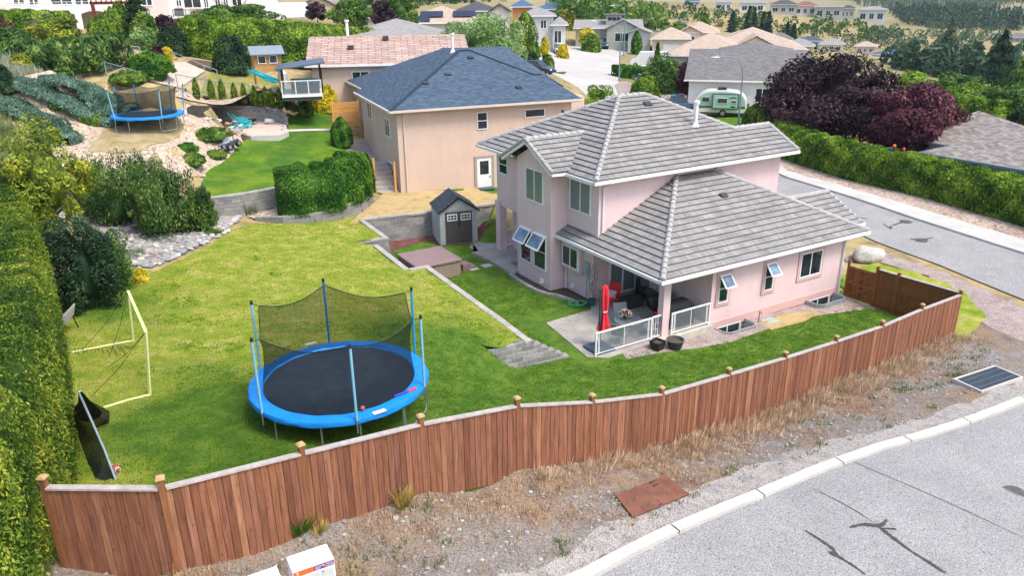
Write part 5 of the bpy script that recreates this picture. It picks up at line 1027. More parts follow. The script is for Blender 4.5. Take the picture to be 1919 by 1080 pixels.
def streetlamp(label, base, h, arm, ang):
    l = T('street_lamp', label, 'street lamp', base, ang, 'street lamps'); mb = MB(); mb.cyl((0, 0, 0), (0, 0, .5), .13, .11, n=10); mb.cyl((0, 0, .5), (0, 0, h*.72), .10, .075, n=10); mb.build('pole', m_lamp, l, smooth=True)
    mb = MB(); P = [(0, 0, h*.72)]+[(-arm*(1-math.cos(t)), 0, h*.72+h*.27*math.sin(t)) for t in np.linspace(.15, math.pi/2, 10)]+[(-arm-.9, 0, h*.985)]; mb.tube(P, [.075-.003*i for i in range(len(P))], 8); mb.build('arm', m_lamp, l, smooth=True)
    mb = MB(); mb.ball((-arm-1.2, 0, h*.98), .5, .16, .08, n=14, m=6); mb.cyl((-arm-1.0, 0, h), (-arm-1.0, 0, h+.12), .05); mb.build('lamp_head', M('lamp_head', (.6, .62, .62), .4), l, smooth=True); return l
streetlamp('curved grey street lamp in front of the green caravan', (*gz(1383, 236, 0), 0), 7.0, 1.7, 0)
p = G(1160, 152); streetlamp('curved grey street lamp beside the pale street, left of the pair', tuple(p), 8.2, 2.6, 0)
p = G(1169, 103); streetlamp('farther thin street lamp near the white van on the pale street', tuple(p), 8.6, 1.4, .3)
# ================================================================ FOLIAGE
def nz(P, f, seed=0):
    r = np.random.RandomState(seed+100); o = np.zeros(len(P))
    for k in range(6):
        w = r.randn(3); w /= np.linalg.norm(w); o += np.sin(P@w*f*(1+.35*k)+r.rand()*6.28)
    return o/6*1.6
def leafquads(P, N, size, asp=.45, spread=.8, seed=0, up=0.):
    r = np.random.RandomState(seed); n = len(P); nn = N+r.randn(n, 3)*spread; nn /= np.linalg.norm(nn, axis=1)[:, None]+1e-9
    t = r.randn(n, 3)*(1-up)+np.array([0, 0, 1.])*up*3; t -= nn*(t*nn).sum(1)[:, None]; t /= np.linalg.norm(t, axis=1)[:, None]+1e-9; b = np.cross(nn, t)
    s = (size*(.65+.7*r.rand(n)))[:, None]; V = np.stack([P-t*s, P+b*s*asp, P+t*s, P-b*s*asp], 1).reshape(-1, 3); F4 = np.arange(4*n).reshape(-1, 4); return V, F4
def foliage(name, P, N, size, mat, par=None, asp=.45, spread=.8, seed=0, up=0., clump=1.5, core=None, loc=None, camt=.45):
    V, F4 = leafquads(P, N, size, asp, spread, seed, up); r = np.random.RandomState(seed+5); rn = np.clip(.5+camt*nz(P, clump, seed)+.22*r.randn(len(P)), 0, 1)
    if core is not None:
        cv, cf = core; cf = np.asarray(cf)+len(V); V = np.concatenate([V, cv]); F4 = np.concatenate([F4, cf]); rn = np.concatenate([rn, np.full(len(cf), .25)])  # solid core added inside the leaves to stop light passing through
    o = mesh_obj(name, V, F4, mat, rn, parent=par)
    if loc is not None: o.location = loc
    return o
def fibs(n, r): u = r.rand(n)*2-1; a = r.rand(n)*6.2832; q = np.sqrt(1-u*u); return np.stack([q*np.cos(a), q*np.sin(a), u], 1)
def ell_core(c, rx, ry, rz, n=14, m=9, seed=0):
    r = np.random.RandomState(seed); V = []; 
    for i in range(m+1):
        t = math.pi*i/m
        for k in range(n): q = 1+(r.rand()-.5)*.25; a = 2*math.pi*k/n; V.append((c[0]+rx*q*math.sin(t)*math.cos(a), c[1]+ry*q*math.sin(t)*math.sin(a), c[2]+rz*q*math.cos(t)))
    return np.array(V), [(i*n+k, (i+1)*n+k, (i+1)*n+(k+1) % n, i*n+(k+1) % n) for i in range(m) for k in range(n)]
def crown_pts(rx, ry, rz, zc, n, clumps=26, seed=0, flatb=.75, cr=.36):
    """clumped crown: leaf points on the outsides of many overlapping clumps"""
    r = np.random.RandomState(seed); D = fibs(clumps, r); D[:, 2] = np.where(D[:, 2] < 0, D[:, 2]*flatb, D[:, 2]); rad = (.55+.3*r.rand(clumps))[:, None]; C = D*rad*np.array([rx, ry, rz])+[0, 0, zc]
    k = r.randint(0, clumps, n); d = fibs(n, r); cs = (cr*(.6+.7*r.rand(clumps)))[k][:, None]*np.array([rx, ry, rz*.8]); P = C[k]+d*cs*(.72+.3*r.rand(n))[:, None]
    out = (P-[0, 0, zc])/[rx, ry, rz]; N = d*.6+out/(np.linalg.norm(out, axis=1)[:, None]+1e-6)*.8; N[:, 2] += .25; return P, N
LG = {}
def lm(k):
    S = dict(green=[(0, (.018, .055, .010)), (.45, (.05, .12, .018)), (.75, (.10, .20, .03)), (1, (.20, .30, .05))],
     dark=[(0, (.010, .030, .014)), (.5, (.025, .065, .028)), (.85, (.05, .11, .04)), (1, (.10, .18, .06))],
     cedar=[(0, (.02, .055, .007)), (.38, (.07, .14, .014)), (.68, (.16, .24, .02)), (1, (.36, .38, .045))], gold=[(0, (.22, .17, .04)), (.5, (.42, .32, .08)), (1, (.62, .5, .18))],
     hedge=[(0, (.03, .08, .008)), (.35, (.09, .18, .016)), (.65, (.17, .30, .027)), (1, (.32, .44, .05))],
     bush=[(0, (.015, .06, .008)), (.4, (.04, .14, .014)), (.75, (.10, .25, .024)), (1, (.18, .34, .04))],
     pine=[(0, (.018, .045, .012)), (.4, (.045, .11, .022)), (.75, (.11, .21, .04)), (1, (.24, .32, .07))],
     purple=[(0, (.010, .006, .009)), (.5, (.035, .018, .026)), (.8, (.075, .038, .052)), (1, (.15, .085, .11))],
     burg=[(0, (.03, .008, .015)), (.5, (.085, .022, .035)), (.85, (.15, .045, .06)), (1, (.24, .09, .11))],
     yellow=[(0, (.30, .28, .01)), (.5, (.62, .52, .02)), (1, (.85, .72, .08))],
     ygreen=[(0, (.08, .13, .015)), (.4, (.20, .27, .03)), (.75, (.36, .40, .04)), (1, (.55, .48, .05))],
     pale=[(0, (.06, .14, .04)), (.5, (.18, .32, .09)), (.85, (.34, .48, .18)), (1, (.5, .6, .3))],
     blue=[(0, (.05, .11, .075)), (.5, (.12, .22, .155)), (1, (.24, .36, .27))],
     mound=[(0, (.03, .09, .01)), (.5, (.10, .20, .03)), (1, (.28, .36, .07))],
     straw=[(0, (.32, .20, .12)), (.5, (.55, .39, .25)), (1, (.76, .62, .45))],
     grass=[(0, (.06, .11, .03)), (.5, (.18, .22, .08)), (1, (.42, .42, .2))],
     sage=[(0, (.16, .20, .14)), (.5, (.30, .34, .24)), (1, (.5, .52, .38))],
     far=[(0, (.025, .06, .035)), (.5, (.065, .12, .065)), (1, (.15, .21, .10))])
    return Mleaf('leaf_'+k, S[k])
m_bark = M('bark', (.12, .09, .07), .95, .3, 8, .6, 20)
def trunk(par, h, r, limbs=5, spread=1., seed=0, name='trunk', lh=.5):
    rr = random.Random(seed); mb = MB(); mb.tube([(0, 0, -.1), (.05*h*rr.uniform(-.5, .5), .03*h*rr.uniform(-.5, .5), h*.4), (0, 0, h*.75), (0, 0, h)], [r, r*.8, r*.5, r*.15], 8)
    for i in range(limbs):
        a = rr.uniform(0, 6.28); z = h*rr.uniform(lh, .75); L = spread*rr.uniform(.5, .85); mb.tube([(0, 0, z), (math.cos(a)*L*.5, math.sin(a)*L*.5, z+L*.4), (math.cos(a)*L, math.sin(a)*L, z+L*.65)], [r*.4, r*.25, r*.08], 6)
    return mb.build(name, m_bark, par, smooth=True)
def spot(px, D): r = ray(px, 300); x, y = r[0]*D, r[1]*D; return np.array([x, y, Hz(x, y)])
def ztop(px, py, D): return CAMH+ray(px, py)[2]*D
def wm(w, D, py=200): return w*D/F_PX*1.03
NT = [0]
def tree(px, pytop, D, wpx, leaf='green', label='', cat='tree', kind='broad', group=None, n=6000, size=None, name=None, wy=None, low=.25, clumps=26, cr=.36, base=None, H_=None, parts=True):
    """a tree or shrub that stands D metres off; top row and width taken from the photo"""
    NT[0] += 1; sd = NT[0]*7; p = spot(px, D) if base is None else np.array(base); R = wm(wpx, D)/2; h = (ztop(px, pytop, D)-p[2]) if H_ is None else H_; h = max(h, .4); size = size or max(.05, D*.0017)
    name = name or {'broad': 'tree', 'conifer': 'conifer_tree', 'column': 'cedar', 'mound': 'shrub', 'mat': 'ground_juniper'}[kind]; t = T(name, label, cat, tuple(p), 0, group); rr = np.random.RandomState(sd)
    if kind == 'broad':
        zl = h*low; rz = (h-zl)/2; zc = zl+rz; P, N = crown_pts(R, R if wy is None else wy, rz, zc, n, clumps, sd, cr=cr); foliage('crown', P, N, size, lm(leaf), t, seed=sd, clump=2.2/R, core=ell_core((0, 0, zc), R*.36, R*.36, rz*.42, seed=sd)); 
        if parts: trunk(t, h*.8, max(.05, R*.055), 6, R*.8, sd, lh=max(.15, low))
    elif kind == 'conifer':
        u = rr.rand(n)**.75; z = h*(.06+.94*u); a = rr.rand(n)*6.283; lay = .78+.3*np.sin(z/h*42+a*1.0)*(1-u*.4); rad = R*(1-u)**.85*lay*(.55+.5*rr.rand(n)**.6)*(1+.18*np.sin(a*5+z*2)); P = np.stack([np.cos(a)*rad, np.sin(a)*rad, z-rad*.22], 1); N = np.stack([np.cos(a), np.sin(a), np.full(n, .7)], 1)
        zz = np.array([.05, .3, .6, .95])*h; m = 8; V = np.array([(math.cos(k*6.283/m)*R*.62*(1-q/h), math.sin(k*6.283/m)*R*.62*(1-q/h), q) for q in zz for k in range(m)]); Fc = [(i*m+k, i*m+(k+1) % m, (i+1)*m+(k+1) % m, (i+1)*m+k) for i in range(3) for k in range(m)]
        foliage('crown', P, N, size, lm(leaf), t, asp=.35, seed=sd, clump=2.5/R, core=(V, Fc))
        if parts: mb = MB(); mb.cyl((0, 0, -.1), (0, 0, h*.9), R*.07, R*.02, n=7); mb.build('trunk', m_bark, t)
    elif kind == 'column':
        u = rr.rand(n); a = rr.rand(n)*6.283; prof = np.minimum(1, (u*5+.45))*np.clip((1-u)*2.3, 0, 1)**.6; rad = R*prof*(.86+.14*np.sin(a*6+u*3)+.12*rr.randn(n)*.5); P = np.stack([np.cos(a)*rad, np.sin(a)*rad, u*h], 1); N = np.stack([np.cos(a), np.sin(a), np.full(n, .35)], 1)
        V = np.array([(math.cos(k*.785)*R*q, math.sin(k*.785)*R*q, zq*h) for q, zq in ((.3, 0), (.66, .15), (.66, .5), (.25, .85)) for k in range(8)]); Fc = [(i*8+k, i*8+(k+1) % 8, (i+1)*8+(k+1) % 8, (i+1)*8+k) for i in range(3) for k in range(8)]
        foliage('crown', P, N, size, lm(leaf), t, asp=.4, seed=sd, up=.5, spread=.55, clump=4/R, core=(V, Fc))
        if parts: mb = MB(); mb.cyl((0, 0, -.05), (0, 0, h*.3), R*.12, n=6); mb.build('trunk', m_bark, t)
    elif kind == 'mound':
        d = fibs(n, rr); d[:, 2] = np.abs(d[:, 2]); ry = R if wy is None else wy; bump_ = 1+.13*nz(d*3, 2.2, sd); P = d*np.array([R, ry, h])*((.88+.14*rr.rand(n))*bump_)[:, None]; N = d.copy(); N[:, 2] += .3
        foliage('crown', P, N, size, lm(leaf), t, seed=sd, clump=3/R, core=ell_core((0, 0, 0), R*.74, ry*.74, h*.74, seed=sd))
    return t
def hedge(label, path, width, height, n, leaf='hedge', size=.1, group=None, seed=0, bulge=.12, per=.9, top=.15, name='hedge', zf=None, rnd=.25, camt=.45):
    P2 = [np.array(p[:2]) for p in path]; L = [0]
    for a, b in zip(P2[:-1], P2[1:]): L.append(L[-1]+np.hypot(*(b-a)))
    L = np.array(L); tot = L[-1]; r = np.random.RandomState(seed); X = np.array([p[0] for p in P2]); Y = np.array([p[1] for p in P2])
    def fr(s): x = np.interp(s, L, X); y = np.interp(s, L, Y); e = .3; dx = np.interp(s+e, L, X)-np.interp(s-e, L, X); dy = np.interp(s+e, L, Y)-np.interp(s-e, L, Y); q = np.hypot(dx, dy)+1e-9; return x, y, dx/q, dy/q
    s = r.rand(n)*(tot+width)-width/2; per_ = 2*height+width; v = r.rand(n)*per_
    hh = height*np.ones(n); side = np.where(v < height, -1, np.where(v < height+width, 0, 1)); zz = np.where(side == -1, v, np.where(side == 0, height, per_-v)); ww = np.where(side == 0, (v-height)-width/2, side*width/2)
    sc = np.clip(s, 0, tot); over = s-sc; x, y, tx, ty = fr(sc); ph = np.abs(np.sin(sc*math.pi/per+nz(np.stack([sc, sc*0, sc*0], 1), .5, seed)))
    u = zz/height; shr = np.where(u > 1-rnd, np.sqrt(np.clip(1-((u-(1-rnd))/rnd)**2*.6, .1, 1)), 1)*np.where(over != 0, np.sqrt(np.clip(1-(over/(width/2+.01))**2, .05, 1)), 1)
    q = 1+bulge*(ph-.5)*2*(.5+.5*u)+.07*r.randn(n)*.8; ww = ww*shr*q; zz = zz*(1+top*(ph-.5)*u)+.05*height*nz(np.stack([x, y, zz], 1), 1.3, seed+3)*u
    P = np.stack([x+tx*over-ty*ww, y+ty*over+tx*ww, zz], 1); z0 = (zf or Hgt)(x, y); P[:, 2] += z0
    N = np.stack([-ty*np.sign(ww)*(side != 0)+tx*np.sign(over)*(over != 0), tx*np.sign(ww)*(side != 0)+ty*np.sign(over)*(over != 0), np.where(side == 0, 1., .25)], 1)
    # solid inner core, added to block light through the hedge
    m = max(4, int(tot/.6)); ss = np.linspace(0, tot, m); cx_, cy_, ctx, cty = fr(ss); cz = (zf or Hgt)(cx_, cy_); V = []
    for i in range(m):
        for wv, hv in ((-.42, -.05), (-.42, .8), (-.25, .93), (.25, .93), (.42, .8), (.42, -.05)): V.append((cx_[i]-cty[i]*wv*width, cy_[i]+ctx[i]*wv*width, cz[i]+hv*height))
    Fc = [(i*6+k, i*6+(k+1) % 6, (i+1)*6+(k+1) % 6, (i+1)*6+k) for i in range(m-1) for k in range(6)]+[(0, 1, 2, 5), (2, 3, 4, 5), (m*6-6, m*6-5, m*6-4, m*6-1), (m*6-4, m*6-3, m*6-2, m*6-1)]
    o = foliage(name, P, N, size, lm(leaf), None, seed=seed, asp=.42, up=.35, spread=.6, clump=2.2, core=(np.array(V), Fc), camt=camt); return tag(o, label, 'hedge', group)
# --- near left cedar hedge
pth = [gz(110, 1075, 3.5), gz(160, 900, 3.2), gz(150, 760, 2.9), gz(132, 640, 2.75), gz(104, 545, 2.7), gz(62, 470, 3.0)]
pth = off_line(pth, -1.15)
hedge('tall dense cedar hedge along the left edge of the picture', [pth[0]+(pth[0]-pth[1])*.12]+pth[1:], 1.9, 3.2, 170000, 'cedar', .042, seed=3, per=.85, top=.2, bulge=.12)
# --- long clipped hedge across the side street
hp = [gz(2150, 498, -.2), gz(1919, 428, -.1), gz(1741, 378, 0), gz(1600, 341, .1), gz(1460, 298, .1), gz(1412, 245, .1)]; hp = off_line(hp, 1.2) if 0 else [np.array(p)+np.array([.9, .9]) for p in hp]
hedge('very long clipped green hedge beyond the side street, right of the picture', hp, 2.2, 2.35, 110000, 'hedge', .11, seed=4, per=1.4, top=.12, bulge=.08)
# --- rounded cedar hedge on the curved wall bed
hedge('rounded bushy cedar hedge growing on the curved wall bed', [gz(556, 398, 1.95), gz(600, 393, 2.0), gz(640, 380, 2.0), gz(672, 362, 2.0)], 2.0, 2.25, 42000, 'bush', .07, seed=14, per=1.35, top=.25, bulge=.32, rnd=.6, zf=lambda x, y: BEDR.T(x, y)-.05)
# --- pines
PN = ((190, 28, 315, 34.5), (245, 40, 285, 35.5), (300, 40, 292, 34.2), (345, 36, 300, 34.6), (160, 40, 330, 35.2), (375, 24, 340, 35.5), (270, 60, 330, 33.3), (330, 50, 350, 33.0), (215, 44, 345, 33.8))
def pinebush(px, D, wpx, pt, label, sd):
    p = spot(px, D); R = wm(wpx, D)/2; h = ztop(px, pt, D)-p[2]; t = T('mugo_pine', label, 'shrub', tuple(p), 0, 'mugo pines above the rock pile'); r = np.random.RandomState(sd); mb = MB(); PP = []; NN = []
    for k in range(40):
        a = r.rand()*6.28; el = r.rand()**.7; rr_ = R*(.25+.75*el); b = np.array([math.cos(a)*rr_*.5, math.sin(a)*rr_*.5, .1]); tip = np.array([math.cos(a)*rr_, math.sin(a)*rr_, h*(1.02-.55*el**2)*(.8+.2*r.rand())]); m = 170; u = r.rand(m)**.6; c = b+(tip-b)*u[:, None]
        w = .16*(1.1-u*.6)[:, None]*(R/.8); d = fibs(m, r); PP.append(c+d*w*[1, 1, 1.2]); nn = d*.6; nn[:, 2] += .9; NN.append(nn)
        if k < 9: mb.tube([(0, 0, 0), tuple(b+[0, 0, .2]), tuple(b+(tip-b)*.6)], [.05, .04, .02], 5)
    foliage('crown', np.concatenate(PP), np.concatenate(NN), .085, lm('pine'), t, asp=.28, seed=sd, up=.6, spread=.6, clump=2., core=ell_core((0, 0, h*.28), R*.55, R*.55, h*.25, seed=sd)); mb.build('stem', m_bark, t)
for i, (px, w, pt, D) in enumerate(((270, 105, 292, 39.6), (225, 84, 272, 42.5), (315, 92, 300, 40.4), (165, 86, 290, 43.2), (362, 52, 345, 40.6), (190, 95, 315, 41.2), (270, 70, 275, 43.8))):
    pinebush(px, D, w, pt, ('large upright mugo pine right above the grey rock pile', 'tall mugo pine at the middle back of the shrub clump', 'mugo pine right of the clump, before the block wall', 'mugo pine beside the yellow-green young tree', 'small mugo pine at the right end by the block wall', 'low mugo pine above the small timber plank', 'narrow mugo pine at the back facing the hillside trampoline')[i], 40+i)
# --- young yellow-green tree, dark bush, blue shrubs at left
tree(82, 208, 36.5, 150, 'ygreen', 'young yellow-green leafy tree at the left above the dark bush', 'tree', 'broad', n=11000, size=.085, low=.12, clumps=42, cr=.24)
tree(110, 392, 30.5, 112, 'dark', 'large dark green bush between the cedar hedge and the rock pile', 'shrub', 'broad', n=20000, size=.055, name='bush', low=-.25, clumps=44, cr=.32, parts=False)
tree(178, 425, 33.0, 70, 'pine', 'loose grey green bush right of the dark bush by the rocks', 'shrub', 'broad', n=9000, size=.05, name='bush', low=-.2, clumps=30, parts=False)
tree(40, 378, 37, 90, 'blue', 'blue green shrub behind the top of the cedar hedge', 'shrub', 'broad', n=5000, size=.06, name='bush', low=0)
tree(222, 447, 33.5, 24, 'yellow', 'small yellow leaved shrub at the edge of the rock pile', 'shrub', 'mound', n=1600, size=.045, name='shrub', H_=.6)
tree(345, 325, 43, 60, 'green', 'bright green low shrub between the pines and garden lawn', 'shrub', 'mound', n=4000, size=.07, H_=.9)
tree(368, 350, 42.0, 36, 'mound', 'light green rounded shrub at the left end of the block wall', 'shrub', 'mound', n=3000, size=.06, H_=.8)
# --- juniper mats on the bank (px outline swept along the slope)
def juniper(label, pts, w, h, leaf, n, sd, size=.11):
    P2 = [G(*p)[:2] for p in pts]; o = hedge(label, P2, w, h, n, leaf, size, 'spreading junipers on the bank', sd, .25, 2.2, .3, 'juniper', rnd=.6, camt=.3); o['category'] = 'shrub'; return o
juniper('blue green juniper mat, lowest on the bank beside the young tree', [(-20, 185), (20, 200), (60, 218), (95, 240), (115, 268)], 1.9, .4, 'blue', 14000, 61)
juniper('blue green juniper mat in the middle of the bank left of the trampoline', [(40, 160), (85, 176), (125, 195), (165, 215), (205, 232)], 2.2, .42, 'blue', 18000, 62)
juniper('blue green juniper mat highest on the bank behind the trampoline', [(120, 155), (160, 172), (195, 190), (222, 210)], 2.6, .42, 'blue', 18000, 63)
juniper('bright green juniper strip between the two blue juniper mats', [(112, 203), (140, 214), (180, 232)], 1.1, .5, 'mound', 5000, 64, .09)
for i, (px, py, w, h, lf, lb) in enumerate(((396, 249, 62, .6, 'mound', 'spreading green shrub by the stacked white stones on the rock slope'), (352, 276, 34, .5, 'bush', 'small dark green shrub on the rock slope'), (360, 297, 44, .55, 'mound', 'lime green shrub at the lower rock slope'), (405, 285, 34, .35, 'mound', 'flat light green shrub beside the toy truck'), (283, 128, 70, 1.5, 'bush', 'large dome shaped green shrub above the hillside trampoline'), (245, 142, 60, .7, 'mound', 'low bright green shrub left of the dome shrub'), (41, 122, 32, 1.0, 'ygreen', 'small yellow green shrub on the upper left bank'), (5, 165, 40, 1.6, 'dark', 'dark green shrub cut by the left picture edge'), (325, 92, 54, 2.2, 'dark', 'dark rounded shrub left of the big clipped hedge'), (606, 208, 56, 2.0, 'yellow', 'bright yellow rounded shrub before the peach tiled house'), (575, 205, 26, .9, 'mound', 'green low shrub near the small deck'))):
    p = G(px, py+ (8 if i != 9 else 0)); D = float(np.hypot(*p[:2])); tree(px, py, D, w, lf, lb, 'shrub', 'mound', n=int(2500+w*50), size=max(.06, D*.0016), base=p, H_=h)
tree(642, 222, 46.5, 44, 'bush', 'dark green egg shaped clipped shrub at the corner of the beige house', 'shrub', 'column', n=9000, size=.07, base=(*gz(642, 277, 3.1), 3.1), H_=2.15)
tree(655, 180, 62, 60, 'yellow', 'low yellow shrub behind the slatted side gate', 'shrub', 'mound', n=2500, size=.09, base=(*gz(655, 195, 4.6), 4.3), H_=1.0)
# --- row of small cedars above the fire pit wall
row = [(370, 186), (398, 188), (418, 189), (441, 192), (459, 194), (479, 197), (491, 199), (500, 201), (511, 201), (526, 204), (540, 205), (552, 205), (565, 204)]
c0 = None
for i, (px, py) in enumerate(row):
    p = G(px, py); hgt = (.0+float(np.hypot(*p[:2]))*32/F_PX)*(.95+.15*random.random()) if i not in (6,) else .9
    lb = 'small pointed cedar in the row above the curved block wall, number %s from the left' % ('one', 'two', 'three', 'four', 'five', 'six', 'seven', 'eight', 'nine', 'ten', 'eleven', 'twelve', 'thirteen')[i]
    if c0 is None: c0 = tree(px, 0, 50, 13, 'cedar', lb, 'cedar tree', 'column', 'small cedars in the row above the curved wall', n=1500, size=.08, base=p, H_=1.45, name='small_cedar')
    else: copy_tree(c0, tuple(p), random.random()*6, lb, scale=(.9+.3*random.random(), .9+.3*random.random(), hgt/1.45*1.05))
# --- big clipped hedges upper left, cedars
def gh(label, px, w, h, n, leaf, size, sd, per=1.2, D=None):
    h = float(np.mean([ztop(x, h, D_)-Hz(*pD(x, 100, D_)[:2]) for x, D_ in px])); return hedge(label, [pD(x, 100, D_)[:2] for x, D_ in px], w, h, n, leaf, size, None, sd, .08, per, .08)
gh('tall clipped cedar hedge behind the playhouse, front one', ((375, 80), (450, 79), (520, 78), (583, 78)), 3.0, 50, 22000, 'hedge', .16, 71)
gh('second clipped hedge running behind the tall front hedge', ((380, 92), (500, 92), (600, 93), (705, 96)), 2.5, 43, 22000, 'hedge', .2, 72)
for i, (px, D) in enumerate(((222, 72), (231, 74), (240, 76), (249, 78), (258, 81), (268, 84), (277, 87))):
    tree(px, 0, D, 24-i, 'hedge', 'columnar cedar of the upper left row, %s from the front' % ('first', 'second', 'third', 'fourth', 'fifth', 'sixth', 'last')[i], 'cedar tree', 'column', 'columnar cedars in the upper left row', n=2600, size=.11, H_=3.1)
BG = [  # px, top, D, width, leaf, kind, label, low
 (235, 45, 74, 16, 'green', 'column', 'single small cedar before the red pergola'),
 (302, -25, 84, 75, 'dark', 'conifer', 'dark blue spruce between the two upper left houses'),
 (313, 25, 80, 50, 'mound', 'mound', 'rounded green shrub under the dark blue spruce'),
 (350, 30, 82, 50, 'purple', 'mound', 'dark purple shrub left of the clipped hedge'),
 (308, 48, 74, 34, 'pale', 'broad', 'pale cream and pink leaved shrub by the cedar row'),
 (327, 58, 74, 22, 'burg', 'mound', 'crimson shrub between the pale shrub and the hedge'),
 (345, 62, 75, 20, 'yellow', 'mound', 'yellow flowering shrub at the corner of the hedge'),
 (485, 5, 100, 130, 'green', 'broad', 'wide bright green tree in front of the white deck house'),
 (440, 12, 96, 70, 'green', 'broad', 'rounded green tree left of the wide bright tree'),
 (680, -5, 105, 80, 'green', 'broad', 'light green leafy tree above the second hedge'),
 (735, 0, 108, 44, 'purple', 'broad', 'purple leaved tree beside the light green tree'),
 (620, 2, 120, 36, 'purple', 'broad', 'small dark purple tree before the tan house'),
 (765, -12, 112, 70, 'green', 'broad', 'green tree behind the grey hip roof'),
 (910, 17, 92, 150, 'pale', 'broad', 'big pale green maple behind the navy shingle roof'),
 (985, 22, 128, 44, 'hedge', 'column', 'tall dark cedar block left of the two storey grey house'),
 (965, 40, 118, 30, 'pale', 'conifer', 'pale green young tree at the kerb left of the street'),
 (963, 80, 112, 55, 'pale', 'mound', 'pale shrub mass beside the pale green maple'),
 (1000, 65, 128, 22, 'bush', 'mound', 'round green bush by the garage of the two storey grey house'),
 (1020, 65, 124, 14, 'yellow', 'broad', 'small yellow tree near the parked white car'),
 (1052, 62, 132, 20, 'yellow', 'mound', 'yellow green shrub right of the dark parked car'),
 (998, 92, 112, 24, 'dark', 'mound', 'dark clipped shrub beside the parked white car'),
 (1025, 95, 116, 22, 'mound', 'mound', 'low clipped shrub line at the pale kerb'),
 (1095, 47, 150, 34, 'yellow', 'broad', 'bright yellow tree before the grey bungalow'),
 (1102, 63, 148, 34, 'hedge', 'mound', 'clipped green hedge block under the bright yellow tree'),
 (1183, 58, 150, 18, 'bush', 'column', 'cone shaped cedar before the grey bungalow'),
 (1221, 80, 128, 20, 'bush', 'conifer', 'cone shaped conifer in front of the white van'),
 (1116, 158, 72, 70, 'hedge', 'broad', 'feathery green shrub just behind the navy roof corner'),
 (1202, 140, 102, 52, 'hedge', 'mound', 'umbrella shaped green shrub on the gravel by the street lamp'),
 (1281, 110, 100, 46, 'burg', 'broad', 'small burgundy tree left of the white garage house'),
 (1232, 105, 108, 80, 'green', 'mound', 'broad green shrub bank behind the umbrella shaped shrub'),
 (1214, 165, 96, 12, 'bush', 'mound', 'tiny round bush beside the gravel bed stones'),
 (1400, 200, 84, 30, 'mound', 'mound', 'low olive shrub behind the green caravan'),
 (1540, 80, 74, 232, 'purple', 'broad', 'huge dark purple leaved maple behind the long hedge'),
 (1700, 150, 68, 150, 'burg', 'broad', 'large burgundy maple right of the huge purple maple'),
 (1835, 55, 130, 90, 'dark', 'conifer', 'tall dark spruce rising at the right side'),
 (1890, 75, 125, 60, 'dark', 'conifer', 'second dark spruce at the right edge behind'),
 (1738, 35, 210, 50, 'far', 'conifer', 'tall pine in the valley left of the dark spruces'),
 (1660, 85, 190, 44, 'far', 'conifer', 'smaller blue green pine left of the tall valley pine'),
 (1900, 105, 104, 90, 'green', 'broad', 'big rounded green tree at the right picture edge'),
 (1800, 152, 104, 80, 'hedge', 'broad', 'light green rounded tree above the short cedar hedge'),
 (1760, 125, 110, 80, 'green', 'broad', 'green tree behind the burgundy maple'),
 (1880, 160, 98, 80, 'green', 'broad', 'green tree behind the short cedar hedge at right'),
 (1690, 130, 120, 60, 'hedge', 'broad', 'bright green tree peeping over the burgundy maple'),
 (1905, 200, 80, 60, 'dark', 'mound', 'dark green bush behind the brown shingle roof'),
 (1350, 22, 290, 20, 'dark', 'conifer', 'dark fir on the dry hillside, leftmost of its cluster'),
 (1378, 12, 285, 20, 'dark', 'conifer', 'dark fir second from left on the dry hillside'),
 (1388, 14, 290, 18, 'dark', 'conifer', 'dark fir third from left on the dry hillside'),
 (1404, 22, 290, 16, 'dark', 'conifer', 'dark fir fourth from left on the dry hillside'),
 (1414, 22, 285, 18, 'dark', 'conifer', 'dark fir at the right of the dense fir cluster'),
 (1448, 42, 280, 22, 'dark', 'conifer', 'dark fir lower on the slope above the grey roofs'),
 (1460, 44, 285, 16, 'dark', 'conifer', 'slim dark fir at the right end of the slope'),
 (1303, 24, 250, 20, 'hedge', 'broad', 'round bright green tree on the dry slope'),
 (1100, 12, 220, 120, 'green', 'broad', 'wide grey green tree group behind the grey bungalow'),
 (1160, 10, 225, 90, 'green', 'broad', 'grey green trees right behind the bungalow roof'),
 (1250, 40, 215, 40, 'hedge', 'broad', 'bright green tree behind the bungalow, right side'),
 (1215, 30, 230, 46, 'green', 'broad', 'tree group between bungalow and the dry slope'),
 (1060, 18, 190, 34, 'yellow', 'mound', 'yellow green shrub below the blue roofed houses'),
 (1030, 25, 200, 40, 'green', 'broad', 'green tree beside the blue roofed houses')]
for px, pt, D, w, lf, kd, lb in BG:
    big = lf in ('purple', 'burg') and w > 100; kw = {}
    if lb.startswith('umbrella'): kw = dict(H_=2.4)
    if kd == 'mound': kw['H_'] = min(max(.8, ztop(px, pt, D)-spot(px, D)[2]), wm(w, D)*1.05)
    tree(px, pt, D, w, lf, lb, 'tree' if kd in ('broad', 'conifer', 'column') else 'shrub', kd, n=36000 if big else (14000 if w > 100 else 5000 if D < 140 else 2200), size=.17 if big else None, clumps=80 if big else 26, cr=.28 if big else .36, low=-.12 if big else .05 if D > 90 else .2, **kw)
hedge('short tall clipped hedge behind the brown shingle roof at right', [pD(1775, 200, 82)[:2], pD(1872, 200, 80)[:2]], 1.8, 3.6, 9000, 'hedge', .16, None, 81, .1, 1.2, .1)
hedge('low clipped hedge below the short tall hedge at right', [pD(1770, 230, 76)[:2], pD(1850, 230, 72)[:2]], 1.6, 1.5, 6000, 'hedge', .14, None, 82)
hedge('low clipped hedge beside the white pickup on the far street', [pD(1160, 115, 118)[:2], pD(1250, 115, 116)[:2]], 2., 1.6, 6000, 'bush', .2, None, 83)
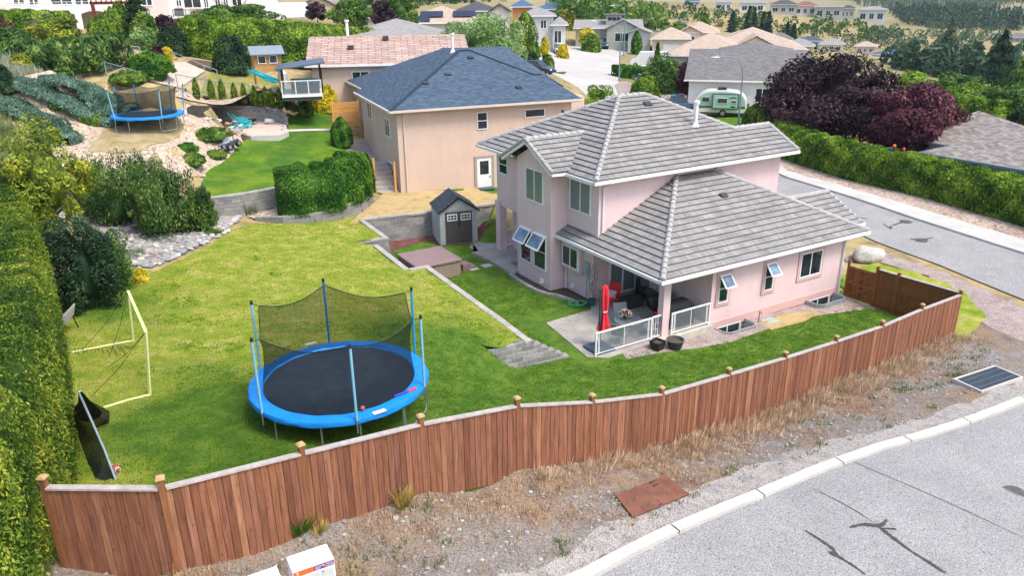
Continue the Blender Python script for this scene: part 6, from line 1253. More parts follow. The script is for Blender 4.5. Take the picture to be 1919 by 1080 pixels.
gh('shrub bank along the hillside garden at the upper left', ((-20, 68), (60, 68), (130, 68), (180, 69)), 5., 72, 14000, 'pine', .18, 84)
gh('row of green shrubs below the white arched house', ((0, 84), (60, 84), (110, 84)), 3., 22, 9000, 'hedge', .2, 85)
tree(28, 30, 76, 80, 'burg', 'dark red leaved shrub mass in the upper left hillside garden', 'shrub', 'broad', n=4500, low=0)
tree(150, 18, 72, 90, 'ygreen', 'yellow green leafy tree before the white arched house', 'tree', 'broad', n=6000, low=.05, clumps=34, cr=.25)
tree(60, 45, 70, 90, 'pine', 'grey green shrub at the left hillside', 'shrub', 'broad', n=5000, low=0)
tree(458, 70, 72, 60, 'dark', 'grey green shrub behind the wooden playhouse', 'shrub', 'mound', n=3500, H_=3.0)
# grasses and flower tufts
def tufts(name, pts, h, leaf, n_each, label, cat, wid=.012, spread=.3, kind='stuff', lean=.35, seed=9):
    r = np.random.RandomState(seed); V = []; rn = []
    for p in pts:
        m = n_each; a = r.rand(m)*6.283; b = p+np.stack([np.cos(a), np.sin(a), 0*a], 1)*(r.rand(m)*spread)[:, None]; L = h*(.5+.7*r.rand(m)); d = np.stack([np.cos(a)*lean*r.rand(m), np.sin(a)*lean*r.rand(m), np.ones(m)], 1); t = b+d*L[:, None]; s = np.stack([-np.sin(a+1), np.cos(a+1), 0*a], 1)*wid; mid = (b+t)/2+s*1.2
        V.append(np.stack([b-s, b+s, mid, t], 1)); rn.append(np.clip(.5+.25*r.randn(m), 0, 1))
    V = np.concatenate(V).reshape(-1, 3); o = mesh_obj(name, V, np.arange(len(V)).reshape(-1, 4), lm(leaf), np.concatenate(rn)); return tag(o, label, cat, kind=kind)
# ================================================================ HOUSES AROUND
def shg(k):
    return {'tan': Mshingle('tan_tile', ((.46, .36, .28), (.56, .45, .36), (.33, .25, .2)), w=.4, h=.36, mortar=.03, contrast=.3), 'pinktile': Mshingle('rose_tile', ((.44, .31, .26), (.60, .45, .38), (.20, .13, .11)), w=1.1, h=.36, mortar=.035, contrast=.6),
     'grey': Mshingle('grey_shingle', ((.15, .145, .145), (.24, .23, .225), (.10, .10, .10)), w=.4, h=.16, mortar=.01, contrast=.3), 'lgrey': Mshingle('light_grey_shingle', ((.27, .26, .25), (.37, .36, .35), (.2, .2, .19)), w=.4, h=.16, mortar=.01, contrast=.3),
     'navy': m_navy, 'blue': Mshingle('blue_shingle', ((.06, .12, .22), (.10, .17, .28), (.05, .08, .15)), w=.4, h=.18, mortar=.01, contrast=.3), 'dark': Mshingle('dark_shingle', ((.07, .07, .08), (.12, .12, .13), (.05, .05, .05)), w=.4, h=.18, mortar=.01, contrast=.3),
     'brown': Mshingle('brown_shingle', ((.20, .175, .16), (.42, .375, .34), (.14, .125, .115)), w=.35, h=.15, mortar=.01, contrast=.35), 'red': Mshingle('red_tile', ((.24, .11, .08), (.33, .17, .13), (.15, .07, .05)), w=.4, h=.3, mortar=.03, contrast=.3)}[k]
WC = dict(white=(.72, .71, .69), cream=(.62, .55, .45), grey=(.42, .43, .41), peach=(.66, .52, .42), tan=(.50, .40, .27), pinkw=(.68, .58, .54), sage=(.36, .37, .31), lg=(.56, .57, .56), orange=(.5, .22, .08))
def wallm(k): return M('wall_'+k, WC[k], .9, .06, 1.5)
def house(label, xl, xr, ye, yr, D, roof='grey', wall='white', style='hip', depth=None, ex=0., wins=(), garage=None, ov=.5, base=None, cross=None, name='house', door=None, zoff=0):
    """D metres off; eave row ye and ridge row yr, left and right eave columns from the photo"""
    xm = (xl+xr)/2; r = ray(xm, ye); az = math.atan2(r[0], r[1]); w = (xr-xl)*D/F_PX*1.03/max(.5, math.cos(math.radians(ex))) - 2*ov; p = np.array([r[0]*D, r[1]*D]); z0 = Hz(*p) if base is None else base; h = ztop(xm, ye, D)-z0; depth = depth or w*.75
    Dr = D+depth/2; rise = max(.8, ztop(xm, yr, Dr)-(z0+h)); rise = min(rise, depth*.45); t = T(name, label, 'house', (p[0], p[1], z0), -az+math.radians(ex)); x0, x1 = -w/2, w/2
    mb = MB(); mb.box(x0, 0, -2.5, x1, depth, h)
    if style == 'gable': mb.extr([(0, h-.01), (depth/2, h+rise*.93), (depth, h-.01)], 'x', x0, x1)
    if style == 'front': mb.extr([(x0, h-.01), (0, h+rise*.93), (x1, h-.01)], 'y', 0, depth)
    if cross: cx_, cw, cd = cross; cx_ *= w; mb.box(cx_-cw/2, -cd, -2.5, cx_+cw/2, .1, h-.03); mb.extr([(cx_-cw/2, h-.04), (cx_, h+cw*.24), (cx_+cw/2, h-.04)], 'y', -cd, .1)
    mb.build('wall', wallm(wall), t); rf = MB(); E = h+.02; a0, a1, b0, b1 = x0-ov, x1+ov, -ov, depth+ov; ym = depth/2; zr = E+rise
    if style == 'hip':
        k = min(depth/2+ov, (a1-a0)/2-.01); hy = ym
        roofplane(rf, [(a0, b0, E), (a1, b0, E), (a1-k, ym, zr), (a0+k, ym, zr)]); roofplane(rf, [(a1, b1, E), (a0, b1, E), (a0+k, ym, zr), (a1-k, ym, zr)]); roofplane(rf, [(a0, b1, E), (a0, b0, E), (a0+k, ym, zr)]); roofplane(rf, [(a1, b0, E), (a1, b1, E), (a1-k, ym, zr)])
    elif style == 'gable': roofplane(rf, [(a0, b0, E), (a1, b0, E), (a1, ym, zr), (a0, ym, zr)]); roofplane(rf, [(a1, b1, E), (a0, b1, E), (a0, ym, zr), (a1, ym, zr)])
    else: roofplane(rf, [(a0, b1, E), (a0, b0, E), (0, b0, zr), (0, b1, zr)]); roofplane(rf, [(a1, b0, E), (a1, b1, E), (0, b1, zr), (0, b0, zr)])
    if cross:
        c0, c1 = cx_-cw/2-.4, cx_+cw/2+.4; ch = E+(cw+.8)*.25; roofplane(rf, [(c0, depth*.4, E), (c0, -cd-.4, E), (cx_, -cd-.4, ch), (cx_, depth*.4, ch)]); roofplane(rf, [(c1, -cd-.4, E), (c1, depth*.4, E), (cx_, depth*.4, ch), (cx_, -cd-.4, ch)])
    o = rf.build('roof', shg(roof), t, fix=False); so = o.modifiers.new('solid', 'SOLIDIFY'); so.thickness = .14; so.offset = -1
    g = MB(); g.beam((a0-.05, b0-.05, E-.06), (a1+.05, b0-.05, E-.06), .12, .16)
    if style != 'front': g.build('gutter', m_white, t)
    F = Face('y-', 0.0)
    for wn in wins: a, b, z0_, z1_ = wn[:4]; window(t, F, x0+w*a, x0+w*b, h*z0_, h*z1_, 'v', pane=m_glass, fr=.09, splits=2 if (b-a)*w > 2.6 else 1)
    if cross: window(t, Face('y-', -cross[2]), cx_-cw*.25, cx_+cw*.25, h*.35, h*.8, 'v', fr=.09)
    if garage:
        a, b = garage; mb = MB(); F.box(mb, x0+w*a, x0+w*b, .05, min(2.3, h*.85), 0, .06)
        for k in range(1, 4): F.box(mb, x0+w*a+.05, x0+w*b-.05, .55*k-.02, .55*k+.02, .06, .075)
        mb.build('garage_door', m_white, t)
    if door: mb = MB(); F.box(mb, x0+w*door, x0+w*door+.95, .05, 2.15, 0, .06); mb.build('door', m_white, t)
    return t
def dbl(a, b): return [(a, b, .3, .75)]
W2 = [(.1, .3, .6, .85), (.45, .6, .6, .85), (.72, .9, .6, .85), (.12, .3, .12, .38), (.5, .8, .1, .38)]
h4 = house('peach house with rose tiled roof behind the navy roof', 588, 872, 119, 66, 66, 'pinktile', 'peach', 'gable', 10, wins=[(.25, .365, .42, .86), (.66, .72, .6, .86)], ov=.45, base=4.2)
mb = MB()
for x, y in ((-3.0, 2.2), (1.6, 3.4)): mb.cbox((x, y, 0), (.45, .4, .22))
h4h = ztop(730, 119, 66)-4.2
for x, y in ((-3.1, 2.4), (-.2, 4.0)): mb = MB(); mb.cbox((x, y, h4h+.1+(y+.45)*.38), (.5, .4, .3)); mb.build('roof_vent', m_vent, h4)
mb = MB(); mb.cyl((-4.0+.6, 5.2, h4h+1.6), (-3.4, 5.2, h4h+3.1), .13); mb.cyl((-3.4, 5.2, h4h+3.1), (-3.4, 5.2, h4h+3.25), .2); mb.build('flue', m_white, h4)
house('grey hip roofed house behind the rose tiled roof', 640, 850, 72, 34, 92, 'lgrey', 'cream', 'hip', 14)
h6 = house('tan tiled house with dark solar panels on its roof', 752, 905, 42, 10, 122, 'tan', 'lg', 'hip', 13, wins=[(.03, .12, .3, .8)])
h6r = h6['label']; hh6 = ztop(828, 42, 122)-Hz(*(ray(828, 42)[:2]*122))
for x, y, ww in ((-3.6, .6, 3.6), (-1.5, 2.2, 3.4), (3.4, 2.2, 3.4)): mb = MB(); mb.cbox((x, y, hh6+.2+(y+.5)*.37), (ww, 2.0, .08), rx=.36); mb.build('solar_panel', Mglass('solar', (.012, .014, .03), .15), h6)
house('grey roofed house left of the solar panelled roof', 655, 770, 33, 15, 128, 'lgrey', 'cream', 'hip', 12)
house('charcoal roofed house behind the big pale maple', 855, 935, 20, 2, 150, 'dark', 'grey', 'hip', 12); house('dark gabled house with pale wall right of the charcoal roof', 915, 958, 22, 6, 146, 'dark', 'pinkw', 'front', 11, wins=[(.6, .8, .3, .75)])
house('blue roofed house with orange siding at the top edge', 958, 1000, 12, -2, 175, 'blue', 'orange', 'hip', 12)
house('long blue roofed house with white gable at the top', 1003, 1068, 17, 2, 205, 'blue', 'tan', 'hip', 12, cross=(.38, 4, .6))
h9 = house('two storey pale grey house with garage at the far street', 976, 1040, 29, 12, 140, 'lgrey', 'lg', 'hip', 11, wins=[(.58, .78, .62, .88)], garage=(.12, .55)); house('single storey wing of the pale grey two storey house', 1032, 1064, 46, 30, 139, 'lgrey', 'lg', 'hip', 8, wins=[(.1, .7, .2, .8)])
h10 = house('long taupe bungalow with dormer at the end of the far street', 1080, 1200, 52, 36, 158, 'lgrey', 'sage', 'gable', 11, wins=[(.1, .2, .2, .7), (.5, .62, .1, .75), (.42, .48, .1, .75)], cross=(.22, 6, 3), door=.44)
house('small gabled grey wing right of the taupe bungalow', 1175, 1222, 62, 50, 152, 'lgrey', 'lg', 'front', 9, wins=[(.4, .55, .2, .7)])
mb = MB(); hb_ = ztop(1140, 52, 158)-Hz(*(ray(1140, 52)[:2]*158)); mb.box(-.5, 1.5, hb_+.3, 2.6, 4, hb_+2.3); mb.build('dormer', wallm('sage'), h10); window(h10, Face('y-', 1.5), -.2, 2.3, hb_+1.2, hb_+2.0, 'v', splits=2)
mb = MB(); mb.cbox((1.05, 2.8, hb_+2.4), (4.0, 3.4, .15)); mb.build('dormer_roof', shg('lgrey'), h10)
house('tan roofed house with garage behind the white van', 1222, 1292, 72, 50, 150, 'tan', 'cream', 'hip', 12, garage=(.3, .75))
house('peach roofed house with arched dormer at mid distance', 1280, 1345, 60, 40, 165, 'tan', 'peach', 'hip', 12, cross=(-.3, 4, .6))
house('large house with wide pale tan tiled hip roof', 1250, 1395, 104, 60, 112, 'tan', 'cream', 'hip', 16, ex=-4); house('wide tan hip roof behind the white garage house', 1330, 1500, 92, 50, 122, 'tan', 'cream', 'hip', 18, ex=4, cross=(.0, 7, .5))
h13 = house('white garage house with dark grey roof behind the caravan', 1296, 1500, 151, 92, 92, 'grey', 'white', 'gable', 10, wins=[(.59, .71, .38, .80)], door=.47, base=-.05); mb = MB()
h13b = house('rear grey roofed part of the white garage house', 1350, 1480, 100, 78, 103, 'grey', 'white', 'hip', 9)
# right hand house with brown shingles
_a = gz(1721, 286, 2.45); _b = gz(1919, 320, 2.45); HR = Frame(_a, math.degrees(math.atan2(_b[1]-_a[1], _b[0]-_a[0]))); hr = T('house', 'low house with brown mottled shingle roof at the right edge', 'house', (*HR.o, -.2), HR.a)
mb = MB(); mb.box(.7, .6, -.3, 22, 12, 2.6); mb.box(-3.2, 4.5, -.3, 2, 14, 2.6); mb.build('wall', wallm('lg'), hr); rf = MB(); roofplane(rf, [(0, 0, 2.7), (23, 0, 2.7), (17, 7, 5.5), (7, 7, 5.5)]); roofplane(rf, [(0, 14, 2.7), (0, 0, 2.7), (7, 7, 5.5)]); roofplane(rf, [(23, 14, 2.7), (0, 14, 2.7), (7, 7, 5.5), (17, 7, 5.5)]); roofplane(rf, [(-3.8, 4, 2.71), (1.5, 4, 2.71), (4.5, 7, 4.0), (-1, 9, 3.9)])
o = rf.build('roof', shg('brown'), hr, fix=False); so = o.modifiers.new('solid', 'SOLIDIFY'); so.thickness = .12; so.offset = -1
mb = MB(); mb.beam((-.05, -.06, 2.64), (23, -.06, 2.64), .12, .15); mb.beam((-3.8, 3.95, 2.64), (1.5, 3.95, 2.64), .12, .15); mb.build('gutter', m_lamp, hr)
window(hr, Face('y-', .6), 10.5, 13.2, 1.0, 2.4, 'v', fr=.09); window(hr, Face('y-', 4.5), -1.6, -.6, .2, 2.2, 'n')
for x, y in ((8.2, 4.2), (10, 3.6)): mb = MB(); mb.cyl((x, y, 4.2), (x, y, 4.9), .06); mb.build('roof_pipe', m_vent, hr)
# upper left: arched white house, deck house, tan gable house
def place(px, py, D, ex=0): r = ray(px, py); return (r[0]*D, r[1]*D), -math.atan2(r[0], r[1])+math.radians(ex)
(q, a_) = place(130, 40, 92); zb = Hz(*q); t = T('house', 'big pale pink house with white arches and balcony at the upper left', 'house', (*q, zb), a_); k = 92/F_PX*1.03; X = lambda px: (px-130)*k; Z = lambda py: ztop(130, py, 92)-zb
mw = wallm('pinkw'); mb = MB(); mb.box(X(-90), 0, -3, X(272), 10, 9.5); mb.box(X(235), -1.2, -3, X(268), 0, 8); mb.build('wall', mw, t)
mb = MB(); mb.box(X(55), -2.6, Z(17), X(190), 0, Z(11)); mb.build('balcony', m_white, t)
for x0, x1 in ((57, 88), (92, 140), (145, 186)):
    mb = MB(); n = 12; A = [(X(x0)+(X(x1)-X(x0))*i/n, Z(26)+(Z(19.5)-Z(26))*math.sin(math.pi*i/n)) for i in range(n+1)]; mb.extr([(X(x0)-.3, Z(16.9))]+[(X(x0)-.3, Z(30))]+A+[(X(x1)+.3, Z(30)), (X(x1)+.3, Z(16.9))], 'y', -2.6, -2.3); mb.build('arch', m_white, t)
for x in (57, 90, 143, 189): mb = MB(); mb.box(X(x)-.28, -2.62, -2, X(x)+.28, -2.05, Z(16.8)); mb.build('pillar', m_white, t)
mb = MB()
for x in np.linspace(56, 188, 8): mb.box(X(x)-.03, -2.55, Z(11), X(x)+.03, -2.5, Z(2))
mb.box(X(55), -2.57, Z(2.5), X(189), -2.48, Z(1.8)); mb.build('railing', m_white, t); mb = MB(); mb.quad([(X(56), -2.52, Z(10.8)), (X(188), -2.52, Z(10.8)), (X(188), -2.52, Z(2.5)), (X(56), -2.52, Z(2.5))]); mb.build('glass_panel', m_pane, t)
F = Face('y-', 0)
for x0, x1, y1, y0 in ((62, 78, -4, 7), (82, 96, -4, 9), (110, 140, -4, 9), (142, 162, -4, 10), (196, 213, 27, 47), (232, 249, -2, 13)): window(t, Face('y-', 1.2 if x0 == 999 else 0.0 if x0 < 230 else -1.2), X(x0), X(x1), Z(y0), Z(y1), 'v', fr=.1)
(q, a_) = place(218, 50, 87); m_red = M('pergola_red', (.16, .035, .025), .6, .15, 5); pg = T('pergola', 'dark red timber pergola with lattice beside the pink arched house', 'pergola', (*q, Hz(*q)), a_); k = 87/F_PX
for x in (190, 223, 245): mb = MB(); xx = (x-218)*k; mb.box(xx-.16, -.16, 0, xx+.16, .16, 2.9); mb.build('post', m_red, pg)
mb = MB(); mb.box(-1.9, -.1, 2.7, 1.8, .1, 2.95)
for i in range(9): mb.box(-1.8+i*.43, -.6, 2.95, -1.7+i*.43, 1.6, 3.1)
mb.build('beam', m_red, pg); mb = MB()
for i in range(7): mb.box(.5+i*.19, -.02, 1.2, .54+i*.19, .02, 2.7); mb.box(.4, -.025, 1.3+i*.2, 1.7, .025, 1.34+i*.2)
mb.build('lattice', m_red, pg)
house('small dark grey garden shed roof among the upper left shrubs', 60, 118, 44, 28, 80, 'dark', 'grey', 'front', 4, ov=.3, name='shed', wins=[(.2, .4, .3, .6), (.6, .8, .3, .6)])
(q, a_) = place(425, 35, 104); zb = Hz(*q); t = T('house', 'white house with glass railed deck and big windows at the top', 'house', (*q, zb), a_); k = 104/F_PX*1.03; X = lambda px: (px-425)*k; Z = lambda py: ztop(425, py, 104)-zb
mb = MB(); mb.box(X(333), 0, -3, X(508), 10, 10); mb.build('wall', wallm('white'), t); mb = MB(); mb.box(X(345), -3.2, Z(31), X(440), 0, Z(29)); mb.box(X(370), -3.3, Z(38), X(430), -3.15, Z(30)); mb.build('deck', m_white, t)
mb = MB()
for x in np.linspace(348, 438, 6): mb.box(X(x)-.03, -3.15, Z(29), X(x)+.03, -3.1, Z(15))
mb.box(X(347), -3.16, Z(15.6), X(439), -3.08, Z(15)); mb.build('railing', m_black, t); mb = MB(); mb.quad([(X(347), -3.12, Z(28)), (X(439), -3.12, Z(28)), (X(439), -3.12, Z(16)), (X(347), -3.12, Z(16))]); mb.build('glass_panel', m_pane, t)
for x0, x1, y1, y0 in ((352, 361, -3, 11), (363, 390, -4, 14), (393, 401, -4, 14), (410, 419, -3, 14), (423, 431, -3, 14), (436, 452, -4, 11)): window(t, Face('y-', 0), X(x0), X(x1), Z(y0), Z(y1), 'v', fr=.1)
m_wick = M('wicker_dark', (.05, .045, .045), .7); m_cush = M('cushion_tan', (.55, .38, .28), .8)
for x, m_, lb in ((356, m_wick, 'dark armchair on the white house deck'), (378, m_cush, 'tan covered chair on the white house deck, left one'), (415, m_cush, 'tan covered chair on the white house deck, right one')):
    pw = np.array(q)+np.array([math.cos(a_), math.sin(a_)])*X(x)+np.array([math.sin(a_), -math.cos(a_)])*2.2; c = T('deck_chair', lb, 'chair', (pw[0], pw[1], zb+Z(29)), a_); mb = MB(); mb.box(-.5, -.4, .1, .5, .4, .45); mb.build('seat', m_, c, bevel=.05); mb = MB(); mb.cbox((0, .35, .65), (1, .18, .6), rx=-.2); mb.build('backrest', m_, c, bevel=.05)
house('tan stone fronted house with steep gable at the top', 560, 640, 8, -8, 140, 'brown', 'tan', 'hip', 12, cross=(-.05, 5, 1.5), wins=[(.55, .65, .3, .9), (.7, .8, .3, .9)])
# ridge and valley houses, far away
FAR = [(1341, 1372, 3, -6, 372, 'lgrey', 'white', 'white house high on the ridge, leftmost'), (1388, 1434, 4, -7, 372, 'lgrey', 'white', 'white two storey house with decks on the ridge'), (1446, 1492, 8, -1, 378, 'dark', 'grey', 'dark roofed ridge house left of the red brown roof'),
 (1490, 1530, 10, 2, 380, 'red', 'pinkw', 'red brown roofed house on the ridge'), (1530, 1577, 12, 4, 376, 'brown', 'grey', 'brown gabled ridge house with white posts'), (1576, 1602, 15, 9, 382, 'dark', 'grey', 'dark roofed house right of the gabled ridge house'), (1612, 1658, 17, 11, 384, 'lgrey', 'lg', 'grey roofed house at the right end of the ridge'), (1283, 1312, 2, -6, 400, 'blue', 'lg', 'small bluish house at the top left of the ridge'),
 (1440, 1484, 74, 61, 250, 'grey', 'white', 'grey roofed white gabled house in the valley, left'), (1474, 1524, 86, 72, 235, 'lgrey', 'cream', 'pale roofed house in the valley before the navy one'), (1497, 1538, 76, 67, 262, 'navy', 'lg', 'navy roofed house in the valley'), (1538, 1580, 82, 71, 255, 'lg' and 'lgrey', 'white', 'white roofed house in the valley right of the navy one'),
 (1605, 1640, 86, 77, 262, 'tan', 'pinkw', 'tan roofed house right of the purple maple top'), (1640, 1662, 90, 78, 300, 'red', 'white', 'red roofed white house in the valley'), (1675, 1706, 90, 79, 300, 'grey', 'white', 'grey roofed white gabled house among valley trees'), (1646, 1702, 102, 92, 255, 'blue', 'white', 'bright blue roofed white house in the valley'), (1703, 1724, 104, 92, 262, 'tan', 'cream', 'orange tan roofed house beside the tall valley pine'),
 (1755, 1790, 91, 80, 300, 'lgrey', 'lg', 'grey hip roofed house right of the tall valley pine'), (1757, 1788, 110, 103, 250, 'red', 'white', 'brown roofed white house with white posts in the valley'), (1786, 1812, 94, 85, 305, 'brown', 'cream', 'brown roofed house behind the dark spruce'), (1855, 1888, 70, 62, 420, 'lgrey', 'grey', 'long grey roof at the right, left half of the pair'), (1890, 1925, 70, 61, 420, 'grey', 'grey', 'long grey roof at the right, right half of the pair'),
 (1885, 1912, 19, 12, 700, 'lgrey', 'white', 'tiny white house far off in the top right field'), (1885, 1925, 96, 88, 330, 'lgrey', 'white', 'pale flat roof at the right edge of the valley'), (1855, 1880, 90, 83, 330, 'tan', 'pinkw', 'pink tan roof left of the pale flat roof'), (1205, 1232, 40, 28, 230, 'lgrey', 'white', 'blue grey roofed house peeping behind the tan roofs'), (1262, 1290, 44, 34, 230, 'grey', 'lg', 'grey roofed house just under the dry slope'), (1075, 1105, 20, 12, 240, 'brown', 'tan', 'brown roofed house by the trees at the far left slope'), (1290, 1330, 52, 40, 200, 'tan', 'peach', 'tan roofed peach house under the dry slope')]
for xl, xr, ye, yr, D, rf_, wl, lb in FAR: house(lb, xl, xr, ye, yr, D, rf_, wl, 'hip', None, wins=[(.1, .3, .25, .7), (.42, .58, .25, .7), (.7, .9, .25, .7)], ov=.6)
# forest and scrub on the far slopes: nobody could count it
def scatter_trees(name, region, n, hgt, leaf, label, q=26, seed=1, kind='cone', Dmin=0, size=.22):
    r = np.random.RandomState(seed); xs = [p[0] for p in region]; ys = [p[1] for p in region]; PP = []; NN = []; SS = []; c = 0; tries = 0
    while c < n and tries < n*12:
        tries += 1; x = r.uniform(min(xs), max(xs)); y = r.uniform(min(ys), max(ys))
        if not inpoly(region, np.array([x]), np.array([y]))[0]: continue
        g = Gfar(x, y); D = np.hypot(*g[:2])
        if D < Dmin: continue
        h = hgt*(.6+.7*r.rand()); u = r.rand(q); a = r.rand(q)*6.283
        if kind == 'cone': R = h*.2*(1-u)**.8; P = np.stack([np.cos(a)*R, np.sin(a)*R, u*h], 1)
        else: d = fibs(q, r); d[:, 2] = np.abs(d[:, 2]); P = d*[h*.55, h*.55, h]
        PP.append(P+g); NN.append(np.stack([np.cos(a), np.sin(a), np.full(q, .8)], 1)); SS.append(np.full(q, h*size)); c += 1
    P = np.concatenate(PP); o = foliage(name, P, np.concatenate(NN), 1., lm(leaf), asp=.5, seed=seed, clump=.01); s = np.concatenate(SS); co = np.empty(len(o.data.vertices)*3, np.float32); o.data.vertices.foreach_get('co', co); co = co.reshape(-1, 4, 3); co = P[:, None, :]+(co-P[:, None, :])*s[:, None, None]; o.data.vertices.foreach_set('co', co.astype(np.float32).ravel()); return tag(o, label, 'trees', kind='stuff')
scatter_trees('forest', [(1560, -18), (1925, -18), (1925, 8), (1880, 10), (1840, 30), (1919, 42), (1919, 58), (1760, 55), (1700, 45), (1665, 25), (1600, 6)], 1700, 8, 'far', 'dark conifer forest covering the far valley slope at the upper right', 44, 5, Dmin=420, size=.1)
scatter_trees('forest', [(950, -19), (1560, -19), (1560, -6), (1240, -8), (950, -10)], 500, 12, 'far', 'thin line of distant forest along the very top', 18, 6)
scatter_trees('scrub', [(1270, 15), (1440, 30), (1600, 45), (1700, 70), (1620, 78), (1400, 62), (1290, 40), (1200, 30), (1190, 8)], 130, 2.6, 'green', 'scattered bushes over the dry golden hillside', 50, 7, 'dome', size=.2)
scatter_trees('woodland', [(1230, 60), (1240, 40), (1050, 28), (1040, 40), (1070, 60)], 60, 6, 'green', 'mixed trees between the far street houses and the slope', 140, 8, 'dome', size=.1)
scatter_trees('woodland', [(1620, 125), (1700, 105), (1919, 100), (1919, 165), (1780, 150), (1700, 140)], 45, 4.2, 'far', 'mass of valley trees between the far houses at the right', 90, 9, 'dome', Dmin=100, size=.2)
scatter_trees('woodland', [(1560, 90), (1640, 60), (1700, 60), (1919, 75), (1919, 100), (1700, 105)], 45, 4.5, 'far', 'mixed dark trees among the distant valley roofs', 160, 10, 'dome', Dmin=200, size=.09)
scatter_trees('woodland', [(640, 8), (950, -6), (950, 3), (640, 14)], 50, 8, 'green', 'tree line behind the roofs at the top centre', 120, 11, 'dome', size=.1)
# ================================================================ VEHICLES
m_tyre = M('tyre', (.02, .02, .02), .8); m_rim = M('wheel_rim', (.5, .5, .52), .3, metal=.8); m_cg = Mglass('car_glass', (.02, .035, .045), .04)
def paint(n, c): return M('paint_'+n, c, .25, .04, 2, spec=.6)
def wheel(par, x, y, r=.36):
    mb = MB(); mb.cyl((x, y-.11, r), (x, y+.11, r), r, n=18); w = mb.build('wheel', m_tyre, par, smooth=True); mb = MB(); s_ = -1 if y < 0 else 1; mb.cyl((x, y+s_*.1, r), (x, y+s_*.125, r), r*.6, n=14); mb.build('rim', m_rim, w)
def vehicle(label, px, py, D, ang, L, mat, kind='suv', name='parked_car', cat='car', group='parked cars'):
    p = spot(px, D); t = T(name, label, cat, tuple(p), ang-math.atan2(p[0], p[1]), group); w = .9; h = L/2
    if kind == 'pickup': body = [(-h, .4), (-h, 1.0), (-h+.05, 1.15), (.1, 1.15), (.12, 1.1), (h-1.3, 1.12), (h-.1, 1.0), (h, .8), (h, .4)]; cab = [(.05, 1.1), (.2, 1.82), (1.2, 1.84), (1.95, 1.12)]; cab = [(x-.55 if 1 else x, z) for x, z in cab]; cab = [(-.75, 1.1), (-.6, 1.86), (.75, 1.86), (1.5, 1.1)]
    elif kind == 'van': body = [(-h, .35), (-h, 2.2), (-h+.2, 2.5), (h-1.6, 2.5), (h-1.0, 1.5), (h-.2, 1.2), (h, .9), (h, .35)]; cab = [(h-2.4, 1.5), (h-2.3, 2.2), (h-1.55, 2.25), (h-1.05, 1.5)]
    else: body = [(-h, .35), (-h, .95), (-h+.1, 1.05), (h-1.25, 1.05), (h-.15, .85), (h, .7), (h, .35)]; top = 1.72 if kind == 'suv' else 1.42; cab = [(-h+.12, 1.03), (-h+.5, top-.04), (-h+.8, top), (.35, top), (h-1.2, 1.03)]
    mb = MB(); mb.extr(body, 'y', -w, w); mb.build('body', mat, t, bevel=.06)
    mb = MB(); c2 = [(x, z) for x, z in cab]; n = len(c2); V = [(x, -w+.06+(z-1.0)*.16, z) for x, z in c2]+[(x, w-.06-(z-1.0)*.16, z) for x, z in c2]; mb.add(V, [tuple(range(n-1, -1, -1)), tuple(range(n, 2*n))]+[(i, (i+1) % n, n+(i+1) % n, n+i) for i in range(n)]); mb.build('windows', m_cg, t, bevel=.03)
    if kind != 'van':
        mb = MB(); tz = max(z for _, z in cab); xs = [x for x, z in cab if z > tz-.06]; mb.box(min(xs), -w+.17, tz-.02, max(xs), w-.17, tz+.05); mb.build('roof', mat, t, bevel=.03); mb = MB()
        for x in (xs[0]+(xs[-1]-xs[0])*.45,):
            for s_ in (-1, 1): mb.beam((x, s_*(w-.06), 1.05), (x, s_*(w-.16), tz), .08, .03)
        mb.build('pillar', mat, t)
    for x in (-h+.95, h-.95):
        for y in (-w+.05, w-.05): wheel(t, x, y, .38 if kind != 'sedan' else .33)
    for y in (-.65, .65): mb = MB(); mb.box(h-.06, y-.18, .68, h+.02, y+.18, .85); mb.build('headlight', m_white, t); mb = MB(); mb.box(-h-.02, y-.13, .7, -h+.05, y+.13, .98); mb.build('tail_light', m_or, t)
    if kind == 'pickup': mb = MB(); mb.box(-h+.12, -w+.12, 1.0, -.85, w-.12, 1.16); mb.build('bed', m_black, t)
    return t
vehicle('dark blue pickup truck parked in front of the green caravan', 1260, 195, 93, math.radians(-3), 6.1, paint('dkblue', (.10, .16, .25)), 'pickup', 'pickup_truck', 'truck', 'pickup trucks')
vehicle('dark navy car half hidden by the navy roof at the kerb', 1008, 128, 106, math.radians(-30), 4.6, paint('navy', (.02, .04, .08)), 'suv')
vehicle('white car parked at the left kerb of the far street', 1048, 92, 137, math.radians(-80), 4.3, paint('white', (.75, .76, .77)), 'suv')
vehicle('black pickup in the driveway of the two storey grey house', 1030, 72, 144, math.radians(-60), 5.2, paint('black', (.02, .03, .04)), 'pickup', 'pickup_truck', 'truck', 'pickup trucks')
vehicle('small dark blue car beside the clipped hedge block', 1123, 78, 156, math.radians(-85), 4.2, paint('navy', (.02, .04, .08)), 'suv')
vehicle('white camper van parked before the taupe bungalow', 1207, 98, 133, math.radians(178), 6.2, paint('white', (.75, .76, .77)), 'van', 'camper_van', 'van', 'vans')
vehicle('white pickup truck behind the shrub bank on the far street', 1200, 123, 118, math.radians(4), 5.8, paint('white', (.75, .76, .77)), 'pickup', 'pickup_truck', 'truck', 'pickup trucks')
vehicle('light blue car in front of the white pickup truck', 1213, 128, 113, math.radians(3), 4.7, paint('sky', (.16, .30, .42)), 'sedan')
vehicle('silver car mostly hidden at the right of the white pickup', 1244, 121, 119, math.radians(5), 4.4, paint('silver', (.5, .54, .58)), 'sedan')
vehicle('white camper behind the second hedge near the tan gabled house', 585, 42, 128, math.radians(5), 6.0, paint('white', (.75, .76, .77)), 'van', 'camper_van', 'van', 'vans')
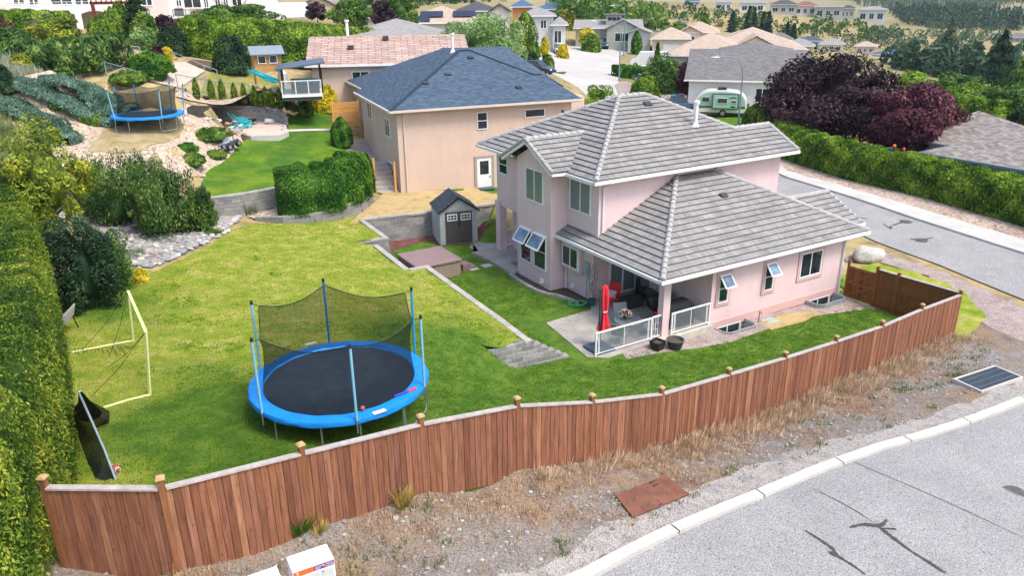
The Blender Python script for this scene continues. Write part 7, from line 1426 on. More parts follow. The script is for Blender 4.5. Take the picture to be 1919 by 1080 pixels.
# mint green teardrop caravan
p = spot(1341, 90); cv = T('caravan', 'mint green teardrop caravan with dark slide-out parked by the street lamp', 'caravan', (p[0], p[1], p[2]+.1), -math.atan2(p[0], p[1])+math.radians(-2)); m_mint = paint('mint', (.30, .52, .42)); m_cream = paint('cream', (.74, .74, .66)); m_dkg = paint('dkgreen', (.06, .12, .10)); L = 5.6
def cp(inset=0):
    P = [(-2.8+inset, .45+inset*.3), (-2.8+inset, 1.0)]; P += [(-2.8+inset+1.7*(1-math.cos(t)), 1.0+(1.75-inset)*math.sin(t)) for t in np.linspace(.15, math.pi/2, 9)]; P += [(.6, 2.78-inset)]; P += [(1.3+(1.45-inset)*math.sin(t), 1.45+(1.25-inset)*math.cos(t)) for t in np.linspace(.1, 1.35, 8)]; return P+[(2.8-inset, .9), (2.8-inset, .45+inset*.3)]
mb = MB(); mb.extr(cp(), 'y', -1.1, 1.1); mb.build('body', m_cream, cv, bevel=.03)
mb = MB(); pr = [(x, max(z, 1.0)) for x, z in cp(.14) if z >= .9]; mb.extr(pr, 'y', -1.125, -1.1); mb.build('side_panel', m_mint, cv); mb = MB(); mb.box(-2.65, -1.14, .92, 2.65, -1.11, 1.16); mb.build('stripe', m_dkg, cv)
mb = MB(); mb.box(-.85, -1.42, .82, 1.95, -1.1, 2.5); mb.build('slide_out', m_dkg, cv, bevel=.02); mb = MB(); mb.box(-.72, -1.45, .98, 1.82, -1.41, 2.38); mb.build('slide_panel', m_mint, cv)
for x0, x1, z0, z1 in ((-.25, .75, 1.5, 2.02), (1.2, 1.7, 1.55, 1.8)): window(cv, Face('y-', -1.45), x0, x1, z0, z1, 'n', fr=.02)
window(cv, Face('y-', -1.125), -1.95, -1.15, 1.55, 2.1, 'n', fr=.025); mb = MB(); mb.box(1.15, -1.46, 1.05, 1.65, -1.45, 1.2); mb.build('vent', m_black, cv); mb = MB(); mb.box(.9, -1.46, 2.02, 1.7, -1.453, 2.1); mb.box(1.1, -1.46, 2.13, 1.6, -1.453, 2.18); mb.build('decal', m_dkg, cv)
wheel(cv, .35, -1.0, .38); wheel(cv, .35, 1.0, .38); mb = MB(); mb.box(-.4, -.4, 2.76, .55, .4, 3.02); mb.build('air_conditioner', m_black, cv, bevel=.06)
mb = MB(); mb.beam((-2.8, 0, .45), (-4.0, 0, .45), .1, .12); mb.cyl((-3.7, 0, 0), (-3.7, 0, .8), .05); mb.build('tow_hitch', m_black, cv); mb = MB(); mb.cyl((2.85, 0, 1.0), (3.05, 0, 1.0), .38, n=16); mb.build('spare_tyre', m_tyre, cv, smooth=True)
mb = MB(); mb.box(-2.5, -.9, .3, 2.6, .9, .47); mb.build('chassis', m_black, cv)
# ================================================================ PATIO
def hw(x, y, z=.06): q = HF.w(x, y); return (q[0], q[1], z)
def on_z(px, py, z): q = gz(px, py, z); return (q[0], q[1], z)
# glass railings
def railing(label, P, h, base, end_bars=True):
    r = T('glass_railing', label, 'railing', hw(0, 0, base), HF.a, 'white framed glass railings of the patio')
    for a, b in zip(P[:-1], P[1:]):
        a = Vector((*a, 0)); b = Vector((*b, 0)); d = (b-a).normalized(); mb = MB(); mb.beam(a+Vector((0, 0, h)), b+Vector((0, 0, h)), .07, .05); mb.build('top_rail', m_white, r); mb = MB(); mb.beam(a+Vector((0, 0, .1)), b+Vector((0, 0, .1)), .05, .04); mb.build('bottom_rail', m_white, r)
        L = (b-a).length; g = MB(); z0, z1 = .13, h-.03; A, B_ = a+d*.16, b-d*.16; g.quad([(A.x, A.y, z0), (B_.x, B_.y, z0), (B_.x, B_.y, z1), (A.x, A.y, z1)]); g.build('glass_panel', m_pane, r)
        for t_ in [.12, .17, L-.17, L-.12]+([L/2] if L > 1.5 else []): mb = MB(); p = a+d*t_; mb.beam(p+Vector((0, 0, .1)), p+Vector((0, 0, h)), .025, .025); mb.build('baluster', m_white, r)
        for p in (a, b): mb = MB(); mb.beam(p, p+Vector((0, 0, h+.02)), .06, .06); mb.build('post', m_white, r)
    return r
pa = HF.l(gz(1116, 667, .1)); pb = HF.l(gz(1219, 637, .1))
railing('white framed glass railing at the open left part of the patio', [tuple(pa), tuple(pb)], .98, .06); railing('white framed glass railing between the pink column and the house wall', [(.42, -.1), (2.5, -.08)], .95, .12)
rs = T('short_railing', 'short white barred railing piece touching the pink column', 'railing', hw(0, 0, .06), HF.a); mb = MB(); mb.beam((pb[0]+.08, pb[1]+.05, .98), (-.02, .1, .98), .06, .05); mb.beam((pb[0]+.08, pb[1]+.05, .1), (-.02, .1, .1), .05, .04); mb.build('rail', m_white, rs)
for k in range(3): mb = MB(); x = pb[0]+.15+k*.12; mb.beam((x, pb[1]+.06, .1), (x, pb[1]+.06, .98), .025, .025); mb.build('baluster', m_white, rs)
rp = T('porch_railing', 'white barred railing in the porch recess behind the pink column', 'railing', hw(0, 0, .16), HF.a); mb = MB(); mb.beam((.95, 13.5, 1.0), (3.0, 13.5, 1.0), .06, .05); mb.beam((.95, 13.5, .12), (3, 13.5, .12), .05, .04); mb.build('rail', m_white, rp)
mb = MB(); mb.beam((.4, 13.45, 1.0), (.95, 13.45, 1.0), .06, .05); mb.beam((.4, 13.45, .12), (.95, 13.45, .12), .05, .04); mb.build('rail', m_white, rp)
for k in range(16): mb = MB(); x = .45+k*.14; mb.beam((x, 13.47, .12), (x, 13.47, 1.0), .02, .02); mb.build('baluster', m_white, rp)
# closed red cantilever parasol on its navy base
m_redf = M('parasol_red', (.72, .03, .05), .75, .18, 5, .2, 20); m_dgrey = M('powder_grey', (.06, .07, .08), .5); m_navyp = M('navy_plastic', (.05, .085, .125), .55, .08, 2)
ub = on_z(1123, 655, .06); um = T('parasol', 'closed red parasol on a dark mast at the patio edge', 'parasol', ub, HF.a)
mb = MB(); mb.box(-.05, -.04, .1, .05, .04, 2.55); mb.build('mast', m_dgrey, um, bevel=.01); mb = MB(); n = 24; prof = [(.02, 2.72), (.12, 2.6), (.15, 2.2), (.14, 1.75), (.11, 1.55), (.19, 1.1), (.24, .82)]; V = []
for i, (q, z) in enumerate(prof):
    for k in range(n): a = 2*math.pi*k/n; f = q*(1+.28*math.cos(a*6+z*1.5)); V.append((.17+math.cos(a)*f, math.sin(a)*f, z+.05*math.sin(a*3)*(i > 4)))
mb.add(V, [(i*n+k, i*n+(k+1) % n, (i+1)*n+(k+1) % n, (i+1)*n+k) for i in range(len(prof)-1) for k in range(n)]); mb.build('canopy', m_redf, um, smooth=True, fix=False); mb = MB(); mb.cyl((.17, 0, 1.58), (.17, 0, 1.63), .135, n=16); mb.build('tie_strap', m_white, um); mb = MB(); mb.beam((0, 0, 2.5), (.17, 0, 2.7), .05, .06); mb.build('arm', m_dgrey, um)
bb = HF.l(gz(1117, 655, .1)); mb = MB(); mb.box(-.48, -.48, 0, .48, .48, .13); mb.build('base', m_navyp, um, bevel=.05)
# red armchair, coffee table, two dark wicker armchairs, rug
m_redm2 = M('red_metal', (.65, .02, .035), .5, .05); m_cushp = Mblind('cushion_print', (.02, .06, .09), (.75, .75, .72), 12.)
rc = T('garden_chair', 'bright red metal armchair with patterned cushion on the covered patio', 'chair', on_z(1143, 574, .06), HF.a+math.radians(-70)); mb = MB()
mb.box(-.3, -.28, .38, .3, .28, .43); mb.build('seat', m_redm2, rc, bevel=.01); mb = MB(); mb.cbox((0, .36, .72), (.6, .05, .62), rx=-.25); mb.build('backrest', m_redm2, rc, bevel=.01)
for sx in (-.32, .32): mb = MB(); mb.tube([(sx, -.27, 0), (sx, -.28, .6), (sx, -.22, .64), (sx, .3, .64)], .022, 6); mb.build('armrest', m_redm2, rc, smooth=True); mb = MB(); mb.tube([(sx, .25, 0), (sx, .3, .43)], .02, 6); mb.build('leg', m_redm2, rc)
mb = MB(); mb.cbox((0, .1, .55), (.46, .13, .36), rx=-.6); q = mb.build('cushion', m_cushp, rc, bevel=.04)
rc2 = T('garden_chair', 'red chair mostly hidden behind the pink column and rail', 'chair', hw(.75, .9), HF.a+math.radians(150)); mb = MB(); mb.box(-.27, -.28, .38, .27, .28, .43); mb.build('seat', m_redm2, rc2); mb = MB(); mb.cbox((0, .3, .7), (.54, .05, .55), rx=-.2); mb.build('backrest', m_redm2, rc2)
for sx in (-.28, .28): mb = MB(); mb.tube([(sx, -.26, 0), (sx, -.26, .6), (sx, .28, .62), (sx, .28, 0)], .02, 6); mb.build('armrest', m_redm2, rc2)
ct = T('coffee_table', 'black woven box coffee table on the patio rug', 'table', on_z(1182, 575, .06), HF.a); mb = MB(); mb.box(-.42, -.3, .0, .42, .3, .42); mb.build('table_box', m_wick, ct, bevel=.015); mb = MB(); mb.box(-.45, -.33, .42, .45, .33, .46); mb.build('table_top', m_wick, ct, bevel=.01)
m_gc = M('grey_cushion', (.17, .16, .17), .9, .1)
for px, py, rot, lb in ((1212, 556, -20, 'black woven armchair with grey cushions, further back on the patio'), (1233, 578, -110, 'black woven armchair with grey cushions, beside the pink column')):
    c = T('wicker_armchair', lb, 'chair', on_z(px, py, .06), HF.a+math.radians(rot), 'black woven patio armchairs'); mb = MB(); mb.box(-.42, -.4, 0, .42, .38, .3); mb.build('seat', m_wick, c, bevel=.02)
    for sx in (-.42, .3): mb = MB(); mb.box(sx, -.4, 0, sx+.12, .38, .6); mb.build('armrest', m_wick, c, bevel=.02)
    mb = MB(); mb.box(-.42, .3, 0, .42, .42, .85); mb.build('backrest', m_wick, c, bevel=.02); mb = MB(); mb.box(-.29, -.38, .3, .29, .3, .42); mb.build('seat_cushion', m_gc, c, bevel=.04); mb = MB(); mb.cbox((0, .2, .66), (.56, .16, .46), rx=-.2); mb.build('back_cushion', m_gc, c, bevel=.05)
def rug_mat():
    m, nt, p = newmat('rug'); v = coord(nt, (2.4, 2.4, 2.4)); vo = ND(nt, 'ShaderNodeTexVoronoi'); vo.inputs['Randomness'].default_value = 0; vo.inputs['Scale'].default_value = 1.0; nt.links.new(v, vo.inputs['Vector'])
    c = ramp(nt, vo.outputs['Distance'], [(0, (.05, .07, .11)), (.12, (.05, .07, .11)), (.16, (.55, .56, .56)), (.24, (.55, .56, .56)), (.28, (.06, .08, .12)), (.40, (.06, .08, .12)), (.43, (.5, .5, .5)), (.5, (.5, .5, .5)), (.54, (.08, .1, .14)), (.62, (.45, .46, .47))]); c.node.color_ramp.interpolation = 'CONSTANT'
    nt.links.new(c, p.inputs['Base Color']); p.inputs['Roughness'].default_value = .95; return m
rg = MB(); rg.box(-.35, .75, 0, 2.5, 3.9, .012); tag(rg.build('patio_rug', rug_mat(), loc=hw(0, 0, .062), rz=HF.a), 'navy and white patterned rug under the black coffee table', 'rug')
# round glass table with flower bowl, sling chairs
m_alu = M('aluminium', (.42, .44, .44), .4, metal=.5); m_sling = Mthru('sling', (.30, .32, .32), .85, .8, .1); tbp = hw(-1.0, .95); tb_ = T('round_table', 'round glass topped patio table behind the glass railing', 'table', tbp, 0); mb = MB(); mb.cyl((0, 0, .68), (0, 0, .69), .55, n=32); mb.build('table_top', m_pane, tb_); mb = MB(); mb.tube([(math.cos(k)*.55, math.sin(k)*.55, .685) for k in np.linspace(0, 6.1, 28)], .018, 6, closed=True); mb.build('rim', m_alu, tb_)
for k in range(3): a = k*2.09; mb = MB(); mb.tube([(math.cos(a)*.5, math.sin(a)*.5, 0), (math.cos(a)*.12, math.sin(a)*.12, .35), (math.cos(a)*.48, math.sin(a)*.48, .67)], .016, 6); mb.build('leg', m_alu, tb_)
for dx, dy, rot, lb in ((-.72, -.42, -60, 'grey sling chair at the left of the round patio table'), (.75, -.5, 60, 'grey sling chair at the right of the round patio table'), (.35, .8, 160, 'grey sling chair behind the round patio table')):
    q = hw(-1.0+dx, .95+dy); c = T('sling_chair', lb, 'chair', q, HF.a+math.radians(rot), 'grey sling chairs'); mb = MB(); mb.cbox((0, -.02, .42), (.5, .5, .02)); mb.build('seat', m_sling, c); mb = MB(); mb.cbox((0, -.33, .68), (.5, .02, .55), rx=.25); mb.build('backrest', m_sling, c)
    for sx in (-.27, .27): mb = MB(); mb.tube([(sx, -.42, .95), (sx, -.25, .42), (sx, .22, .42), (sx, .27, .62), (sx, -.3, .66)], .015, 6); mb.build('frame', m_alu, c)
    for k in range(4): a = k*1.571+.7; mb = MB(); mb.tube([(0, 0, .3), (math.cos(a)*.15, math.sin(a)*.15, .12), (math.cos(a)*.32, math.sin(a)*.32, .02)], .013, 5); mb.build('leg', m_alu, c)
fl = T('flower_pot', 'pot of red and white flowers on the round patio table', 'flower pot', (tbp[0]-.1, tbp[1]+.1, .76), 0); mb = MB(); mb.lathe([(.001, 0), (.1, 0), (.15, .16), (.16, .17)], 16); mb.build('pot', m_dgrey, fl); r_ = np.random.RandomState(3)
P = fibs(350, r_); P[:, 2] = np.abs(P[:, 2]); P *= [.27, .27, .22]; P[:, 2] += .15; foliage('leaves', P, P-[0, 0, .15], .035, lm('bush'), fl, seed=3); P = fibs(160, r_); P[:, 2] = np.abs(P[:, 2]); P *= [.28, .28, .24]; P[:, 2] += .16; foliage('flowers', P, P*1., .03, Mleaf('petals', [(0, (.7, .03, .02)), (.6, (.8, .05, .04)), (.75, (.9, .7, .65)), (1, (.9, .85, .8))]), fl, asp=.9, seed=4)
# covered barbecue
m_cover = M('bbq_cover', (.03, .033, .035), .75, .2, 4, .4, 8, dist=.05); bq = T('covered_barbecue', 'barbecue under a dark fabric cover behind the right glass railing', 'barbecue', hw(1.4, .75), HF.a); mb = MB(); mb.add([(x*s_, y*s2, z) for z, s_, s2 in ((0.02, 1.02, 1.02), (.5, .98, .98), (.88, .97, .95), (1.08, .75, .7), (1.12, .5, .4)) for x, y in ((-.75, -.33), (0, -.37), (.75, -.33), (.78, 0), (.75, .33), (0, .36), (-.75, .33), (-.78, 0))], [(i*8+k, i*8+(k+1) % 8, (i+1)*8+(k+1) % 8, (i+1)*8+k) for i in range(4) for k in range(8)]+[tuple(range(32, 40))]); mb.build('cover', m_cover, bq, smooth=False, bevel=.04)
mb = MB(); mb.tube([(-.6, -.38, .5), (-.55, -.4, .3), (-.5, -.37, .06)], .02, 5); mb.build('drawstring', m_gc, bq)
# planters, hose, potted plant
p = gz(1231, 664, -.2); pt = T('square_planter', 'square black planter on the gravel below the patio', 'planter', (p[0], p[1], Hz(*p)+.02), HF.a+.2); mb = MB(); V = [(x*s_, y*s_, z) for z, s_ in ((0, .75), (.36, 1), (.36, .86), (.28, .84)) for x, y in ((-.24, -.24), (.24, -.24), (.24, .24), (-.24, .24))]; mb.add(V, [(3, 2, 1, 0)]+[(i*4+k, i*4+(k+1) % 4, (i+1)*4+(k+1) % 4, (i+1)*4+k) for i in range(3) for k in range(4)]); mb.build('pot', m_black, pt); mb = MB(); mb.box(-.19, -.19, .26, .19, .19, .28); mb.build('potting_soil', m_soil, pt)
p = gz(1264, 660, -.2); pt = T('barrel_planter', 'round grey half barrel planter on the gravel beside the square one', 'planter', (p[0], p[1], Hz(*p)+.02), 0); mb = MB(); mb.lathe([(.001, 0), (.24, 0), (.32, .3), (.36, .36), (.36, .4), (.31, .4), (.29, .3)], 28); mb.build('pot', M('barrel_grey', (.11, .12, .125), .7, .2, 6), pt, smooth=True); mb = MB(); mb.lathe([(.001, .3), (.3, .3)], 20); mb.build('potting_soil', m_soil, pt); mb = MB()
for z, q in ((.1, .272), (.24, .308)): mb.lathe([(q, z-.02), (q+.012, z-.02), (q+.012, z+.02), (q, z+.02)], 28)
mb.build('hoop', m_black, pt)
hs = T('garden_hose', 'coiled bright green garden hose by the patio corner', 'hose', on_z(1086, 571, .05), .3); mb = MB(); pts = []
for i in range(80): a = i*.4; R_ = .28+.1*math.sin(i*.37)+.06*math.sin(i*1.3); pts.append((math.cos(a)*R_*1.3, math.sin(a)*R_, .02+.10*(i/80)+.02*math.sin(i*2.1)))
mb.tube(pts, .014, 5); mb.build('coil', M('hose_green', (.03, .42, .14), .4), hs, smooth=True)
pp = hw(-.35, 4.3); pl_ = T('tall_plant', 'tall thin leaved plant in a dark pot at the patio corner', 'potted plant', pp); mb = MB(); mb.lathe([(.001, 0), (.15, 0), (.19, .3), (.19, .32), (.16, .3)], 16); mb.build('pot', M('teal_pot', (.04, .1, .1), .4), pl_, smooth=True); mb = MB()
for s_ in (-.08, .05, .12): mb.tube([(s_, 0, .25), (s_*1.2, .05, .9), (s_*2, .0, 1.75)], .012, 5)
mb.build('stem', m_bark, pl_); r_ = np.random.RandomState(5); PP = np.stack([r_.randn(90)*.13, r_.randn(90)*.13, .6+r_.rand(90)*1.4], 1); foliage('leaves', PP, PP-[0, 0, 1.2], .12, lm('sage'), pl_, asp=.15, seed=6)
rk = T('utility_cover', 'pale green square utility cover on the gravel beside the pink wall', 'utility cover', on_z(1443, 603, -.32), HF.a); mb = MB(); mb.box(-.35, -.28, -.02, .35, .28, .05); mb.build('lid', M('cover_green', (.36, .43, .36), .7), rk, bevel=.01)
tp = T('hose_tap', 'thin black standing tap beside the pink wall', 'tap', hw(5.15, -.45, -.35), HF.a); mb = MB(); mb.cyl((0, 0, 0), (0, 0, .55), .018, n=8); mb.build('pipe', m_black, tp); mb = MB(); mb.tube([(0, 0, .55), (.0, -.08, .57), (.0, -.13, .5)], .016, 6); mb.cbox((0, 0, .6), (.1, .02, .02)); mb.build('spout', m_black, tp)
dm = T('door_mat', 'dark door mat on the porch slab beside the pink wall', 'mat', hw(-.3, 10.6, .165), HF.a); mb = MB(); mb.box(-.28, -.4, 0, .28, .4, .015); mb.build('mat_sheet', m_gc, dm); dm2 = T('door_mat', 'blue mat outside the white door of the beige house', 'mat', (*BF.w(5.6, -.5), 1.26), BF.a); mb = MB(); mb.box(-.5, -.35, 0, .5, .35, .02); mb.build('mat_sheet', m_navyp, dm2)
# stone edging of the narrow flower bed
eb = [(-1.3, 9.9), (-1.42, 9.0), (-1.45, 8.0), (-1.42, 7.2), (-1.25, 6.6), (-.95, 6.2), (-.78, 5.6), (-.7, 5.0), (-.65, 4.9)]; el = T('bed_edging', 'curved grey stone edging of the narrow bed along the pink wall', 'edging', hw(0, 0, 0), HF.a); mb = MB(); e2 = dense([np.array(q) for q in eb], .34)
for a, b in zip(e2[:-1], e2[1:]): mb.beam((a[0], a[1], .05), (a[0]+(b[0]-a[0])*.92, a[1]+(b[1]-a[1])*.92, .05), .17, .12, r=random.random())
mb.build('edging_blocks', m_capb, el)
# ================================================================ ROCKS
RM = [rockmesh('rock', s_, Mground('rock_'+n_, [(.3, c1), (.7, c2)], s=3, fine=14, fine_amt=.35, bst=.5, bs=12, bd=.04), 2, flat_=.6) for s_, n_, c1, c2 in ((11, 'blue', (.17, .20, .22), (.36, .39, .41)), (12, 'grey', (.24, .24, .24), (.46, .46, .45)), (13, 'pale', (.40, .39, .37), (.62, .61, .58)), (14, 'rust', (.34, .2, .14), (.5, .34, .26)), (15, 'dark', (.14, .16, .18), (.26, .29, .31)))]
def rock(p, s_, k, label, group, rs): o = bpy.data.objects.new('rock', RM[k]); COL.objects.link(o); o.location = (p[0], p[1], p[2]+s_*.12); o.scale = (s_*rs.uniform(.8, 1.4), s_*rs.uniform(.7, 1.), s_*rs.uniform(.6, 1.1)); o.rotation_euler = (rs.uniform(-.3, .3), rs.uniform(-.3, .3), rs.uniform(0, 6.3)); return tag(o, label, 'rock', group)
def rocks(region, n, s0, s1, label, group, seed, ks=(0, 0, 1, 1, 1, 2, 2, 3, 4)):
    rs = np.random.RandomState(seed); xs = [p[0] for p in region]; ys = [p[1] for p in region]; c = 0; done = []
    for _ in range(n*40):
        x = rs.uniform(min(xs), max(xs)); y = rs.uniform(min(ys), max(ys))
        if not inpoly(region, np.array([x]), np.array([y]))[0]: continue
        g = G(x, y); s_ = rs.uniform(s0, s1)
        if any((g[0]-q[0])**2+(g[1]-q[1])**2 < (.42*(s_+q[2]))**2 for q in done): continue
        done.append((g[0], g[1], s_)); rock(g, s_, ks[rs.randint(len(ks))], label, group, rs); c += 1
        if c >= n: break
sheet('rockery_soil', Gs([(205, 460), (215, 495), (262, 500), (285, 502), (330, 480), (385, 455), (450, 412), (445, 395), (380, 400), (300, 410), (230, 395), (150, 375), (90, 370), (80, 400), (160, 420)]), m_gravel, .03, .6, zf=zhigh, jag=.1)
rocks([(212, 455), (212, 490), (245, 497), (262, 503), (290, 500), (340, 478), (385, 455), (380, 436), (330, 440), (290, 425), (235, 405), (200, 400), (180, 408), (205, 430)], 235, .22, .42, 'angular grey and white rock in the big pile at the lawn edge', 'rocks piled at the lawn edge', 21)
rocks([(385, 455), (425, 438), (450, 410), (440, 400), (425, 415), (395, 432)], 26, .25, .42, 'pale rock in the curved line at the right end of the rock pile', 'rocks curving toward the block wall', 22, (1, 2, 2))
rocks([(45, 400), (60, 375), (110, 380), (120, 400), (80, 410)], 14, .3, .5, 'dusty rock at the left beside the cedar hedge top', 'rocks by the hedge top', 23)
rocks([(0, 290), (25, 300), (35, 330), (0, 325)], 9, .5, .9, 'white boulder at the left picture edge under the young tree', 'white boulders at the left edge', 24, (2, 2, 1))
rocks([(408, 226), (440, 228), (455, 240), (460, 250), (448, 258), (430, 246), (420, 236)], 22, .35, .6, 'rounded white stone stacked beside the paved fire pit corner', 'white stones by the fire pit', 25, (2, 2, 1, 3))
rocks([(385, 226), (410, 228), (412, 223), (386, 221)], 12, .25, .4, 'small white stone below the black mulch bed', 'small stones below the black mulch', 26, (1, 2))
rocks([(500, 202), (525, 206), (540, 222), (532, 226), (515, 212)], 14, .3, .5, 'weathered stone stacked at the right end of the curved wall', 'stones at the right of the curved wall', 27, (1, 2, 3))
rocks([(168, 112), (215, 108), (210, 116), (165, 120)], 16, .4, .7, 'tan boulder edging the upper terrace below the wire fence', 'tan boulders of the upper terrace', 28, (3, 2, 3))
rocks([(290, 108), (330, 104), (330, 110), (292, 114)], 12, .4, .7, 'tan boulder under the dark shrub by the wire fence', 'tan boulders under the dark shrub', 29, (3, 2))
rocks([(1228, 163), (1300, 168), (1298, 174), (1225, 169)], 9, .7, 1.1, 'pale boulder edging the gravel bed before the shrub bank', 'boulders of the gravel bed', 30, (2, 3, 2))
g = G(505, 231); rs = np.random.RandomState(4); rock(g, .9, 2, 'long pale stone on the paved fire pit corner', None, rs)
wd = T('timber_plank', 'weathered timber plank bridging the rocks under the pines', 'plank', tuple(G(145, 384)), .25); mb = MB(); mb.box(-.75, -.17, .22, .75, .17, .28); mb.build('board', m_slat, wd, bevel=.01); mb = MB(); mb.box(-.7, -.1, 0, -.55, .1, .22); mb.box(.55, -.1, 0, .7, .1, .22); mb.build('bearer', m_slat, wd)
# ================================================================ GARDEN THINGS
m_teal = M('teal_plastic', (.02, .42, .50), .45, .1, 5)
ph = G(498, 250) if 0 else G(455, 240)
for i, (px, py, rot, lb) in enumerate(((448, 236, 115, 'turquoise lounge chair on the paved corner, left one'), (458, 240, 125, 'turquoise lounge chair on the paved corner, right one'))):
    c = T('adirondack_chair', lb, 'chair', tuple(gz(px, py, 4.13))+(4.13,), math.radians(rot), 'turquoise lounge chairs'); 
    for k in range(5): mb = MB(); mb.cbox((-.28+k*.14, .45, .62), (.11, .03, 1.0), rx=-.55); mb.build('back_slat', m_teal, c)
    mb = MB()
    for k in range(5): mb.cbox((0, -.4+k*.15, .4-k*.035), (.62, .12, .025))
    mb.build('seat', m_teal, c)
    for sx in (-.36, .36): mb = MB(); mb.cbox((sx, -.05, .58), (.14, .8, .03)); mb.build('armrest', m_teal, c); mb = MB(); mb.cbox((sx, -.4, .29), (.04, .12, .58)); mb.beam((sx, -.45, .35), (sx, .6, .04), .03, .12); mb.build('leg', m_teal, c)
fp = T('fire_pit', 'small dark metal fire pit on the paved corner', 'fire pit', (*gz(473, 233, 4.13), 4.13), 0); mb = MB(); mb.lathe([(.001, .2), (.25, .2), (.38, .4), (.42, .41), (.36, .38), (.2, .24)], 18); mb.build('bowl', m_black, fp, smooth=True)
for k in range(4): a = k*1.57+.5; mb = MB(); mb.beam((math.cos(a)*.3, math.sin(a)*.3, .3), (math.cos(a)*.4, math.sin(a)*.4, 0), .04, .04); mb.build('leg', m_black, fp)
for i, q in enumerate(((530, 237), (534, 241), (528, 244))): rock((*gz(*q, 4.13), 4.13), .22, (4, 1, 4)[i], ('small dark stone at the rim of the paved corner, upper one', 'small grey stone at the rim of the paved corner, middle one', 'small dark stone at the rim of the paved corner, lower one')[i], None, rs)
# toy truck on the rock slope
p = G(434, 283); toy = T('toy_truck', 'black and grey ride-on toy truck tipped on the rock slope', 'toy truck', tuple(p+[0, 0, .1]), math.radians(-115)); toy.rotation_euler[0] = .28; toy.rotation_euler[1] = .15; mg = M('toy_grey', (.42, .46, .52), .4); md = M('toy_dark', (.05, .055, .07), .5); mb = MB(); mb.box(-.62, -.36, .2, .62, .36, .5); mb.build('body', md, toy, bevel=.05); mb = MB(); mb.box(.1, -.32, .5, .6, .32, .56); mb.build('bonnet', mg, toy, bevel=.03); mb = MB(); mb.cbox((.08, 0, .68), (.04, .62, .3), ry=-.35); mb.build('windscreen', mg, toy); mb = MB(); mb.tube([(-.25, -.32, .5), (-.25, -.32, .85), (-.25, .32, .85), (-.25, .32, .5)], .03, 6); mb.build('roll_bar', md, toy)
mb = MB(); mb.box(-.5, -.28, .45, -.05, .28, .55); mb.build('seat', mg, toy, bevel=.03)
for x in (-.42, .42):
    for y in (-.36, .36): wheel(toy, x, y, .2)
for y in (-.2, .2): mb = MB(); mb.cyl((.62, y, .38), (.65, y, .38), .07, n=12); mb.build('headlight', m_white, toy)
mb = MB(); mb.box(.62, -.3, .2, .68, .3, .28); mb.build('bumper', mg, toy)
# playhouse on stilts with slide
p = pD(506, 150, 63.5)[:2]; pz = Hz(*p); az = -math.atan2(p[0], p[1]); m_ced = Mwood('cedar_siding', [(.48, .25, .09), (.60, .34, .14), (.52, .28, .11)], .7, axis=0); pb_ = T('playhouse', 'small cedar playhouse on posts with grey metal roof and windows', 'playhouse', (*p, pz), az+.12); zb = max(1.0, ztop(506, 134, 63.5)-pz); zt_ = ztop(506, 100, 63.5)-pz; zr_ = ztop(506, 89, 63.5)-pz; w_ = 1.0
mb = MB(); n_ = 7; dz = (zt_-zb)/n_
for i in range(n_): z = zb+i*dz; mb.box(-w_, -.02+.012*(i % 2), z, w_, 1.5, z+dz-.012, random.random())
mb.build('wall', m_ced, pb_); mb = MB(); mb.cbox((0, .2, (zt_+zr_)/2+.02), (2.5, 1.35, .06), rx=.42); mb.cbox((0, 1.3, (zt_+zr_)/2), (2.5, 1.2, .06), rx=-.42); mb.build('roof', m_galv, pb_)
for x0 in (-.72, .1): window(pb_, Face('y-', -.03), x0, x0+.6, zt_-.72, zt_-.12, 'n', fr=.05)
for x in (-.92, .92):
    for y in (.05, 1.4): mb = MB(); mb.box(x-.06, y-.06, -.3, x+.06, y+.06, zb); mb.build('post', m_ced, pb_)
s1 = pD(469, 134, 62.5); s2 = pD(519, 158, 60.5); sl_ = T('slide', 'turquoise plastic slide running down from the playhouse', 'slide', tuple(s2), 0); a = Vector(s1-s2); b = Vector((0, 0, .15)); mb = MB(); d = (b-a).normalized(); sd_ = d.cross(Vector((0, 0, 1))).normalized()
for t0, t1 in ((0, .34), (.34, .68), (.68, 1)):
    bulge = Vector((0, 0, .12*math.sin(t0*6))); bulge2 = Vector((0, 0, .12*math.sin(t1*6))); mb.beam(a+(b-a)*t0+bulge, a+(b-a)*t1+bulge2, .45, .05)
mb.build('chute', m_teal, sl_); 
for k in (-1, 1): mb = MB(); mb.beam(a+sd_*.22*k+Vector((0, 0, .1)), b+sd_*.22*k+Vector((0, 0, .1)), .05, .16); mb.build('side_rim', m_teal, sl_)
# deck with dark canopy and covered spa beside the rose roofed house
q = pD(565, 168, 60.)[:2]; zd = ztop(565, 172, 60.); az = -math.atan2(q[0], q[1]); dk = T('small_deck', 'raised white edged deck with rails beside the rose tiled house', 'deck', (*q, zd-.2), az); mb = MB(); mb.box(-1.4, -.2, -.15, 1.45, 4, .0); mb.build('floor', m_white, dk); mb = MB(); mb.box(-1.35, -.1, -.4, 1.4, 3.9, -.16); mb.build('skirt', m_dgrey, dk)
for x in (-1.35, -.4, .5, 1.4): mb = MB(); mb.box(x-.03, -.15, 0, x+.03, -.09, 1.0); mb.build('post', m_white, dk)
mb = MB(); mb.box(-1.4, -.16, .97, 1.45, -.08, 1.03); mb.build('top_rail', m_white, dk); mb = MB(); mb.quad([(-1.35, -.12, .08), (1.4, -.12, .08), (1.4, -.12, .95), (-1.35, -.12, .95)]); mb.build('glass_panel', m_pane, dk)
cq = T('canopy', 'dark slate canopy on black posts over the small deck', 'canopy', (*q, zd-.2), az); zc_ = ztop(565, 124, 61)-zd+.2
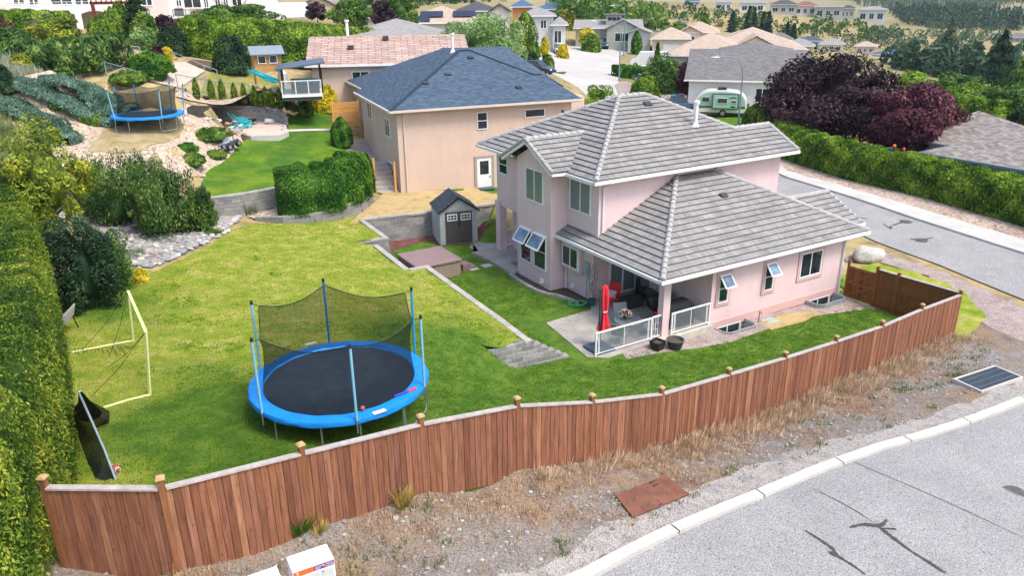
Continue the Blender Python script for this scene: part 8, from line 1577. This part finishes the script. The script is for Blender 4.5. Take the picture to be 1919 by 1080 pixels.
for x in (-1.3, 1.5):
    for y in (.6, 3.6): mb = MB(); mb.box(x-.07, y-.07, 0, x+.07, y+.07, zc_-.1); mb.build('post', m_black, cq)
mb = MB(); mb.cbox((.1, 2.0, zc_+.1), (3.5, 4.2, .1), ry=-.11); mb.build('canopy_sheet', M('canopy_slate', (.09, .12, .16), .5, .1), cq)
sp_ = T('covered_spa', 'teal grey covered spa tub on the small deck', 'hot tub', (*(np.array(q)+np.array([math.cos(az), math.sin(az)])*.3+np.array([-math.sin(az), math.cos(az)])*1.6), zd-.2), az); mb = MB(); mb.box(-1.0, -1.0, 0, 1.0, 1.0, .75); mb.build('cabinet', m_dgrey, sp_, bevel=.03); mb = MB(); mb.box(-1.05, -1.05, .75, 1.05, 1.05, .9); mb.build('cover', M('spa_teal', (.10, .2, .25), .6), sp_, bevel=.04)
pk = T('covered_umbrella', 'pale covered patio heater shape at the left end of the small deck', 'garden cover', tuple(G(532, 172)), 0); mb = MB(); mb.lathe([(.001, 1.9), (.15, 1.8), (.42, 1.5), (.4, 1.1), (.3, .3), (.34, 0)], 14); mb.build('cover', M('cover_pale', (.55, .62, .65), .6, .1), pk, smooth=True)
# slatted gate by the beige house and orange timber gate
def slat_gate(label, p, w_, h_, ang, horiz=True, mat=None):
    g_ = T('slatted_gate' if horiz else 'cedar_gate', label, 'gate', p, ang); mb = MB(); n_ = int((h_ if horiz else w_)/.13)
    for i in range(n_):
        if horiz: mb.box(.06, -.015+.01*(i % 2), .1+i*.13, w_-.06, .015+.01*(i % 2), .1+i*.13+.105, random.random())
        else: mb.box(.05+i*.13, -.015, .08, .05+i*.13+.118, .015, h_-.05, random.random())
    mb.build('panel', mat or m_ced, g_)
    for x in (0, w_): mb = MB(); mb.box(x-.06, -.06, -.1, x+.06, .06, h_+.08); mb.build('post', mat or m_ced, g_)
    return g_
m_cg2 = Mwood('fresh_cedar', [(.55, .26, .07), (.66, .34, .11), (.6, .3, .09)], .7)
pg1 = BF.w(-2.0, 11.2); slat_gate('horizontal slat timber gate left of the beige house', (*pg1, 3.9), 1.9, 1.9, BF.a+math.radians(0), True, m_cg2)
pg2 = gz(694, 347, 1.75); slat_gate('orange cedar gate at the end of the curved wall bed', (*pg2, 1.7), .95, 1.9, math.radians(-62), False, m_cg2)
po = T('gate_post', 'single orange cedar post beside the beige house corner', 'post', (*gz(742, 360, 1.45), 1.35), BF.a); mb = MB(); mb.box(-.06, -.06, 0, .06, .06, 2.0); mb.build('timber', m_cg2, po); mb = MB(); mb.box(-.07, -.07, 2.0, .07, .07, 2.03); mb.build('top', m_cg2, po)
ss = T('garden_steps', 'grey stone steps climbing between the cedar gate and beige house', 'steps', (*BF.w(-.7, .3), 1.35), BF.a)
for i in range(7): mb = MB(); mb.box(-.75, i*.42, -.1, .65, i*.42+.44, .17+i*.22); mb.build('step', m_capb, ss)
# wire fences on the hillside
m_zinc = M('zinc', (.40, .46, .48), .4, .1, 5, metal=.5); m_chain = Mthru('chain_link', (.35, .42, .42), .16, .4, .4)
def wirefence(label, px, h, net=True):
    P = [G(x, y) if D is None else spot(x, D) for x, y, D in px]; f = T('wire_fence', label, 'fence', tuple(P[0]), 0, 'chain link fences on the hillside'); L_ = [p-P[0] for p in P]
    for p in L_: mb = MB(); mb.cyl((*p[:2], p[2]), (*p[:2], p[2]+h), .04, n=8); mb.build('post', m_zinc, f)
    for a, b in zip(L_[:-1], L_[1:]):
        mb = MB(); mb.cyl((*a[:2], a[2]+h-.03), (*b[:2], b[2]+h-.03), .028, n=6); mb.build('top_rail', m_zinc, f)
        if net: mb = MB(); mb.quad([tuple(a), tuple(b), (*b[:2], b[2]+h-.03), (*a[:2], a[2]+h-.03)]); mb.build('wire_mesh', m_chain, f)
wirefence('chain link fence on the upper left bank by the yellow green shrub', [(-30, 104, None), (30, 114, None), (138, 126, None), (200, 141, None), (258, 158, None)], 1.0)
wirefence('chain link fence before the columnar cedars and dark shrubs', [(100, 0, 67), (154, 0, 67), (195, 0, 67.5), (262, 0, 68), (298, 0, 68)], 1.5)
wirefence('bare fence rail before the big clipped hedge', [(355, 0, 70), (408, 0, 68), (430, 0, 67.5)], 1.5, False)
wirefence('thin chain link fence behind the row of small cedars', [(335, 175, None), (400, 184, None), (470, 190, None), (535, 198, None)], 1.3)
op = T('bucket', 'small orange bucket at the foot of the wire fence post', 'bucket', tuple(G(147, 133)), 0); mb = MB(); mb.cyl((0, 0, 0), (0, 0, .35), .17, .2, 12); mb.build('pail', m_or, op); mb = MB(); mb.tube([(-.19, 0, .33), (0, 0, .5), (.19, 0, .33)], .01, 4); mb.build('handle', m_black, op)
# coloured garden ornaments behind the long hedge
wp = T('flower_windmill', 'bright red, orange and blue garden pinwheel behind the long hedge', 'garden ornament', (*pD(1676, 275, 60.5)[:2], ztop(1676, 276, 60.5)-1.2), 0); mb = MB(); mb.cyl((0, 0, 0), (0, 0, 1.2), .02, n=6); mb.build('stick', m_black, wp)
for k, (dx, dz, c_) in enumerate(((-.25, 1.1, 'mailbox_blue'), (.0, 1.3, 'mailbox_orange'), (.7, 1.05, 'toy_red'))): mb = MB(); mb.ball((dx, 0, dz), .13, .08, .12, n=10, m=6); mb.build('bloom', MATS[c_], wp, smooth=True)
# electrical pad by the far street
el_ = T('kerb_turf', 'flat green utility box and turf strip at the pale street kerb', 'utility box', tuple(spot(1045, 112)), .2); mb = MB(); mb.box(-1.0, -.4, 0, 1.0, .4, .15); mb.build('turf_pad', m_lawn3, el_); mb = MB(); mb.box(-.9, -.3, .15, -.4, .3, .6); mb.build('box', M('box_green', (.2, .32, .28), .5), el_, bevel=.02)
# ================================================================ WEEDS AND GRASS
def scatter(region, n, seed, z=True):
    rs = np.random.RandomState(seed); xs = [p[0] for p in region]; ys = [p[1] for p in region]; x = rs.uniform(min(xs), max(xs), n*4); y = rs.uniform(min(ys), max(ys), n*4); k = inpoly(region, x, y); x, y = x[k][:n], y[k][:n]; return np.stack([x, y, Hgt(x, y)], 1)
vr = [tuple(p) for p in FENCE[:]]+[tuple(p) for p in (gz(1850, 650, -.3), gz(1900, 690, -.1), gz(1700, 790, .3), gz(1450, 880, .8), gz(1200, 985, 1.3), gz(1000, 1079, 1.75), gz(400, 1150, 2.8), gz(60, 1070, 3.7))]
base_pts = scatter(vr, 5200, 31); cn = nz(base_pts, 1.1, 7)
d = np.full(len(base_pts), 1e9)
for a, b in zip(FENCE[:-1], FENCE[1:]): d = np.minimum(d, segdist(a, b, base_pts[:, 0], base_pts[:, 1]))
keep = (cn+.9-d*.42+.5*RN.randn(len(d))*.6) >.55; keep &= d > .12
for q_, r_q in ((pc, 1.25), (gc, 1.7), (np.array([*mc, 0]), .7)): keep &= np.hypot(base_pts[:, 0]-q_[0], base_pts[:, 1]-q_[1]) > r_q
tufts('dry_weeds', base_pts[keep], .12, 'straw', 13, 'dry straw coloured weeds on the verge outside the timber fence', 'weeds', .010, .2, seed=3)
k2 = (cn < -.1) & (RN.rand(len(cn)) < .22) & (d > .2); tufts('green_weeds', base_pts[k2], .15, 'grass', 12, 'olive green weeds scattered over the gravel verge', 'weeds', .010, .16, seed=4)
# loose stones on the verge
sp2 = scatter(vr, 1500, 77); mb = MB(); rs = np.random.RandomState(8)
for q in sp2: s_ = rs.uniform(.02, .07); mb.ball((q[0], q[1], q[2]+s_*.3), s_, s_*rs.uniform(.6, 1), s_*.6, n=5, m=3, r=rs.rand(), jit=.4)
tag(mb.build('loose_stones', Mblock('verge_stone', (.28, .25, .23), (.6, .57, .53)), fix=False), 'small loose stones strewn over the gravel verge', 'stones', kind='stuff')
# brush mass along the fence foot, thick towards the right
br = []
for i in range(4, 12):
    a, b = FENCE[i], FENCE[i+1]; t = (b-a)/np.hypot(*(b-a)); n_ = np.array([t[1], -t[0]]); m = (8, 14, 34, 42, 38, 34, 28, 18)[i-4]
    for k in range(m): q = a+(b-a)*RN.rand()+n_*(.12+.75*RN.rand()**1.6*(1.4 if i > 5 else .7)); br.append((q[0], q[1], Hz(*q)))
tufts('dry_brush', np.array(br), .33, 'straw', 26, 'tall dry tan brush massed along the foot of the fence', 'weeds', .011, .3, lean=.7, seed=5)
for px, py, h, lf, lb in ((562, 1000, .45, 'bush', 'green weed clump at the fence foot near the second post'), (755, 950, .5, 'gold', 'yellow straw grass tuft at the fence foot under the trampoline'), (740, 940, .4, 'straw', 'dry tuft beside the yellow straw grass'), (600, 998, .25, 'gold', 'small orange yellow tuft beside the green weed clump'), (658, 952, .3, 'grass', 'small green sprig against the fence boards'), (915, 885, .18, 'mound', 'small bright green weed at the fence foot'), (240, 1068, .28, 'straw', 'flattened tan grass below the left fence panel'), (200, 1064, .22, 'straw', 'second flattened tan grass patch below the left fence panel')):
    tufts('weed_clump', np.array([G(px, py)]), h, lf, 150 if h > .3 else 90, lb, 'weed', .012, .14, kind=None, lean=.8, seed=int(px))
# ornamental grasses by the rocks
for i, (px, py, h, lf) in enumerate(((120, 395, .75, 'sage'), (160, 405, .6, 'sage'), (322, 412, .6, 'sage'), (378, 425, .6, 'sage'), (395, 415, .5, 'grass'), (350, 428, .45, 'purple'), (255, 478, .35, 'sage'), (20, 290, .9, 'grass'), (8, 260, 1.0, 'grass'), (345, 435, .3, 'pine'), (470, 398, .45, 'grass'), (535, 398, .5, 'sage'), (400, 440, .3, 'mound'))):
    lb = ('pale blue green ornamental grass behind the dark bush, left', 'pale ornamental grass above the rock pile, left', 'sage coloured grass under the large pine', 'tall pale grass at the right of the pines', 'green yellow grass beside the block wall foot', 'dusky lavender tuft at the rock pile edge', 'small grey grass among the piled rocks', 'green yellow tall grass at the left edge', 'tall grass higher at the left edge', 'low dark creeping tuft by the lavender', 'small dry grass in the mulch bed', 'thin grass at the foot of the bushy cedars', 'small bright tuft at the end of the rocks')[i]
    tufts('ornamental_grass', np.array([G(px, py)]), h, lf, 420, lb, 'grass clump', .011, .38, kind=None, lean=.6, seed=70+i)
tall = scatter([tuple(G(*p)[:2]) for p in ((-20, 112), (40, 118), (130, 128), (190, 138), (150, 150), (60, 140), (0, 145), (-20, 150))], 380, 41); tufts('long_grass', tall, .55, 'sage', 22, 'long pale dry grass on the upper left bank', 'grass', .02, .4, seed=6)
dead = scatter([tuple(G(*p)[:2]) for p in ((0, 185), (25, 205), (50, 300), (20, 350), (-20, 350))], 160, 42); tufts('long_grass', dead, .6, 'grass', 22, 'tall yellow green grass at the left picture edge', 'grass', .02, .4, seed=7)
# grass blades catching light on the lawns
lg1 = scatter([tuple(p) for p in [FENCE[0], FENCE[1], FENCE[2], FENCE[3], FENCE[4], FENCE[5], FENCE[6], LOWR.P[12], LOWR.P[11]]+LW[2:][::-1]+topedge[:]], 26000, 51)
lu = lushness(lg1[:, 0], lg1[:, 1]); kk = lu+.25*nz(lg1, 1.5, 2) > .22
lmL = Mleaf('blade_dry', [(0, (.16, .26, .02)), (.5, (.34, .41, .055)), (1, (.58, .52, .2))]); lmG = Mleaf('blade_green', [(0, (.04, .13, .01)), (.5, (.11, .25, .018)), (1, (.26, .38, .04))])
MATS['leaf_bd'] = lmL; MATS['leaf_bg'] = lmG
_lm0 = lm
def lm(k): return {'bd': lmL, 'bg': lmG}[k] if k in ('bd', 'bg') else _lm0(k)
tufts('lawn_blades', lg1[~kk], .055, 'bd', 7, 'short dry yellow green blades of the upper lawn', 'grass', .008, .13, seed=11); tufts('lawn_blades', lg1[kk], .055, 'bg', 7, 'short green blades in the greener parts of the upper lawn', 'grass', .008, .13, seed=12)
x = scatter([tuple(p) for p in lowpoly], 17000, 52); _ll = (x[:, :2]-HF.o); _X = _ll@HF.ex; _Y = _ll@HF.ey; x = x[~(((_Y > -1.3) & (_X > -.8) & (_Y < 9)) | ((_X > -4.2) & (_Y > -.6) & (_Y < 5) & (_X < 0)) | ((_X > -1.6) & (_Y > 4)) | ((_X > -3.3) & (_Y > 9.6)))]; x = x[~inpoly([tuple(q) for q in (LW[1], LW[2], LW[3], gz(740, 472, 0), gz(832, 466, 0), gz(930, 445, 0), LW[0])], x[:, 0], x[:, 1])]; x[:, 2] = zlow(x[:, 0], x[:, 1]); tufts('lawn_blades', x, .06, 'bg', 7, 'short lush blades of the lower lawn beside the pink house', 'grass', .008, .13, seed=13)
for i, (px, py, s_) in enumerate(((1415, 655, .3), (1390, 678, .2), (1080, 692, .2), (1052, 582, .12), (1218, 717, .15), (1000, 622, .15), (1222, 718, .1))):
    pass

# ==== HAZE: the air itself, one closed box round camera and scene
hz_ = MB(); hz_.box(-6500, -6500, -60, 6500, 6500, 75); hm = bpy.data.materials.new('haze_air'); hm.use_nodes = True; hn = hm.node_tree; hn.nodes.remove(hn.nodes['Principled BSDF']); pv = hn.nodes.new('ShaderNodeVolumePrincipled'); pv.inputs['Color'].default_value = (.72, .82, .95, 1); pv.inputs['Density'].default_value = .00013; pv.inputs['Anisotropy'].default_value = .2
hn.links.new(pv.outputs[0], hn.nodes['Material Output'].inputs['Volume']); ho = hz_.build('haze', hm); tag(ho, 'pale bluish haze filling the air over the whole valley', 'haze', kind='stuff')
